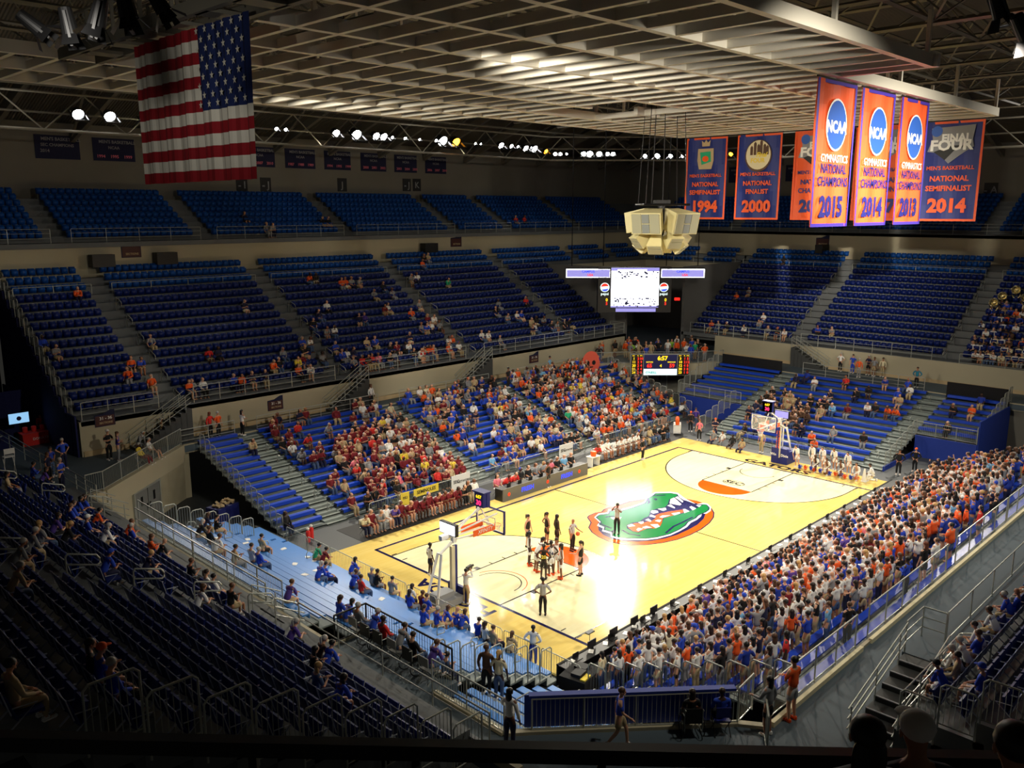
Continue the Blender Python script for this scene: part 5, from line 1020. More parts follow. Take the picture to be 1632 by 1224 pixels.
def sit(name, chest, head, el, er, wl, wr, kl=(-.11, .46, .04), kr=(.11, .46, .04), al=(-.11, .44, -.36), ar=(.11, .44, -.36), face=(0, 1, 0), pz=.1):
    pose(name, (0, .02, pz), chest, head, 0, 0, kl, kr, al, ar, el, er, wl, wr, face)
sit('sit_upright', (0, 0, .48), (0, .04, .77), (-.25, .08, .28), (.25, .08, .28), (-.14, .32, .17), (.14, .32, .17))
sit('sit_lean', (0, .2, .44), (0, .34, .69), (-.22, .34, .2), (.22, .34, .2), (-.04, .5, .22), (.04, .5, .22), face=(0, 1, -.15))
sit('sit_back', (0, -.1, .47), (0, -.06, .76), (-.26, -.02, .26), (.26, -.02, .26), (-.08, .2, .14), (.08, .22, .16), (-.16, .44, .06), (.14, .46, .05), (-.2, .56, -.34), (.16, .52, -.34))
sit('sit_phone', (0, .06, .47), (0, .14, .75), (-.24, .14, .26), (.24, .14, .26), (-.05, .34, .36), (.05, .34, .34), face=(0, 1, -.35))
sit('sit_turn', (0.02, .02, .48), (.05, .03, .77), (-.24, .1, .28), (.28, -.02, .28), (-.02, .3, .2), (.3, .2, .12), face=(.7, .7, 0))
def hand(chains, w, fw, side, grip=.5):
    f = fw.normalized(); s = f.cross(V3(0, 0, 1)); s = s.normalized() if s.length > .1 else V3(1, 0, 0); n = s.cross(f).normalized()
    p = w+f*.07; 
    for i, (o_, L) in enumerate(((-.03, .062), (-.01, .072), (.011, .068), (.031, .052))):
        a = p+s*o_; b = a+f*L*.55-n*L*.15*grip; c = b+f*L*.4-n*L*.5*grip
        chains.append([(*(w+s*o_*.7+f*.035), .01, .01), (*a, .009, .009), (*b, .0085, .0085), (*c, .007, .007)])
    a = w+f*.02+s*.032*side; b = a+s*.03*side+f*.03; c = b+f*.03-n*.012
    chains.append([(*(w+f*.01), .011, .011), (*a, .011, .011), (*b, .0095, .0095), (*c, .008, .008)])
def jn(P, k):
    pelvis, chest, head = P['pelvis'], P['chest'], P['head']; ax = (chest-pelvis).normalized(); mid = pelvis*.55+chest*.45
    sh = chest+ax*.1; neck = chest+ax*.17; hd = (head-neck).normalized()
    return pelvis, mid, chest, sh, neck, hd
def body_mesh(P, hi=True, fem=False):
    pelvis, mid, chest, sh, neck, hd = jn(P, 0); head = P['head']; sw = .17 if fem else .19; ch = []
    W_ = .105 if fem else .12
    torso = [(*pelvis, .135, .1), (*mid, W_-.01, .085), (*chest, .14 if not fem else .12, .09), (*sh, .105, .06), (*neck, .055, .055), (*(neck+hd*.07), .055, .06), (*(head-hd*.02), .078, .088), (*(head+hd*.06), .08, .092), (*(head+hd*.12), .05, .055)]
    ch.append(torso)
    for sd, e, w_, k, a in ((-1, 'el', 'wl', 'kl', 'al'), (1, 'er', 'wr', 'kr', 'ar')):
        s_ = sh+V3(sd*sw, 0, -.03); E, W, K, A = P[e], P[w_], P[k], P[a]; fw = (W-E).normalized()
        arm = [(*sh, .12, .07), (*s_, .058, .058), (*(s_.lerp(E, .5)), .046, .046), (*E, .038, .038), (*(E.lerp(W, .35)), .037, .037), (*W, .025, .025), (*(W+fw*.045), .034, .02)]
        if hi: arm.append((*(W+fw*.075), .036, .017))
        else: arm.append((*(W+fw*.12), .028, .018))
        ch.append(arm)
        if hi: hand(ch, W+fw*.03, fw, -sd)
        hp = pelvis+V3(sd*.095, .0, -.05)
        ft = V3(0, .17, -.02) if name_sit(P) or abs((A-K).z) > .2 else V3(0, -.02, .1)
        ch.append([(*pelvis, .145, .11), (*hp, .09, .09), (*(hp.lerp(K, .5)), .078, .078), (*K, .055, .055), (*(K.lerp(A, .35)), .054, .054), (*A, .036, .036), (*(A+ft*.5+V3(0, 0, -.02)), .038, .03), (*(A+ft), .034, .022)])
    me = skinned(ch, 1 if hi else 0)
    if hi:
        fc = P['face'].normalized(); s_ = fc.cross(V3(0, 0, 1)).normalized(); c = head+V3(0, 0, .015); u = s_.cross(fc)
        bm = bmesh.new(); bm.from_mesh(me); n0 = len(bm.faces)
        def blob(p, r, sc=(1, 1, 1)):
            q = bmesh.ops.create_icosphere(bm, subdivisions=1, radius=r)['verts']
            for v in q: v.co = p+s_*v.co.x*sc[0]+fc*v.co.y*sc[1]+u*v.co.z*sc[2]
            return q
        blob(c+fc*.092-u*.012, .016, (.8, 1.1, 1.5)); blob(c-s_*.082-u*.01, .02, (.5, 1, 1.5)); blob(c+s_*.082-u*.01, .02, (.5, 1, 1.5))
        blob(c+fc*.088-u*.055, .014, (1.8, .5, .5)); blob(c+fc*.05-u*.085, .035, (1, 1, .7))
        k = len(bm.faces)
        blob(c-s_*.03+fc*.083+u*.012, .011, (1.2, .6, .7)); blob(c+s_*.03+fc*.083+u*.012, .011, (1.2, .6, .7))
        bm.faces.ensure_lookup_table()
        for i in range(k, len(bm.faces)): bm.faces[i].material_index = 1
        bm.to_mesh(me); bm.free()
    me.name = 'person_body'; return me
def name_sit(P): return P['pelvis'].z < .3
def shirt_mesh(P, long=False, hi=True, fem=False, jersey=False):
    pelvis, mid, chest, sh, neck, hd = jn(P, 0); sw = .17 if fem else .19; g = .02; W_ = .115 if fem else .13
    hem = pelvis+(pelvis-mid).normalized()*.03 if not name_sit(P) else pelvis+V3(0, -.01, -.03)
    ch = [[(*hem, .15+g, .118+g), (*mid, W_+g, .1+g), (*chest, (.15 if not fem else .135)+g, .105+g), (*sh, .125+g, .075+g), (*(neck-hd*.01), .062, .062)]]
    for sd, e, w_ in ((-1, 'el', 'wl'), (1, 'er', 'wr')):
        s_ = sh+V3(sd*sw, 0, -.03); E, W = P[e], P[w_]
        if jersey: ch.append([(*sh, .125+g, .075+g), (*(s_-V3(sd*.03, 0, 0)), .066, .066)]); continue
        c = [(*sh, .125+g, .075+g), (*s_, .075, .075), (*(s_.lerp(E, .5)), .064, .064), (*(s_.lerp(E, .85)), .06, .06)]
        if long: c = c[:-1]+[(*E, .052, .052), (*(E.lerp(W, .5)), .048, .048), (*(E.lerp(W, .93)), .04, .04)]
        ch.append(c)
    me = skinned(ch, 1 if hi else 0); me.name = 'shirt'; return me
def legs_mesh(P, short=False, hi=True):
    pelvis = P['pelvis']; g = .016; ch = [[(*(pelvis+V3(0, 0, .07)), .145, .11), (*pelvis, .15+g, .118+g)]]
    for sd, k, a in ((-1, 'kl', 'al'), (1, 'kr', 'ar')):
        hp = pelvis+V3(sd*.095, 0, -.05); K, A = P[k], P[a]
        c = [(*pelvis, .15+g, .118+g), (*hp, .1+g, .1+g), (*(hp.lerp(K, .5)), .088+g, .088+g)]
        c += [(*(hp.lerp(K, .86)), .085, .085)] if short else [(*K, .07, .07), (*(K.lerp(A, .4)), .068, .068), (*(K.lerp(A, .94)), .056, .056)]
        ch.append(c)
    me = skinned(ch, 1 if hi else 0); me.name = 'trousers'; return me
def shoes_mesh(P):
    mb = MB()
    for a, k in (('al', 'kl'), ('ar', 'kr')):
        A = P[a]; K = P[k]; fl = (A-K).z > -.2
        if fl: mb.obox(A+V3(0, -.05, .02), (.085, .1, .2)); continue
        mb.obox(A+V3(0, .06, -.035), (.09, .26, .06)); mb.obox(A+V3(0, .0, .0), (.08, .13, .07))
    me = mb.mesh('shoes', 'cl_white'); bm = bmesh.new(); bm.from_mesh(me); bmesh.ops.bevel(bm, geom=bm.edges[:], offset=.018, segments=2, affect='EDGES'); bm.to_mesh(me); bm.free(); return me
def hair_mesh(P, kind):
    head = P['head']; f = P['face'].copy(); f.z = 0; f.normalize(); s_ = f.cross(V3(0, 0, 1)); bm = bmesh.new()
    def ell(c, r, cut=None):
        q = bmesh.ops.create_uvsphere(bm, u_segments=12, v_segments=8, radius=1)['verts']
        for v in q:
            x, y, z = v.co; v.co = c+s_*x*r[0]+f*y*r[1]+V3(0, 0, z*r[2])
    if kind == 'short': ell(head+f*-.018+V3(0, 0, .052), (.093, .103, .09))
    if kind == 'long': ell(head+f*-.02+V3(0, 0, .05), (.097, .106, .092)); ell(head-f*.062+V3(0, 0, -.09), (.1, .055, .17))
    if kind == 'tail': ell(head+f*-.018+V3(0, 0, .052), (.092, .104, .09)); ell(head-f*.13+V3(0, 0, .0), (.035, .045, .13)); ell(head-f*.11+V3(0, 0, .07), (.035, .04, .035))
    if kind == 'cap':
        ell(head+f*-.012+V3(0, 0, .06), (.096, .108, .085)); ell(head+f*.11+V3(0, 0, .06), (.07, .075, .012))
    me = bpy.data.meshes.new('hair'); bm.to_mesh(me); bm.free(); me.polygons.foreach_set('use_smooth', [True]*len(me.polygons)); return me
_c = {}
def G(kind, pn, *a):
    key = (kind, pn)+a
    if key not in _c:
        P = POSES[pn]
        me = {'body': lambda: body_mesh(P, True, *a), 'shirt': lambda: shirt_mesh(P, a[0], True, a[1], a[2]), 'legs': lambda: legs_mesh(P, a[0]), 'shoes': lambda: shoes_mesh(P), 'hair': lambda: hair_mesh(P, a[0])}[kind]()
        me.materials.clear(); me.materials.append(MT['cl_white']); 
        if kind == 'body': me.materials.append(MT['eyes'])
        _c[key] = me
    return _c[key]
def setm(o, m_): o.material_slots[0].link = 'OBJECT'; o.material_slots[0].material = MT[m_]
HAIRN = {'black': 'black', 'dark': 'dark', 'brown': 'brown', 'blonde': 'blond', 'grey': 'grey', 'auburn': 'auburn'}
def person(x, y, z, rz, pn, shirt, pants, hair, hk, skin, fem, long, short, label, group=None, jersey=False, scale=1., shoes='white', name='person'):
    b = link(name, G('body', pn, fem), None, (x, y, z), rz); setm(b, 'skin_'+skin); b.scale = (scale,)*3
    tagit(b, label, 'person', group)
    c = link('shirt', G('shirt', pn, long, fem, jersey), b); setm(c, 'cl_'+shirt)
    c = link('shorts' if short else 'trousers', G('legs', pn, short), b); setm(c, 'cl_'+pants)
    c = link('shoes', G('shoes', pn), b); setm(c, 'cl_'+shoes)
    if hk != 'bald':
        c = link('cap' if hk == 'cap' else 'hair', G('hair', pn, hk), b); setm(c, ('cl_' if hk == 'cap' else 'hair_')+hair)
    return b
CN = dict(white='white', orange='orange', blue='bright blue', royal='royal blue', navy='navy', maroon='maroon', red='red', black='black', grey='grey', tan='tan', yellow='yellow', green='green', sky='pale blue', purple='purple', pink='pink',
          cream='cream', lime='lime green', denim='denim blue', khaki='khaki', teal='teal', brown='brown', goldblack='black and gold', stripe='grey', ref='striped')
crowd = []    # every person: dict
def add(x, y, z, rz, pn, shirt, area, pants=None, hair=None, hk=None, skin=None, fem=None, long=None, short=None, label=None, row=None, idx=None, force=False, **kw):
    fem = rnd.random() < .42 if fem is None else fem
    skin = skin or rnd.choices(['light', 'mid', 'brown', 'dark'], [58, 20, 12, 10])[0]
    hair = hair or (rnd.choices(['black', 'dark', 'brown', 'blonde', 'auburn'], [38, 36, 16, 7, 3])[0] if area in ('student', 'court') else rnd.choices(['black', 'dark', 'brown', 'blonde', 'grey'], [22, 26, 18, 10, 30])[0])
    if hk is None: hk = rnd.choices(['long', 'tail'], [70, 30])[0] if fem else rnd.choices(['short', 'cap', 'bald'], [84, 12, 4])[0]
    if hk == 'cap' and hair in HAIRN: hair = rnd.choice(['orange', 'blue', 'white', 'black', 'blue'])
    long = (rnd.random() < .25) if long is None else long
    short = (rnd.random() < .35) if short is None else short
    pants = pants or (rnd.choice(['khaki', 'denim', 'black', 'grey', 'tan', 'khaki', 'cream']) if short else rnd.choice(['denim', 'denim', 'black', 'khaki', 'navy', 'grey']))
    crowd.append(dict(x=x, y=y, z=z, rz=rz, pn=pn, shirt=shirt, pants=pants, hair=hair, hk=hk, skin=skin, fem=fem, long=long, short=short, area=area, label=label, row=row, idx=idx, force=force, kw=kw))
def pick(wts): k = list(wts); return rnd.choices(k, [wts[q] for q in k])[0]
SIT = ['sit_upright', 'sit_lean', 'sit_back', 'sit_phone', 'sit_turn', 'sit_upright', 'sit_lean']
# students standing on the near side bleachers, backs to the viewer, facing the court (+y)
SW_ = dict(white=42, orange=14, blue=15, royal=7, black=9, grey=8, navy=4, cream=2, sky=2, maroon=1, red=1, denim=2, purple=1, pink=1)
for k in range(SBN):
    y = SBY-SRUN*k-SRUN*.25; z = .15+SRISE*k; x = -2.6+rnd.random()*.2; i = 0
    nearend = -2.6 if k < 9 else -2.2
    while x < 33:
        p_occ = .97 if k < 7 else (.85 if k == 7 else (.55 if k == 8 else .2))
        if k >= 8 and x > 11: p_occ *= .6
        if rnd.random() < p_occ:
            add(x, y+rnd.uniform(-.1, .1), z, rnd.gauss(0, .3)-.15, rnd.choice(['down', 'folded', 'folded', 'clap', 'down', 'phone', 'hips', 'raised' if rnd.random() < .12 else 'folded']), pick(SW_), 'student', row=k, idx=i, scale=rnd.uniform(.92, 1.06)); i += 1
        x += rnd.uniform(.5, .68)
# courtside press row in front of the students
for i, x in enumerate([-.8+.95*j for j in range(32)]):
    if rnd.random() < .8: add(x, -16.95, .47, 0, rnd.choice(SIT), pick(dict(white=3, black=4, grey=3, blue=3, navy=2, orange=2, sky=1)), 'press', row=0, idx=i, short=False)
# far side bleachers
def density(k, x):
    if x < .2: return .07
    if x < 11.8: 
        t = (x-.9)/10.9; return .78 if (k < 11 and x > 4-.4*0 and x+ (14-k)*.05 > 3.5) and not (k > 8 and x < 7) else .3
    if x < 23.1: return .28 if k < 9 and x < 19 else .5
    if x < 34.9: return .8
    return .6
MW = dict(maroon=52, black=9, white=8, grey=7, tan=5, navy=5, red=7, yellow=3, cream=3, pink=2)
XW = dict(blue=15, white=14, grey=13, black=14, orange=14, navy=8, royal=6, tan=6, maroon=6, red=4, cream=4, sky=3, yellow=2)
CW_ = dict(orange=17, blue=14, white=15, black=17, grey=12, royal=6, navy=7, tan=4, maroon=3, red=3, sky=3, cream=3, green=1, yellow=1)
for k in range(NBR):
    x = NBX0+.3; i = 0; y = NBY+NBRUN*k+.42; z = .1+.227*k+.42
    while x < NBX1-.2:
        if min(abs(x-a) for a in nb_a) > .85 and rnd.random() < density(k, x):
            add(x, y, z, math.pi+rnd.gauss(0, .25), rnd.choice(SIT), pick(MW if x < 12 else (XW if x < 23.5 else CW_)), 'far', row=k, idx=i); i += 1
        x += rnd.uniform(.5, .62)
# end bleachers
for k in range(EBN):
    for y in np.arange(-17.5, 6.6, .58):
        x = EBX+EBRUN*k+.62; side = y > .6 or y < -13.7
        if (-.95 < y < .65) or (-13.6 < y < -12.0) or (side and k < 6): continue
        dark = 2 <= k <= 7 and -6.5 < y < -1.2
        if rnd.random() < (.5 if dark else (.06 if side else .13)):
            add(x, float(y), .1+EBR*k+.42, math.pi/2+rnd.gauss(0, .2), rnd.choice(SIT), pick(dict(black=5, brown=4, goldblack=5, khaki=2, navy=2)) if dark else pick(CW_), 'end', row=k, idx=int((7-y)*2))
# the band
for k in range(8):
    for y in np.arange(-31, -12.6, .5):
        if rnd.random() < .9: add(EX0-.4+NRUN*k+.6, float(y), EZ0-.2+NRISE*k+.42, math.pi/2+rnd.gauss(0, .2), rnd.choice(SIT), pick(dict(white=30, blue=16, orange=8, brown=12, tan=12, navy=6, cream=10)), 'band', row=k)
# far corner bridge crowd
for i in range(34):
    t = rnd.random(); d_ = rnd.random()*7+.5; x = 37.5+t*8.5+d_*.7; y = 14.9-t*7.6+d_*.7+.3
    add(x, y, ZC, R(225-90)+rnd.gauss(0, .5), rnd.choice(['down', 'folded', 'hips', 'down']), pick(dict(orange=5, blue=3, white=5, black=5, lime=1, green=1, grey=4, navy=3, tan=2)), 'bridge')
# both team benches: chairs with seated players and coaches
BENCH = []
for j in range(17):
    c_ = (['cream', 'maroon', 'grey', 'white', 'purple', 'maroon', 'maroon']+['maroon']*7+['black', 'black', 'white'])[j]; x = .9+.53*j
    BENCH.append((x, 2.25, c_, 'maroon bench'))
for j in range(14): BENCH.append((21.5+.66*j, 2.25, (['red', 'white', 'white', 'white', 'white', 'white', 'white', 'white', 'black', 'grey', 'tan', 'black', 'black', 'black'])[j], 'white bench'))
for x, y, c_, lb in BENCH:
    add(x, y+.12, .46, math.pi+rnd.gauss(0, .15), rnd.choice(['sit_lean', 'sit_upright', 'sit_lean']), c_, 'bench', short=c_ in ('maroon', 'white'), pants={'maroon': 'maroon', 'white': 'white'}.get(c_), skin=rnd.choice(['dark', 'brown', 'light', 'mid']), row=lb)
for j in range(11): add(11.0+.72*j, 1.95, .46, math.pi+rnd.gauss(0, .1), rnd.choice(['sit_upright', 'sit_lean', 'sit_phone']), ['pink', 'red', 'red', 'black', 'black', 'grey', 'grey', 'pink', 'black', 'sky', 'black'][j], 'table')
# scattered spectators of the chair stands, each in a seat of its row
for kd, u, k, c_ in PN:
    if kd == 'n': add(u, NY0-.4+NRUN*k+.5, NZ0+NRISE*k+.42, math.pi+rnd.gauss(0, .2), rnd.choice(SIT), c_, 'stand n')
    elif kd == 'e': add(EX0-.4+NRUN*k+.5, u, EZ0+NRISE*k+.42, math.pi/2, rnd.choice(SIT), c_, 'stand e')
    else: add(u, UY0-.4+URUN*k+.5, UZ0+URISE*k+.42, math.pi, rnd.choice(SIT), c_, 'stand u')
def uniq(rows):      # people of one row, numbered from the left end
    out = {}
    for i, r_ in enumerate(rows): out.setdefault(r_[0], []).append(i)
    return out
def adj(rows, i, sgn, key=1):
    same = sorted([j for j in range(len(rows)) if rows[j][0] == rows[i][0]], key=lambda j: sgn*rows[j][key]); return same.index(i), len(same)
def desc(c): return CN.get(c, c)
for i, r_ in enumerate(PW):
    k, y, er, c_ = r_[:4]; pa = r_[4] if len(r_) > 4 else None; n_, t_ = adj(PW, i, -1)
    hd = r_[5] if len(r_) > 5 else None
    lab = 'seated person in %s top, %s row, dark left stand, %s occupant from left' % (desc(c_), ORD[k], ORD[n_])
    if k == 10: pass
    add(WX0+.45-WRUN*k-.58, y+.04*n_, WZ0+WRISE*k+.42, -math.pi/2+rnd.gauss(0, .12), rnd.choice(['sit_upright', 'sit_lean', 'sit_phone', 'sit_lean']), c_, 'west', pants=pa, short=(pa in ('white', 'khaki')), label=lab, hair='grey' if hd else None, force=True, hk='short' if hd else None, fem=False if hd else None)
add(WX0+.45-WRUN*8-.58, -19.0, WZ0+WRISE*8+.42, -math.pi/2, 'sit_phone', 'blue', 'west', pants='black', fem=False, hk='cap', hair='orange', label='seated person with an orange cap and blue top low in the dark left stand', force=True)
for i, r_ in enumerate(PS):
    k, x, er, c_ = r_[:4]; pa = r_[4] if len(r_) > 4 else None; n_, t_ = adj(PS, i, 1)
    x = x if i < 5 else x*1.6+.6
    add(x, SY0+.45-WRUN*k-.58, SZ0+WRISE*k+.42, rnd.gauss(0, .12), rnd.choice(['sit_upright', 'sit_lean']), c_, 'south', pants=pa, short=(pa in ('white', 'tan')), fem=False, label='seated person in %s top, lower right stand, %s row, %s occupant from near end' % (desc(c_), ORD[k], ORD[n_]), force=True)
for i, r_ in enumerate(PB):
    k, y, er, c_ = r_[:4]; pa = r_[4] if len(r_) > 4 else None; n_, t_ = adj(PB, i, -1)
    yy = y+.0; k = min(k, 11 if yy > -10.4 else 9); yy = min(yy, 3.1); add(WBX-WBRUN*k-.5, yy, .1+WBRISE*k+.42, -math.pi/2+rnd.gauss(0, .15), rnd.choice(['sit_upright', 'sit_lean', 'sit_phone']), c_, 'westb', pants=pa, label='seated person in %s top, pale blue bleachers, row %s from court, %s from left' % (desc(c_), ['one', 'two', 'three', 'four', 'five', 'six', 'seven', 'eight', 'nine', 'ten', 'eleven', 'twelve'][k], ORD[n_]), force=True)
# the court
def cx(k): return PC[k]
def facing(dx, dy): return math.atan2(dy, dx)-math.pi/2
J = dict(jersey=True); F = True
for k, sh, pa, po, sk, hk, rz, lab in [
    ('black1', 'goldblack', 'goldblack', 'down', 'light', 'tail', facing(.2, -1), 'player in black and gold uniform at the left of the far trio'), ('black2', 'goldblack', 'goldblack', 'hips', 'mid', 'tail', facing(1, -.3), 'player in black and gold uniform, middle of the far trio'),
    ('black3', 'goldblack', 'goldblack', 'down', 'dark', 'long', facing(1, -.4), 'player in black and gold uniform, right of the far trio'), ('black4', 'goldblack', 'goldblack', 'hold', 'light', 'tail', facing(-.3, 1), 'player in black and gold uniform alone near the orange half circle'),
    ('b20', 'goldblack', 'goldblack', 'hips', 'dark', 'tail', facing(1, .6), 'black and gold player numbered 20 seen from behind in the huddle'),
    ('white1', 'white', 'white', 'down', 'dark', 'tail', facing(.8, -.6), 'white uniformed player at the left edge of the huddle'), ('white2', 'white', 'white', 'bend', 'brown', 'tail', facing(.9, -.3), 'white uniformed player bending, second in the huddle'),
    ('w34', 'white', 'white', 'hips', 'dark', 'short', facing(.3, .9), 'white uniformed player numbered 24 in the middle of the huddle'), ('w5', 'white', 'white', 'down', 'mid', 'tail', facing(-.5, -.6), 'white uniformed player behind number 24'), ('w6', 'white', 'white', 'hips', 'brown', 'long', facing(-.6, .7), 'white uniformed player at the right of the huddle')]:
    add(*cx(k), .031, rz, po, sh, 'court', pants=pa, hair='black' if sk in ('dark', 'brown') else 'dark', hk=hk, skin=sk, fem=True, long=False, short=True, label=lab, force=F, jersey=True, shoes='orange' if sh == 'white' else 'black', scale=1.06)
for k, po, rz, lab, hr in [('refball', 'hold', facing(.1, -1), 'referee in striped shirt holding the ball beside the players', 'bald'), ('refback', 'hips', facing(.8, .6), 'referee in striped shirt seen from behind below the huddle', 'short'), ('refc', 'raised', facing(-1, -.4), 'referee in striped shirt standing on the painted emblem, hand at head', 'short')]:
    add(*cx(k), .048, rz, po if po != 'raised' else 'camera', 'ref', 'court', pants='black', hair='grey' if hr == 'bald' else 'black', hk=hr, skin='mid' if k == 'refball' else 'brown', fem=False, long=False, short=False, label=lab, force=F, shoes='black', scale=1.04)
for k, sh, pa, po, rz, lab, z, kw in [
    ('sideline', 'black', 'black', 'hips', facing(.1, -1), 'player in black uniform standing at the far sideline by the table', .031, dict(fem=True, hk='tail', jersey=True, short=True, skin='brown')),
    ('camman', 'white', 'khaki', 'camera', facing(1, .2), 'cameraman in white shirt and khaki trousers filming beside the near basket', .031, dict(fem=False, short=False, hk='short')),
    ('camseat', 'white', 'navy', 'down', facing(1, -.2), 'person in white standing behind the near basket frame', .031, dict(hk='short', hair='black', skin='dark')),
    ('stander', 'white', 'royal', 'hips', facing(.9, .4), 'attendant in white shirt and blue trousers by the near corner of the court', .001, dict(fem=False, short=False, hk='short', skin='dark', hair='black')),
    ('coach', 'black', 'black', 'hips', facing(.2, -1), 'coach in black suit standing in front of the white bench', .031, dict(fem=False, long=True, short=False)),
    ('cop1', 'black', 'black', 'hips', facing(-1, -.3), 'police officer in black by the blue end wall, left one', 0, dict(fem=False, long=True, short=False, scale=1.06)), ('cop2', 'black', 'black', 'hips', facing(-1, 0), 'police officer in black by the blue end wall, right one', 0, dict(fem=False, long=True, short=False)),
    ('pink', 'pink', 'black', 'hold', facing(-1, -.4), 'woman in bright pink top near the far corner of the court', 0, dict(fem=True, hk='long', hair='auburn', short=False)), ('navyA', 'navy', 'navy', 'folded', facing(-1, -.4), 'person in navy polo shirt near the far corner of the court', 0, dict(fem=False, short=False)),
    ('bl', 'black', 'black', 'down', facing(-1, -.6), 'person in black by the far corner blue wall', 0, dict(long=True)), ('purp', 'purple', 'denim', 'down', facing(-1, -.6), 'person in purple by the far corner blue wall', 0, dict()),
    ('hoopman', 'tan', 'khaki', 'down', facing(-1, .1), 'man in tan standing under the far basket', .001, dict(fem=False, short=False)),
    ('kneel', 'white', 'white', 'kneel', facing(-.4, 1), 'person in white kneeling by a white cone at the far corner', .031, dict(fem=False, long=True, short=False))]:
    add(*cx(k), z, rz, po, sh, 'court', pants=pa, label=lab, force=F, **kw)
for k, c_, n in (('ph1', 'grey', 0), ('ph2', 'white', 1), ('ph3', 'black', 2), ('ph4', 'tan', 3)): add(*cx(k), .18, math.pi/2, 'sit_back', c_, 'court', label='photographer in %s sitting on the floor by the far baseline, %s from left' % (c_, ORD[n]), force=F, long=False)
for n, k in enumerate(('ch9', 'ch1', 'ch2', 'ch3', 'ch4', 'ch5', 'ch6', 'ch7', 'ch8')): add(*cx(k), .031, math.pi/2, 'kneel' if n > 4 else 'bend', 'white', 'court', pants='white', fem=True, short=True, label='cheerleader in white at the far baseline, %s %s from left' % ('kneeling' if n > 4 else 'bending', ORD[n-5 if n > 4 else n]), force=F, hk='tail')
# people on the walkways
for k, z, rz, po, sh, pa, lab, kw in [
    ('redwoman', 0, facing(.3, -1), 'hold', 'red', 'black', 'woman in red top by the walkway rail at left', dict(fem=True, short=False, hair='auburn')), ('vest', 0, facing(.3, -1), 'down', 'orange', 'black', 'man in orange and navy vest by the walkway rail at left', dict(fem=False, short=False, hair='grey', hk='short')),
    ('blueblazer', 0, facing(1, .2), 'folded', 'white', 'black', 'usher with long dark hair in white sleeves and blue vest at the walkway rail', dict(fem=True, hair='black', hk='long', short=False)), ('guard', 0, facing(.2, -1), 'folded', 'black', 'black', 'security guard in black with folded arms by the left wall', dict(fem=False, short=False, scale=1.07)),
    ('purple', 0, facing(1, -.4), 'folded', 'purple', 'grey', 'woman in purple beside the security guard', dict(fem=True, short=False, scale=1.04)), ('greylady', 0, facing(.6, -1), 'bend', 'grey', 'navy', 'person in grey leaning over the sloping bridge rail', dict(fem=True)),
    ('stander2', 0, facing(1, -.5), 'folded', 'tan', 'black', 'woman in patterned top standing under the wall stair', dict(fem=True, hk='long')),
    ('blue1', 0, facing(.2, -1), 'hips', 'blue', 'navy', 'man in blue shirt standing nearest the wall of the left walkway', dict(fem=False, short=False, scale=1.06)), ('blue3', 0, facing(.6, -.8), 'folded', 'blue', 'navy', 'man in blue shirt with orange print standing on the left walkway', dict(fem=False, short=False, scale=1.06)),
    ('navy1', 0, facing(.5, -.8), 'phone', 'navy', 'black', 'person in navy standing in the left walkway group', dict()), ('blue2', 0, facing(.5, -.8), 'hips', 'royal', 'denim', 'person in royal blue at the back of the left walkway group', dict()),
    ('blueman', 0, facing(.55, -.85), 'walk', 'blue', 'khaki', 'man in blue shirt and khaki shorts walking along the bottom walkway', dict(fem=False, short=True, hk='short', hair='brown', scale=1.03)),
    ('greywoman', 0, facing(.1, 1), 'hold', 'grey', 'black', 'woman in grey top and black shorts leaning at the open gate', dict(fem=True, short=True, hk='long', hair='black', scale=1.04)),
    ('orangeman', 0, facing(.2, 1), 'folded', 'orange', 'stripe', 'person in bright orange shirt, grey shorts and orange shoes on the near walkway', dict(fem=False, short=True, hk='short', hair='black', shoes='orange', scale=1.15)),
    ('counter', 0, facing(.9, .2), 'hold', 'white', 'navy', 'usher with long black hair, white sleeves and blue vest at the bottom centre', dict(fem=True, long=True, hk='long', hair='black', short=False, scale=1.03)),
    ('couple1', -.6, facing(1, .4), 'down', 'brown', 'black', 'person in brown hoodie behind the near baseline gates', dict(hk='short', long=True)), ('couple2', -.7, facing(1, .4), 'down', 'cream', 'denim', 'woman with fair ponytail and cream top behind the near baseline gates', dict(fem=True, hk='tail', hair='blonde')),
    ('w1', 0, facing(.2, -1), 'down', 'white', 'black', 'usher in white by the first stair of the far walkway', dict(short=False)), ('blk', 0, facing(.2, -1), 'down', 'black', 'black', 'person in black against the cream wall of the far walkway', dict(short=False)),
    ('sky1', 0, facing(.4, -1), 'down', 'sky', 'khaki', 'man in pale blue shirt on the far walkway', dict(fem=False)), ('end1', 0, facing(-1, 0), 'hips', 'white', 'black', 'woman in white top and black trousers on the end walkway', dict(fem=True, short=False)),
    ('end2', 0, facing(-1, 0), 'down', 'blue', 'blue', 'person in blue on the end walkway beside the orange shirt', dict()), ('end3', 0, facing(1, 0), 'down', 'orange', 'grey', 'person in orange shirt on the end walkway', dict()), ('end4', 0, facing(-1, 0), 'folded', 'navy', 'black', 'person in navy in the end walkway group', dict(scale=1.05)),
    ('end5', 0, facing(-1, 0), 'down', 'grey', 'khaki', 'person in grey in the end walkway group', dict()), ('end6', 0, facing(-1, 0), 'down', 'cream', 'khaki', 'person in cream at the right of the end walkway group', dict()), ('endtall', 0, facing(-1, 0), 'hips', 'teal', 'black', 'man in teal shirt standing by the right stair of the end bleachers', dict(fem=False, short=False))]:
    xk, yk = PK[k]; xk = min(xk, 50.1); yk = min(yk, 16.5) if xk < 45 else yk
    add(xk, yk, ZC+z, rz, po, sh, 'walk', pants=pa, label=lab, force=F, **kw)
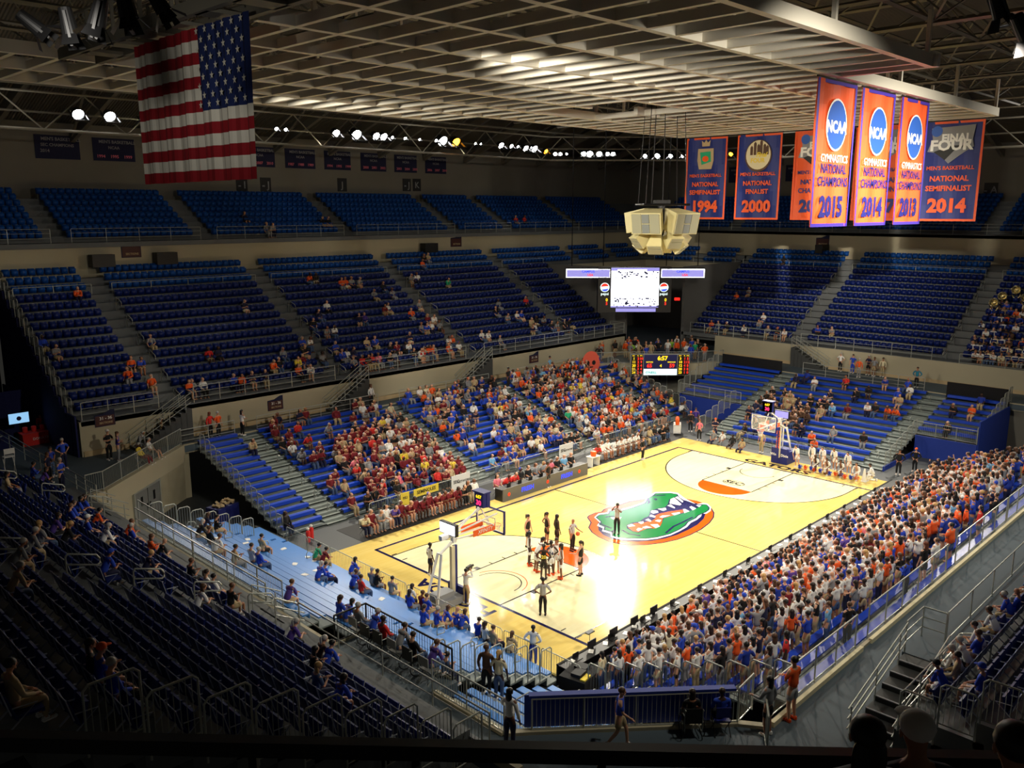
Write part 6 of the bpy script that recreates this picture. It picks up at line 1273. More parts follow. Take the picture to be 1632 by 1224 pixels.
# wheelchair platform row
def wheelchair(x, y, z, rz, lab):
    t = empty('wheelchair', (x, y, z), rz, lab, 'wheelchair'); wm = MB(); n = 20
    wm.tube([(0, .3*math.cos(2*math.pi*i/n), .31+.3*math.sin(2*math.pi*i/n)) for i in range(n)], .016, 5, closed=True)
    for i in range(8): wm.tube([(0, 0, .31), (0, .3*math.cos(math.pi*i/4), .31+.3*math.sin(math.pi*i/4))], .004, 3)
    me = wm.mesh('wheel', 'rail_black')
    for s_ in (-1, 1): link('wheel', me, t, (s_*.29, -.05, 0))
    for s_ in (-1, 1): MB().lathe((s_*.22, .42, 0), [(.06, 0), (.06, .02)], 8).build('caster', 'rail_black', t)
    MB().box(-.24, .24, -.2, .24, .44, .49).build('seat', 'black', t); MB().box(-.24, .24, -.25, -.21, .48, .92).build('backrest', 'black', t)
    fr = MB()
    for s_ in (-1, 1): fr.tube([(s_*.25, -.34, .92), (s_*.25, -.23, .9), (s_*.25, -.23, .2), (s_*.25, .3, .2), (s_*.2, .42, .1)], .014, 5); fr.tube([(s_*.25, -.23, .68), (s_*.25, .2, .68), (s_*.25, .22, .46)], .014, 5)
    fr.build('frame', 'rail', t)
def fchair(name, x, y, z, rz, lab, grp=None, mt_='grey', leg='rail'):
    t = empty(name, (x, y, z), rz, lab, 'chair', grp); MB().box(-.22, .22, -.2, .22, .42, .46).build('seat', mt_, t); MB().box(-.22, .22, -.24, -.2, .6, .9).build('backrest', mt_, t)
    for s_ in (-1, 1): MB().tube([(s_*.22, .2, 0), (s_*.22, -.22, .5), (s_*.22, -.24, .9)], .014, 5).tube([(s_*.22, -.26, 0), (s_*.22, .18, .44)], .014, 5).build('leg_frame', leg, t)
    return t
for i, (y, w_, c_, hr) in enumerate([(-13.0, 0, 'grey', 'grey'), (-13.7, 1, 'blue', 'grey'), (-14.4, 1, 'red', 'dark'), (-15.15, 0, 'grey', 'dark'), (-15.95, 1, 'black', 'dark'), (-16.75, 0, 'purple', 'brown')]):
    x = -10.25; add(x, y, ZC+.48, -math.pi/2, 'sit_lean' if i % 2 else 'sit_upright', c_, 'walk', pants='denim', hair=hr, hk='short', fem=False, short=False, long=True, force=True, label='person in %s seated on the wheelchair platform, %s from left' % (CN[c_], ORD[i]))
    (wheelchair(x, y, ZC, -math.pi/2, 'wheelchair on the platform behind the black balustrade, %s from left' % ORD[[0, 0, 1, 0, 2][i]]) if w_ else fchair('folding_chair', x, y, ZC, -math.pi/2, 'folding chair on the wheelchair platform, %s from left' % ORD[i//2]))
bm_ = (-7.7, -23.3)
wheelchair(-6.9, -24.1, ZC, R(-42), 'wheelchair at the bottom centre behind the corner balustrade'); add(-6.9, -24.1, ZC+.48, R(-42), 'sit_upright', 'black', 'walk', pants='black', hair='dark', hk='long', fem=True, force=True, label='person in black sitting in the bottom centre wheelchair')
fchair('folding_chair', -6.25, -24.65, ZC, R(-42), 'chair with a blue jacket at the bottom centre', None, 'pad_blue', 'black'); add(-6.25, -24.65, ZC+.46, R(-42), 'sit_upright', 'blue', 'walk', pants='black', hair='dark', hk='short', long=True, force=True, label='person in loose blue jacket sitting beside the bottom centre wheelchair')
for i, (dx, dy, c_) in enumerate(((.0, 0, 'yellow'), (.9, .75, 'white'))):
    add(-6.9+dx, 12.9+dy, ZC+.46, R(-135+90-90), 'sit_back', c_, 'walk', pants='maroon' if i == 0 else 'black', hair='grey', hk='short', force=True, label='seated fan in %s top on the sloping left bridge' % c_); fchair('folding_chair', -6.9+dx, 12.9+dy, ZC, R(-135), 'folding chair on the left bridge under the %s shirted fan' % c_)
add(-8.9, 25.0-1.6, ZC, math.pi*.9, 'bend', 'red', 'walk', pants='black', force=True, label='attendant in red behind the red draped table')
# two dark viewers right in front of the camera
for i, (px_, dd, dz, hk_, c_) in enumerate(((1392, 4.2, -1.2, 'long', 'grey'), (1472, 4.3, -1.24, 'cap', 'navy'), (1636, 3.4, -.72, 'short', 'black'))):
    a = (px_-816)/1372.99*1.1; p = CAM+(fwd+rt*a)*dd; add(p.x, p.y, 15.5+dz, R(44.6-90), 'sit_upright', c_, 'front', pants='black', hair='black' if i != 1 else 'brown', hk='short' if i == 2 else hk_, fem=i == 0, force=True, skin='mid', label=['dark haired spectator from behind, cut off by the bottom edge', 'dim capped spectator from behind at the bottom edge', 'dark silhouetted spectator at the bottom right corner'][i])

# ---------------------------------------------------------------- build them: the ones that show largest one by one, the rest as one crowd
for c in crowd: c['d'] = (Vector((c['x'], c['y'], c['z']))-CAM).length*(.8 if c['force'] else 1)*(1.12 if c['pn'].startswith('sit') else 1); c['v'] = c['area'] == 'front' or inview((c['x'], c['y'], c['z']+.5), 1.04)
forced = [c for c in crowd if c['force'] and c['v']]
others = sorted([c for c in crowd if not c['force'] and c['v']], key=lambda c: c['d'])
ind = forced+others[:max(0, 300-len(forced))]; far_ = others[max(0, 300-len(forced)):]
HD = {'short': 'short %s hair', 'long': 'long %s hair', 'tail': 'tied %s hair', 'bald': 'a shaved head', 'cap': 'a %s cap'}
for a_ in ('student', 'press', 'far', 'bench', 'table', 'end'):
    rows = {}
    for c in crowd:
        if c['area'] == a_: rows.setdefault(c['row'], []).append(c)
    for r_ in rows.values():
        r_.sort(key=lambda c: c['x'])
        for n, c in enumerate(r_): c['ord'] = n
for c in ind:
    if not c['label']:
        hn = HD[c['hk']] % HAIRN.get(c['hair'], c['hair']) if c['hk'] != 'bald' else HD['bald']
        base = '%s top, %s, ' % (desc(c['shirt']), hn); o_ = ordn(c['ord'])
        c['label'] = {'student': lambda: 'person, '+base+'%s from near end of %s student row' % (o_, ORD[c['row']]), 'press': lambda: 'seated person, %s top, %s from near end of the courtside press table' % (desc(c['shirt']), o_),
                      'far': lambda: 'seated fan, '+base+'%s from left, %s far bleacher row' % (o_, ORD[c['row']]), 'bench': lambda: 'person in %s, %s from left on the %s' % (desc(c['shirt']), o_, c['row']),
                      'table': lambda: 'official in %s, %s from left at the far scorers table' % (desc(c['shirt']), o_), 'end': lambda: 'fan in %s top, end bleachers row %s, place %s' % (desc(c['shirt']), ORD[c['row']], ordn(c['idx']))}[c['area']]()
    person(c['x'], c['y'], c['z'], c['rz'], c['pn'], c['shirt'], c['pants'], c['hair'], c['hk'], c['skin'], c['fem'], c['long'], c['short'], c['label'], {'student': 'students standing on the near bleachers', 'west': 'spectators in the dark left stand', 'westb': 'fans on the pale blue bleachers'}.get(c['area']), **c['kw'])
occ = [(c['x'], c['y']) for c in ind if c['area'] in ('west', 'south')]
for s, o in near_roots:
    if any(abs(s[0]-a)+abs(s[1]-b) < .42 for a, b in occ): o.data = ch_down
# far crowd: low detail figures in the same poses
pal = ['skin_light', 'skin_mid', 'skin_brown', 'skin_dark']+['hair_'+h for h in HAIRN]+sorted({'cl_'+c['shirt'] for c in far_} | {'cl_'+c['pants'] for c in far_} | {'cl_orange', 'cl_blue', 'cl_white', 'cl_black'})
pi = {m_: i for i, m_ in enumerate(pal)}; _l = {}
def lowp(pn, fem, long, short, hk):
    key = (pn, fem, long, short, hk)
    if key not in _l:
        P = POSES[pn]; out = []
        for me in (body_mesh(P, False, fem), shirt_mesh(P, long, False, fem), legs_mesh(P, short, False)): out.append(arrays(me))
        if hk != 'bald': out.append(arrays(hair_low(P, hk)))
        _l[key] = out
    return _l[key]
def hair_low(P, kind):
    head = P['head']; f = P['face'].copy(); f.z = 0; f.normalize(); bm = bmesh.new()
    q = bmesh.ops.create_icosphere(bm, subdivisions=1, radius=1)['verts']
    for v in q: v.co = head-f*.035+V3(0, 0, .045)+V3(v.co.x*.115, v.co.y*.118, v.co.z*.118)
    if kind in ('long', 'tail'):
        q = bmesh.ops.create_icosphere(bm, subdivisions=1, radius=1)['verts']
        for v in q: v.co = head-f*.085+V3(0, 0, -.09)+V3(v.co.x*.11, v.co.y*.075, v.co.z*.2)
    me = bpy.data.meshes.new('h'); bm.to_mesh(me); bm.free(); return me
items = []
for c in far_:
    X = T4(c['x'], c['y'], c['z'], c['rz'], c['kw'].get('scale', 1)); parts_ = lowp(c['pn'], c['fem'], c['long'], c['short'], c['hk'])
    ms = ['skin_'+c['skin'], 'cl_'+c['shirt'], 'cl_'+c['pants'], ('cl_' if c['hk'] == 'cap' else 'hair_')+c['hair']]
    for A_, m_ in zip(parts_, ms): items.append((A_, X, [pi[m_]]*8))
if items: tagit(merged('crowd', items, pal), 'the rest of the crowd: hundreds of small figures filling the farther bleachers and seats', 'crowd', None, 'stuff')
print('PEOPLE', len(crowd), 'individual', len(ind), 'forced', len(forced), 'far', len(far_), 'seats', len(near), len(rest))
# ---------------------------------------------------------------- props
def hoop(lab, s_):
    """s_ = 0 near end, 1 far end; local x points from the baseline into the court"""
    t = empty('basketball_hoop', (0 if s_ == 0 else CL, yc, .031), 0 if s_ == 0 else math.pi, lab, 'basketball hoop')
    (MB().box(-2.6, -.95, -.5, .5, .06, .4).box(-2.4, -1.4, -.3, .3, .4, .7) if s_ == 0 else MB().box(-2.9, -1.45, -.6, .6, 0, .9)).build('base', 'cl_grey' if s_ == 0 else 'pad_blue', t)
    MB().box(-1.0-.5*s_, -.85-.5*s_, -.62, .62, .02, .75 if s_ == 0 else 1.15).build('front_pad', 'pad_blue', t)
    MB().bar((-1.1, 0, .5), (-1.1, 0, 2.75), .26, .1).build('mast_pad', 'pad_blue', t); MB().bar((-1.24, 0, .5), (-1.24, 0, 2.75), .2, .16).build('mast', 'cl_cream', t)
    fr = MB(); fr.bar((-2.5, -.38, .4), (-2.0, -.12, 2.6), .1).bar((-2.5, .38, .4), (-2.0, .12, 2.6), .1).bar((-2.22, -.25, 1.5), (-2.22, .25, 1.5), .07).bar((-2.0, 0, 2.55), (-1.25, 0, 2.95), .1).bar((-1.15, 0, 2.9), (-1.15, 0, 3.25), .2).bar((-1.95, 0, 3.3), (-1.0, 0, 3.35), .22)
    for y in (-.32, .32): fr.bar((-1.1, y*.5, 3.1), (1.15, y, 2.98), .07); fr.bar((-1.2, y*.5, 3.4), (1.12, y*1.7, 3.85), .06)
    fr.bar((-1.15, 0, 3.3), (.5, 0, 4.2), .06).bar((.5, 0, 4.2), (1.1, 0, 3.3), .05).bar((.95, -.5, 3.3), (.95, .5, 3.3), .06)
    fr.build('support_arm', 'white', t)
    MB().box(1.2, 1.23, -.915, .915, 2.92, 3.97).build('backboard', 'glass', t)
    e = MB()
    for y in (-.915, .875): e.box(1.19, 1.24, y, y+.04, 2.9, 3.99)
    for z in (2.9, 3.95): e.box(1.19, 1.24, -.915, .915, z, z+.04)
    for y in (-.305, .265): e.box(1.235, 1.245, y, y+.04, 3.04, 3.5)
    for z in (3.04, 3.46): e.box(1.235, 1.245, -.3, .3, z, z+.04)
    e.build('backboard_lines', 'white', t); MB().box(1.17, 1.26, -.95, .95, 2.85, 2.93).box(1.17, 1.26, -.97, -.9, 2.9, 3.25).box(1.17, 1.26, .9, .97, 2.9, 3.25).box(1.18, 1.25, .93, .98, 2.9, 3.98).box(1.18, 1.25, -.98, -.93, 2.9, 3.98).box(1.18, 1.25, -.98, .98, 3.98, 4.02).build('edge_pad', 'pad_blue', t)
    n = 24; r_ = MB(); r_.tube([(1.6+.23*math.cos(2*math.pi*i/n), .23*math.sin(2*math.pi*i/n), 3.02) for i in range(n)], .012, 5, closed=True).box(1.24, 1.4, -.08, .08, 3.0, 3.03); r_.build('rim', 'orange', t)
    nt_ = MB()
    for i in range(12):
        a, b = 2*math.pi*i/12, 2*math.pi*(i+1)/12
        for da, db in ((a, b), (b, a)): nt_.tube([(1.6+.22*math.cos(da), .22*math.sin(da), 3.0), (1.6+.15*math.cos((da+db)/2), .15*math.sin((da+db)/2), 2.8), (1.6+.12*math.cos(db), .12*math.sin(db), 2.6)], .006, 3)
    nt_.build('net', 'white', t)
    # shot clock on top
    c = MB().box(-.1, .1, -.36, .36, 0, .72).prism([(-.3, -.3), (.1, -.36), (.1, .36), (-.3, .3)], .0, .7).build('shot_clock', 'navy_panel', t, loc=(.75, 0, 4.2))
    MB().box(-.36, .14, -.4, .4, .7, .76).build('clock_top', 'navy_panel', c)
    for sd in (1, -1):
        M_ = frame((.115*sd, 0, .5), (0, sd, 0), (0, 0, 1)) if sd == 1 else frame((-.315, 0, .5), (0, -1, 0), (0, 0, 1))
        text('digits', '6:57', .21, 'led_yellow', M_, c, bold=.04, extrude=.004); M2 = M_.copy(); M2.translation.z = .2; text('digits', '30', .34, 'led_pink', M2, c, bold=.04, extrude=.004)
    bx_ = MB().box(-.16, .02, -.55, .55, -.28, .28).build('advert_box', 'black', t, loc=(-1.35, 0, 3.65))
    for sd in (1, -1): pass
    a = MB().box(-.5, .5, -.23, .23, 0, .02).mesh('advert_screen', 'screen_white'); a.transform(frame((-.165, 0, 0), (0, -1, 0), (0, 0, 1))); link('advert_screen', a, bx_)
    a = MB().box(-.5, .5, -.23, .23, 0, .02).mesh('advert_screen', 'lavender'); a.transform(frame((.025, 0, 0), (0, 1, 0), (0, 0, 1))); link('advert_screen', a, bx_)
    text('lettering', 'Credit', .2, 'led_blue', frame((-.19, 0, 0), (0, -1, 0), (0, 0, 1)), bx_, extrude=.002)
    for y in (-.42, .42):
        sg = -1 if y < 0 else 1
        o = MB().box(-.3, 1.1, y-.015, y+.015, 3.02, 3.32).build('arm_advert', 'orange', t); text('lettering', 'XFINITY', .26, 'white', frame((.45, y+sg*.02, 3.17), (-sg, 0, 0), (0, 0, 1)), o, extrude=.002, shear=.2)
    if s_: 
        text('lettering', 'GATORS', .34, 'orange', frame((-.98, 0, 1.9), (0, 0, -1), (0, 1, 0)) , t, bold=.04, extrude=.003); text('lettering', 'Winn   Dixie', .26, 'white', frame((-1.34, 0, .65), (0, 1, 0), (0, 0, 1)), t, bold=.03, extrude=.003)
hoop('near basketball hoop with glass backboard, blue mast and small screen, seen from behind', 0); hoop('far basketball hoop with glass backboard and blue padded base', 1)
tagit(MB().lathe((0, 0, 0), [(.12*math.sin(a), -.12*math.cos(a)) for a in [math.pi*(i+.5)/12 for i in range(12)]], 16).build('basketball', 'ball', None, True, (PC['refball'][0]-.05-.2+.15, PC['refball'][1]-.45, 1.16)), 'orange basketball held by the referee beside the players', 'ball')
# led scorers table
t = empty('scorers_table', (10.2, .55, 0), 0, 'long dark scorers table with lit panels along the far sideline', 'table')
MB().box(0, 8.2, 0, .08, .03, .85).build('led_front', 'panel_grey', t); MB().box(0, 8.2, .08, .75, .74, .79).box(0, .06, .08, .75, 0, .74).box(8.14, 8.2, .08, .75, 0, .74).build('table_body', 'black', t)
for x in (2.2, 6.0): text('lettering', 'FRESH', .42, 'led_blue', frame((x, -.01, .45), (1, 0, 0), (0, 0, 1)), t, bold=.03, extrude=.004)
mb = MB()
for x in (.5, 4.1, 7.3):
    n = 16; mb.face([(x+.13*math.cos(2*math.pi*i/n), -.012, .45+.13*math.sin(2*math.pi*i/n)) for i in range(n)], 0); mb.face([(x+.09*math.cos(2*math.pi*i/n), -.018, .45+.09*math.sin(2*math.pi*i/n)) for i in range(n)], 1)
mb.build('round_logo', ['orange', 'led_red'], t)
lp = MB().box(-.17, .17, -.12, .12, 0, .02).box(-.17, .17, .1, .12, .02, .22).mesh('laptop', 'black')
for i in range(7): tagit(link('laptop', lp, None, (11+1.0*i, .98, .8), math.pi), 'open black laptop on the far scorers table, %s from left' % ORD[i], 'laptop')
# bench chairs
fc = fchair('bench_chair', BENCH[0][0], BENCH[0][1], 0.001, math.pi, 'white backed folding chair of the maroon team bench, first from left', 'team bench chairs', 'white', 'grey')
n = {'maroon bench': 0, 'white bench': 0}
for x, y, c_, lb in BENCH:
    n[lb] += 1
    if n[lb] == 1 and lb == 'maroon bench': continue
    dup(fc, (x, y, .001), math.pi, 'white backed folding chair of the %s, %s from left' % (lb.replace('bench', 'team bench'), ORD[n[lb]-1]), 'team bench chairs')
for i in range(11): dup(fc, (11.0+.72*i, 1.86, .001), math.pi, 'folding chair behind the far scorers table, %s from left' % ORD[i], 'scorers table chairs')
tagit(MB().box(.2, 32, 1.36, 4.0, .0, .012).build('bench_mat', 'rubber'), 'dark floor mat under both team benches', 'mat')
# courtside press desk on the near side
t = empty('press_desk', (-3.1, -15.72, 0), 0, 'long dark press desk between court and standing students', 'desk')
MB().box(0, 32.6, -.1, 0, .03, .8).build('front_panel', 'black_cloth', t); MB().box(0, 32.6, -.62, .02, .74, .78).build('worktop', 'black', t)
rr = random.Random(11)
pm = MB().box(-.15, .15, -.1, .1, 0, .012).mesh('paper', 'white'); km = MB().box(-.03, .03, -.03, .03, 0, .2).mesh('bottle', 'cl_sky'); mo = MB().box(-.25, .25, -.02, .02, .06, .38).box(-.05, .05, -.05, .05, 0, .08).mesh('monitor', 'black')
for i in range(30): tagit(link('paper', pm, None, (-2.6+1.02*i+rr.random()*.4, -16.1+rr.random()*.15, .781), rr.random()), 'sheet of white paper on the courtside press desk, %s from near end' % ordn(i), 'paper', 'papers on the press desk')
for i in range(14): tagit(link('laptop', lp, None, (-2.2+2.2*i, -16.02, .781), 0), 'open laptop on the courtside press desk, %s from near end' % ORD[i], 'laptop', 'laptops on the press desk')
for i in range(4): tagit(link('monitor', mo, None, (-1.2+1.4*i, -15.9, .781), 0), 'small black monitor on the near end of the press desk, %s from corner' % ORD[i], 'monitor')
t = empty('equipment_table', (-2.9, -16.7, 0), .2, 'table under black cloth with broadcast gear at the near corner', 'table')
MB().box(-.7, .6, -.6, .5, 0, .82).build('black_cloth', 'black_cloth', t); MB().box(-.5, 0, -.3, .1, .82, .95).box(.1, .5, -.2, .3, .82, .9).build('mixer', 'rubber', t); MB().box(-.6, -.1, -.55, -.35, .82, .88).build('folder', 'cl_yellow', t)
# tripod light stand at the near corner
t = empty('tripod', (-.6, -15.3, .03), 0, 'black tripod at the near corner of the court', 'tripod')
MB().tube([(0, 0, .2), (0, 0, 1.0)], .015, 5).box(-.2, .2, -.1, .1, 1.0, 1.05).build('stand', 'black', t)
for a in range(3): MB().tube([(0, 0, .45), (.35*math.cos(a*2.09), .35*math.sin(a*2.09), 0)], .012, 4).build('leg', 'black', t)
# signs tied to the barricades
def sign(name, x, y, w_, h_, m_, txts, lab, z=.25, rz=None, right=(1, 0, 0)):
    t = empty(name, (0, 0, 0), 0, lab, 'sign'); t.matrix_world = frame((x, y, z), right, (0, 0, 1)); MB().box(0, w_, 0, h_, -.015, .015).build('panel', m_, t)
    for s_, sz, u, v, mm in txts: text('lettering', s_, sz, mm, Matrix.Translation((u, v, .018)), t, bold=.03, extrude=.002)
sign('yellow_banner', 5.9, 4.05, 2.0, .5, 'cl_yellow', [('SEMINOLES', .3, 1.0, .25, 'black')], 'wide yellow lettered banner on the barricade behind the maroon bench', .55)
sign('yellow_banner', 4.9, 4.05, .65, .95, 'cl_yellow', [('FSU', .22, .32, .6, 'black')], 'narrow tall yellow banner on the barricade behind the maroon bench', .1)
sign('barricade_sign', 9.0, 4.05, 1.6, .95, 'white', [('SEC', .3, .4, .5, 'black'), ('NETWORK', .22, 1.05, .45, 'black')], 'white sign with round logo on the barricade left of the scorers table', .25)
sign('barricade_sign', 19.4, 4.05, 1.5, .95, 'white', [('SEC', .3, .4, .5, 'black'), ('NETWORK', .2, 1.0, .45, 'black')], 'white sign with round logo on the barricade right of the scorers table', .25)
# coolers, carts, cones, extinguisher-red bottles
t = empty('cooler_cart', (32.3, 2.6, 0), .6, 'white cart with orange drink coolers at the far corner', 'cart'); MB().box(-.6, .6, -.3, .3, .1, .15).box(-.6, .6, -.3, .3, .75, .8).box(-.6, -.56, -.3, .3, .1, .8).box(.56, .6, -.3, .3, .1, .8).build('cart_frame', 'white', t)
for i, x in enumerate((-.38, 0, .38)): tagit(MB().lathe((0, 0, 0), [(.15, 0), (.17, .4), (.17, .42), (.1, .5)], 12).build('drink_cooler', 'orange', None, False, (32.3+x*.82, 2.6+x*.56, .8)), 'orange drink cooler on the far corner cart, %s from left' % ORD[i], 'cooler', 'orange drink coolers')
t = empty('drink_table', (20.3, 1.6, 0), 0, 'small table with orange cooler at the right end of the scorers table', 'table'); MB().box(-.45, .45, -.3, .3, .7, .74).build('tabletop', 'white', t); [MB().box(a-.02, a+.02, -.25, .25, 0, .7).build('leg', 'white', t) for a in (-.38, .38)]
tagit(MB().lathe((0, 0, 0), [(.2, 0), (.22, .3), (.22, .34), (.16, .36)], 14).build('drink_cooler', 'orange', None, False, (20.3, 1.6, .74)), 'orange drink cooler on the table beside the white bench', 'cooler')
tagit(MB().lathe((0, 0, 0), [(.2, 0), (.2, .04), (.17, .05), (.06, .85), (.04, .9)], 12).build('cone_sign', 'white', None, False, (30.2, -13.7, .031)), 'tall white cone standing at the far corner of the baseline', 'cone')
t = empty('laundry_cart', (-3.6, 10.0, 0), .3, 'dark cart heaped with brown boxes beside the far bleachers end', 'cart'); MB().box(-.8, .8, -.5, .5, .15, 1.0).build('bin', 'navy_panel', t)
mb = MB(); rr = random.Random(4)
for i in range(14): mb.obox((rr.uniform(-.6, .6), rr.uniform(-.35, .35), 1.05+rr.random()*.12), (.3, .22, .12), Euler((rr.random(), rr.random(), rr.random()*3)).to_matrix())
mb.build('boxes', 'cl_tan', t)
for i, (x, y) in enumerate(((-1.9, 3.6), (-1.5, 3.9))):
    t = empty('fire_extinguisher', (x, y, 0), 0, 'red cylinder with white top by the left barricades, %s one' % ('left', 'right')[i], 'extinguisher'); MB().lathe((0, 0, 0), [(.1, 0), (.12, .05), (.12, .6), (.05, .7)], 12).build('bottle', 'cl_red', t); MB().lathe((0, 0, .7), [(.06, 0), (.09, .08), (.03, .14)], 8).build('cap', 'white', t)
# cheer pompoms
pp_ = MB(); rr = random.Random(2)
for i in range(60):
    v = Vector((rr.gauss(0, 1), rr.gauss(0, 1), rr.gauss(0, 1))).normalized()*.18; pp_.tube([(0, 0, 0), v*.6, v], .012, 3)
pmo, pmb = pp_.mesh('pompom', 'orange'), pp_.mesh('pompom', 'led_blue'); pmb.materials[0] = MT['cl_blue']
for i in range(12): tagit(link('pompom', pmo if i % 2 else pmb, None, (29.9+.12*(i % 3), -9.3-.36*i, .2)), '%s pompom on the far baseline floor, %s from left' % (('blue', 'orange')[i % 2], ORD[i]), 'pompom', 'cheer pompoms on the floor')
# red draped table, screen and poster by the curtain
t = empty('draped_table', (-9.4, 22.4, ZC), 0, 'table draped in red cloth in front of the navy curtain', 'table'); MB().box(-1.0, 1.0, -.4, .4, 0, .75).build('drape', 'cl_red', t); MB().box(-1.05, 1.05, -.45, .45, .75, .79).build('tabletop', 'cl_red', t)
text('lettering', 'DONATE', .22, 'white', frame((0, -.41, .4), (1, 0, 0), (0, 0, 1)), t, extrude=.002)
for i, x in enumerate((-10.1, -9.6, -9.1)): tagit(MB().lathe((0, 0, 0), [(.14, 0), (.16, .3), (.1, .34)], 10).build('red_bag', 'cl_red', None, False, (x, 22.5, ZC+.79)), 'red bundle on the red draped table, %s from left' % ORD[i], 'bag')
t = empty('navy_table', (-12.6, 22.6, ZC), 0, 'navy draped table with papers left of the red one', 'table'); MB().box(-1.6, 1.6, -.4, .4, 0, .78).build('drape', 'curtain', t)
for i in range(5): tagit(link('paper', pm, None, (-12.9+.35*i, 22.5, ZC+.785), i), 'white leaflet on the navy draped table, %s from left' % ORD[i], 'paper')
t = empty('television', (-10.3, 22.8, ZC), 0, 'lit pale blue television screen on a stand at left', 'television'); MB().box(-.6, .6, -.04, .04, 1.35, 2.05).build('case', 'black', t); MB().box(-.57, .57, -.05, -.04, 1.38, 2.02).build('screen', 'tv', t); MB().tube([(0, 0, 0), (0, 0, 1.4)], .03, 6).build('pole', 'black', t)
me = MB().lathe((0, 0, 0), [(.14, 0), (.14, .004)], 16).mesh('logo', 'navy_panel'); me.transform(Matrix.Translation((0, -.055, 1.68)) @ Matrix.Rotation(R(90), 4, 'X')); link('logo', me, t)
sign('poster_board', -8.35, 21.6, .75, 1.5, 'white', [('GAME', .2, .37, 1.2, 'black'), ('DAY', .2, .37, .5, 'black')], 'white poster board standing at the right end of the red table', ZC+.4)
# high chairs, chair backs near left rail
t = empty('director_chair', (-12.7, 16.5, ZC), 0, 'tall white folding chair at the left edge by the walkway rail', 'chair'); mb = MB()
for s_ in (-1, 1): mb.tube([(s_*.25, -.2, 0), (s_*.25, .2, 1.0)], .02, 5).tube([(s_*.25, .2, 0), (s_*.25, -.2, 1.0), (s_*.25, -.25, 1.5)], .02, 5)
mb.build('legs', 'white', t); MB().box(-.27, .27, -.2, .2, .98, 1.02).build('seat', 'white', t); MB().box(-.27, .27, -.27, -.24, 1.2, 1.5).build('backrest', 'white', t)
mat('face_orange', (222, 92, 70), .7)
# giant cut out face in the crowd
t = empty('cutout_face', (35.2, 14.2, 4.0), 0, 'big orange cut out face held up near the far corner', 'sign'); mb = MB(); n = 28
mb.face([(.95*math.cos(2*math.pi*i/n), -.02, 1.15*math.sin(2*math.pi*i/n)) for i in range(n)]); mb.build('face_board', 'face_orange', t)
mb = MB()
for x, z, r_ in ((-.32, .05, .2), (.32, .05, .2)): mb.face([(x+r_*math.cos(2*math.pi*i/12), -.03, z+r_*1.1*math.sin(2*math.pi*i/12)) for i in range(12)])
mb.face([(-.2, -.03, -.4), (.2, -.03, -.4), (.3, -.03, -.3), (-.3, -.03, -.3)]); mb.build('eyes_and_mouth', 'black', t)
t.rotation_euler = (0, 0, R(-20))
# sousaphones of the band
for i, (y, k) in enumerate(((-13.6, 7), (-15.4, 7), (-14.4, 8), (-13.2, 6))):
    x = EX0+NRUN*k; z = EZ0+NRISE*k+1.0; t = empty('sousaphone', (x, y, z), 0, 'silver and brass sousaphone held by the band, %s from left' % ORD[i], 'sousaphone', 'sousaphones in the band')
    me = MB().lathe((0, 0, 0), [(.06, -.5), (.08, -.3), (.14, -.15), (.36, 0), (.38, .01), (.34, -.02), (.1, -.2)], 18).mesh('bell', 'brass', True); me.transform(Matrix.Translation((-.2, 0, .45)) @ Matrix.Rotation(R(-75), 4, 'Y')); link('bell', me, t)
    n = 18; MB().tube([(.0, .33*math.cos(2*math.pi*j/n), .1+.4*math.sin(2*math.pi*j/n)) for j in range(n)], .05, 6, closed=True).build('tubing', 'brass', t, True)
# video camera of the cameraman
t = empty('video_camera', (PC['camman'][0]+.25, PC['camman'][1]+.1, 1.58), R(15), 'black shoulder camera held by the man beside the near basket', 'camera'); MB().box(-.15, .25, -.06, .06, 0, .2).build('camera_body', 'black', t)
me = MB().lathe((0, 0, 0), [(.05, 0), (.06, .15)], 10).mesh('lens', 'black'); me.transform(Matrix.Translation((.25, 0, .1)) @ Matrix.Rotation(R(90), 4, 'Y')); link('lens', me, t)
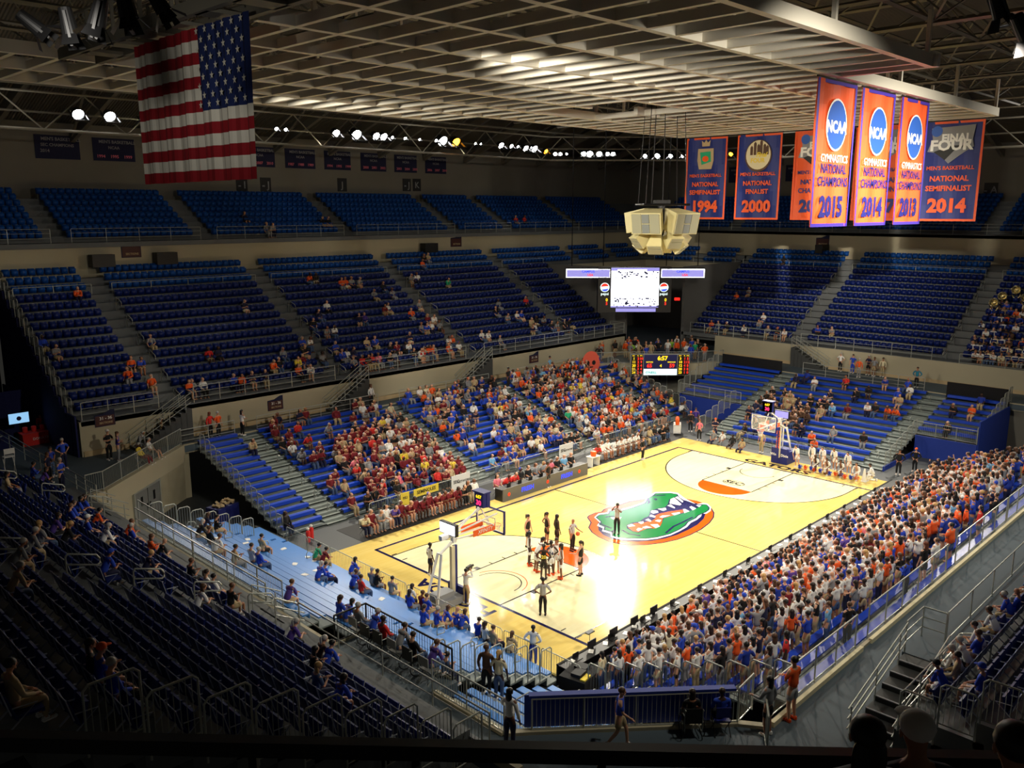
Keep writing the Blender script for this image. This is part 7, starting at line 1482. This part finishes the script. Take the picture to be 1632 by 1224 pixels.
# jerseys numbers
def shirt_no(k, s_, m_, z=1.25, rz=0):
    x, y = PC[k]; d = (Vector((x, y, 0))-Vector((CAM.x, CAM.y, 0))).normalized(); rt_ = Vector((-d.y, d.x, 0))*-1
    me = text_mesh(s_, .24, m_, bold=.04, extrude=.002); me.transform(frame((x, y, 0)-Vector((0, 0, 0)) if False else Vector((x, y, z))-d*.175, rt_, (0, 0, 1))); return me
for k, s_, m_ in (('b20', '20', 'cl_yellow'), ('w34', '24', 'court_navy')):
    me = shirt_no(k, s_, m_); o = link('shirt_number', me)
    for p in bpy.data.objects:
        if p.get('label', '').find('numbered '+s_) >= 0: o.parent = p; o.matrix_parent_inverse = (Matrix.Translation(p.location) @ Matrix.Rotation(p.rotation_euler.z, 4, 'Z') @ Matrix.Diagonal((*p.scale, 1))).inverted()
# exit signs, papers on benches, loudspeakers on the cream band
for i, (x, y, z) in enumerate(((46.2, 21.5, 8.2), (55.4, 18.5, 8.2), (61.5, 16.2, 8.2))): tagit(MB().obox((0, 0, 0), (.6, .08, .3)).build('exit_sign', 'exit_red', None, False, (x, y, z), R(-45)), 'small red lit exit sign under the video board, %s from left' % ORD[i], 'sign')
for i, p in enumerate([(-1.8, 29.9, 13.85), (2.9, 29.9, 13.85), (29.2, 29.9, 13.85), (63.7, 6.0, 13.4)]):
    t = empty('loudspeaker', p, 0, ['black loudspeaker behind the top seats at far left', 'square black loudspeaker behind the top seats left of centre', 'black loudspeaker behind the top seats right of centre', 'black loudspeaker behind the top seats of the end stand'][i], 'loudspeaker'); MB().box(-.8, .8, -.4, .4, 0, .9).build('cabinet', 'black', t)
wp = MB().box(-.14, .14, -.1, .1, 0, .01).box(-.05, .16, -.02, .14, .01, .015).mesh('leaflet', 'white')
rr = random.Random(9)
for i in range(10): tagit(link('leaflet', wp, None, (WBX-WBRUN*rr.choice([1, 2, 3, 4, 5, 7, 9])-.5, rr.uniform(-10, 3), 0), rr.random()*3), 'white leaflet left on the pale blue bleachers, scattered one number %s' % ordn(i), 'leaflet', 'leaflets on the pale bleachers')
for o in bpy.data.objects:
    if o.name.startswith('leaflet'):
        k = round((WBX-o.location.x-.5)/WBRUN); o.location.z = .1+WBRISE*k+.425
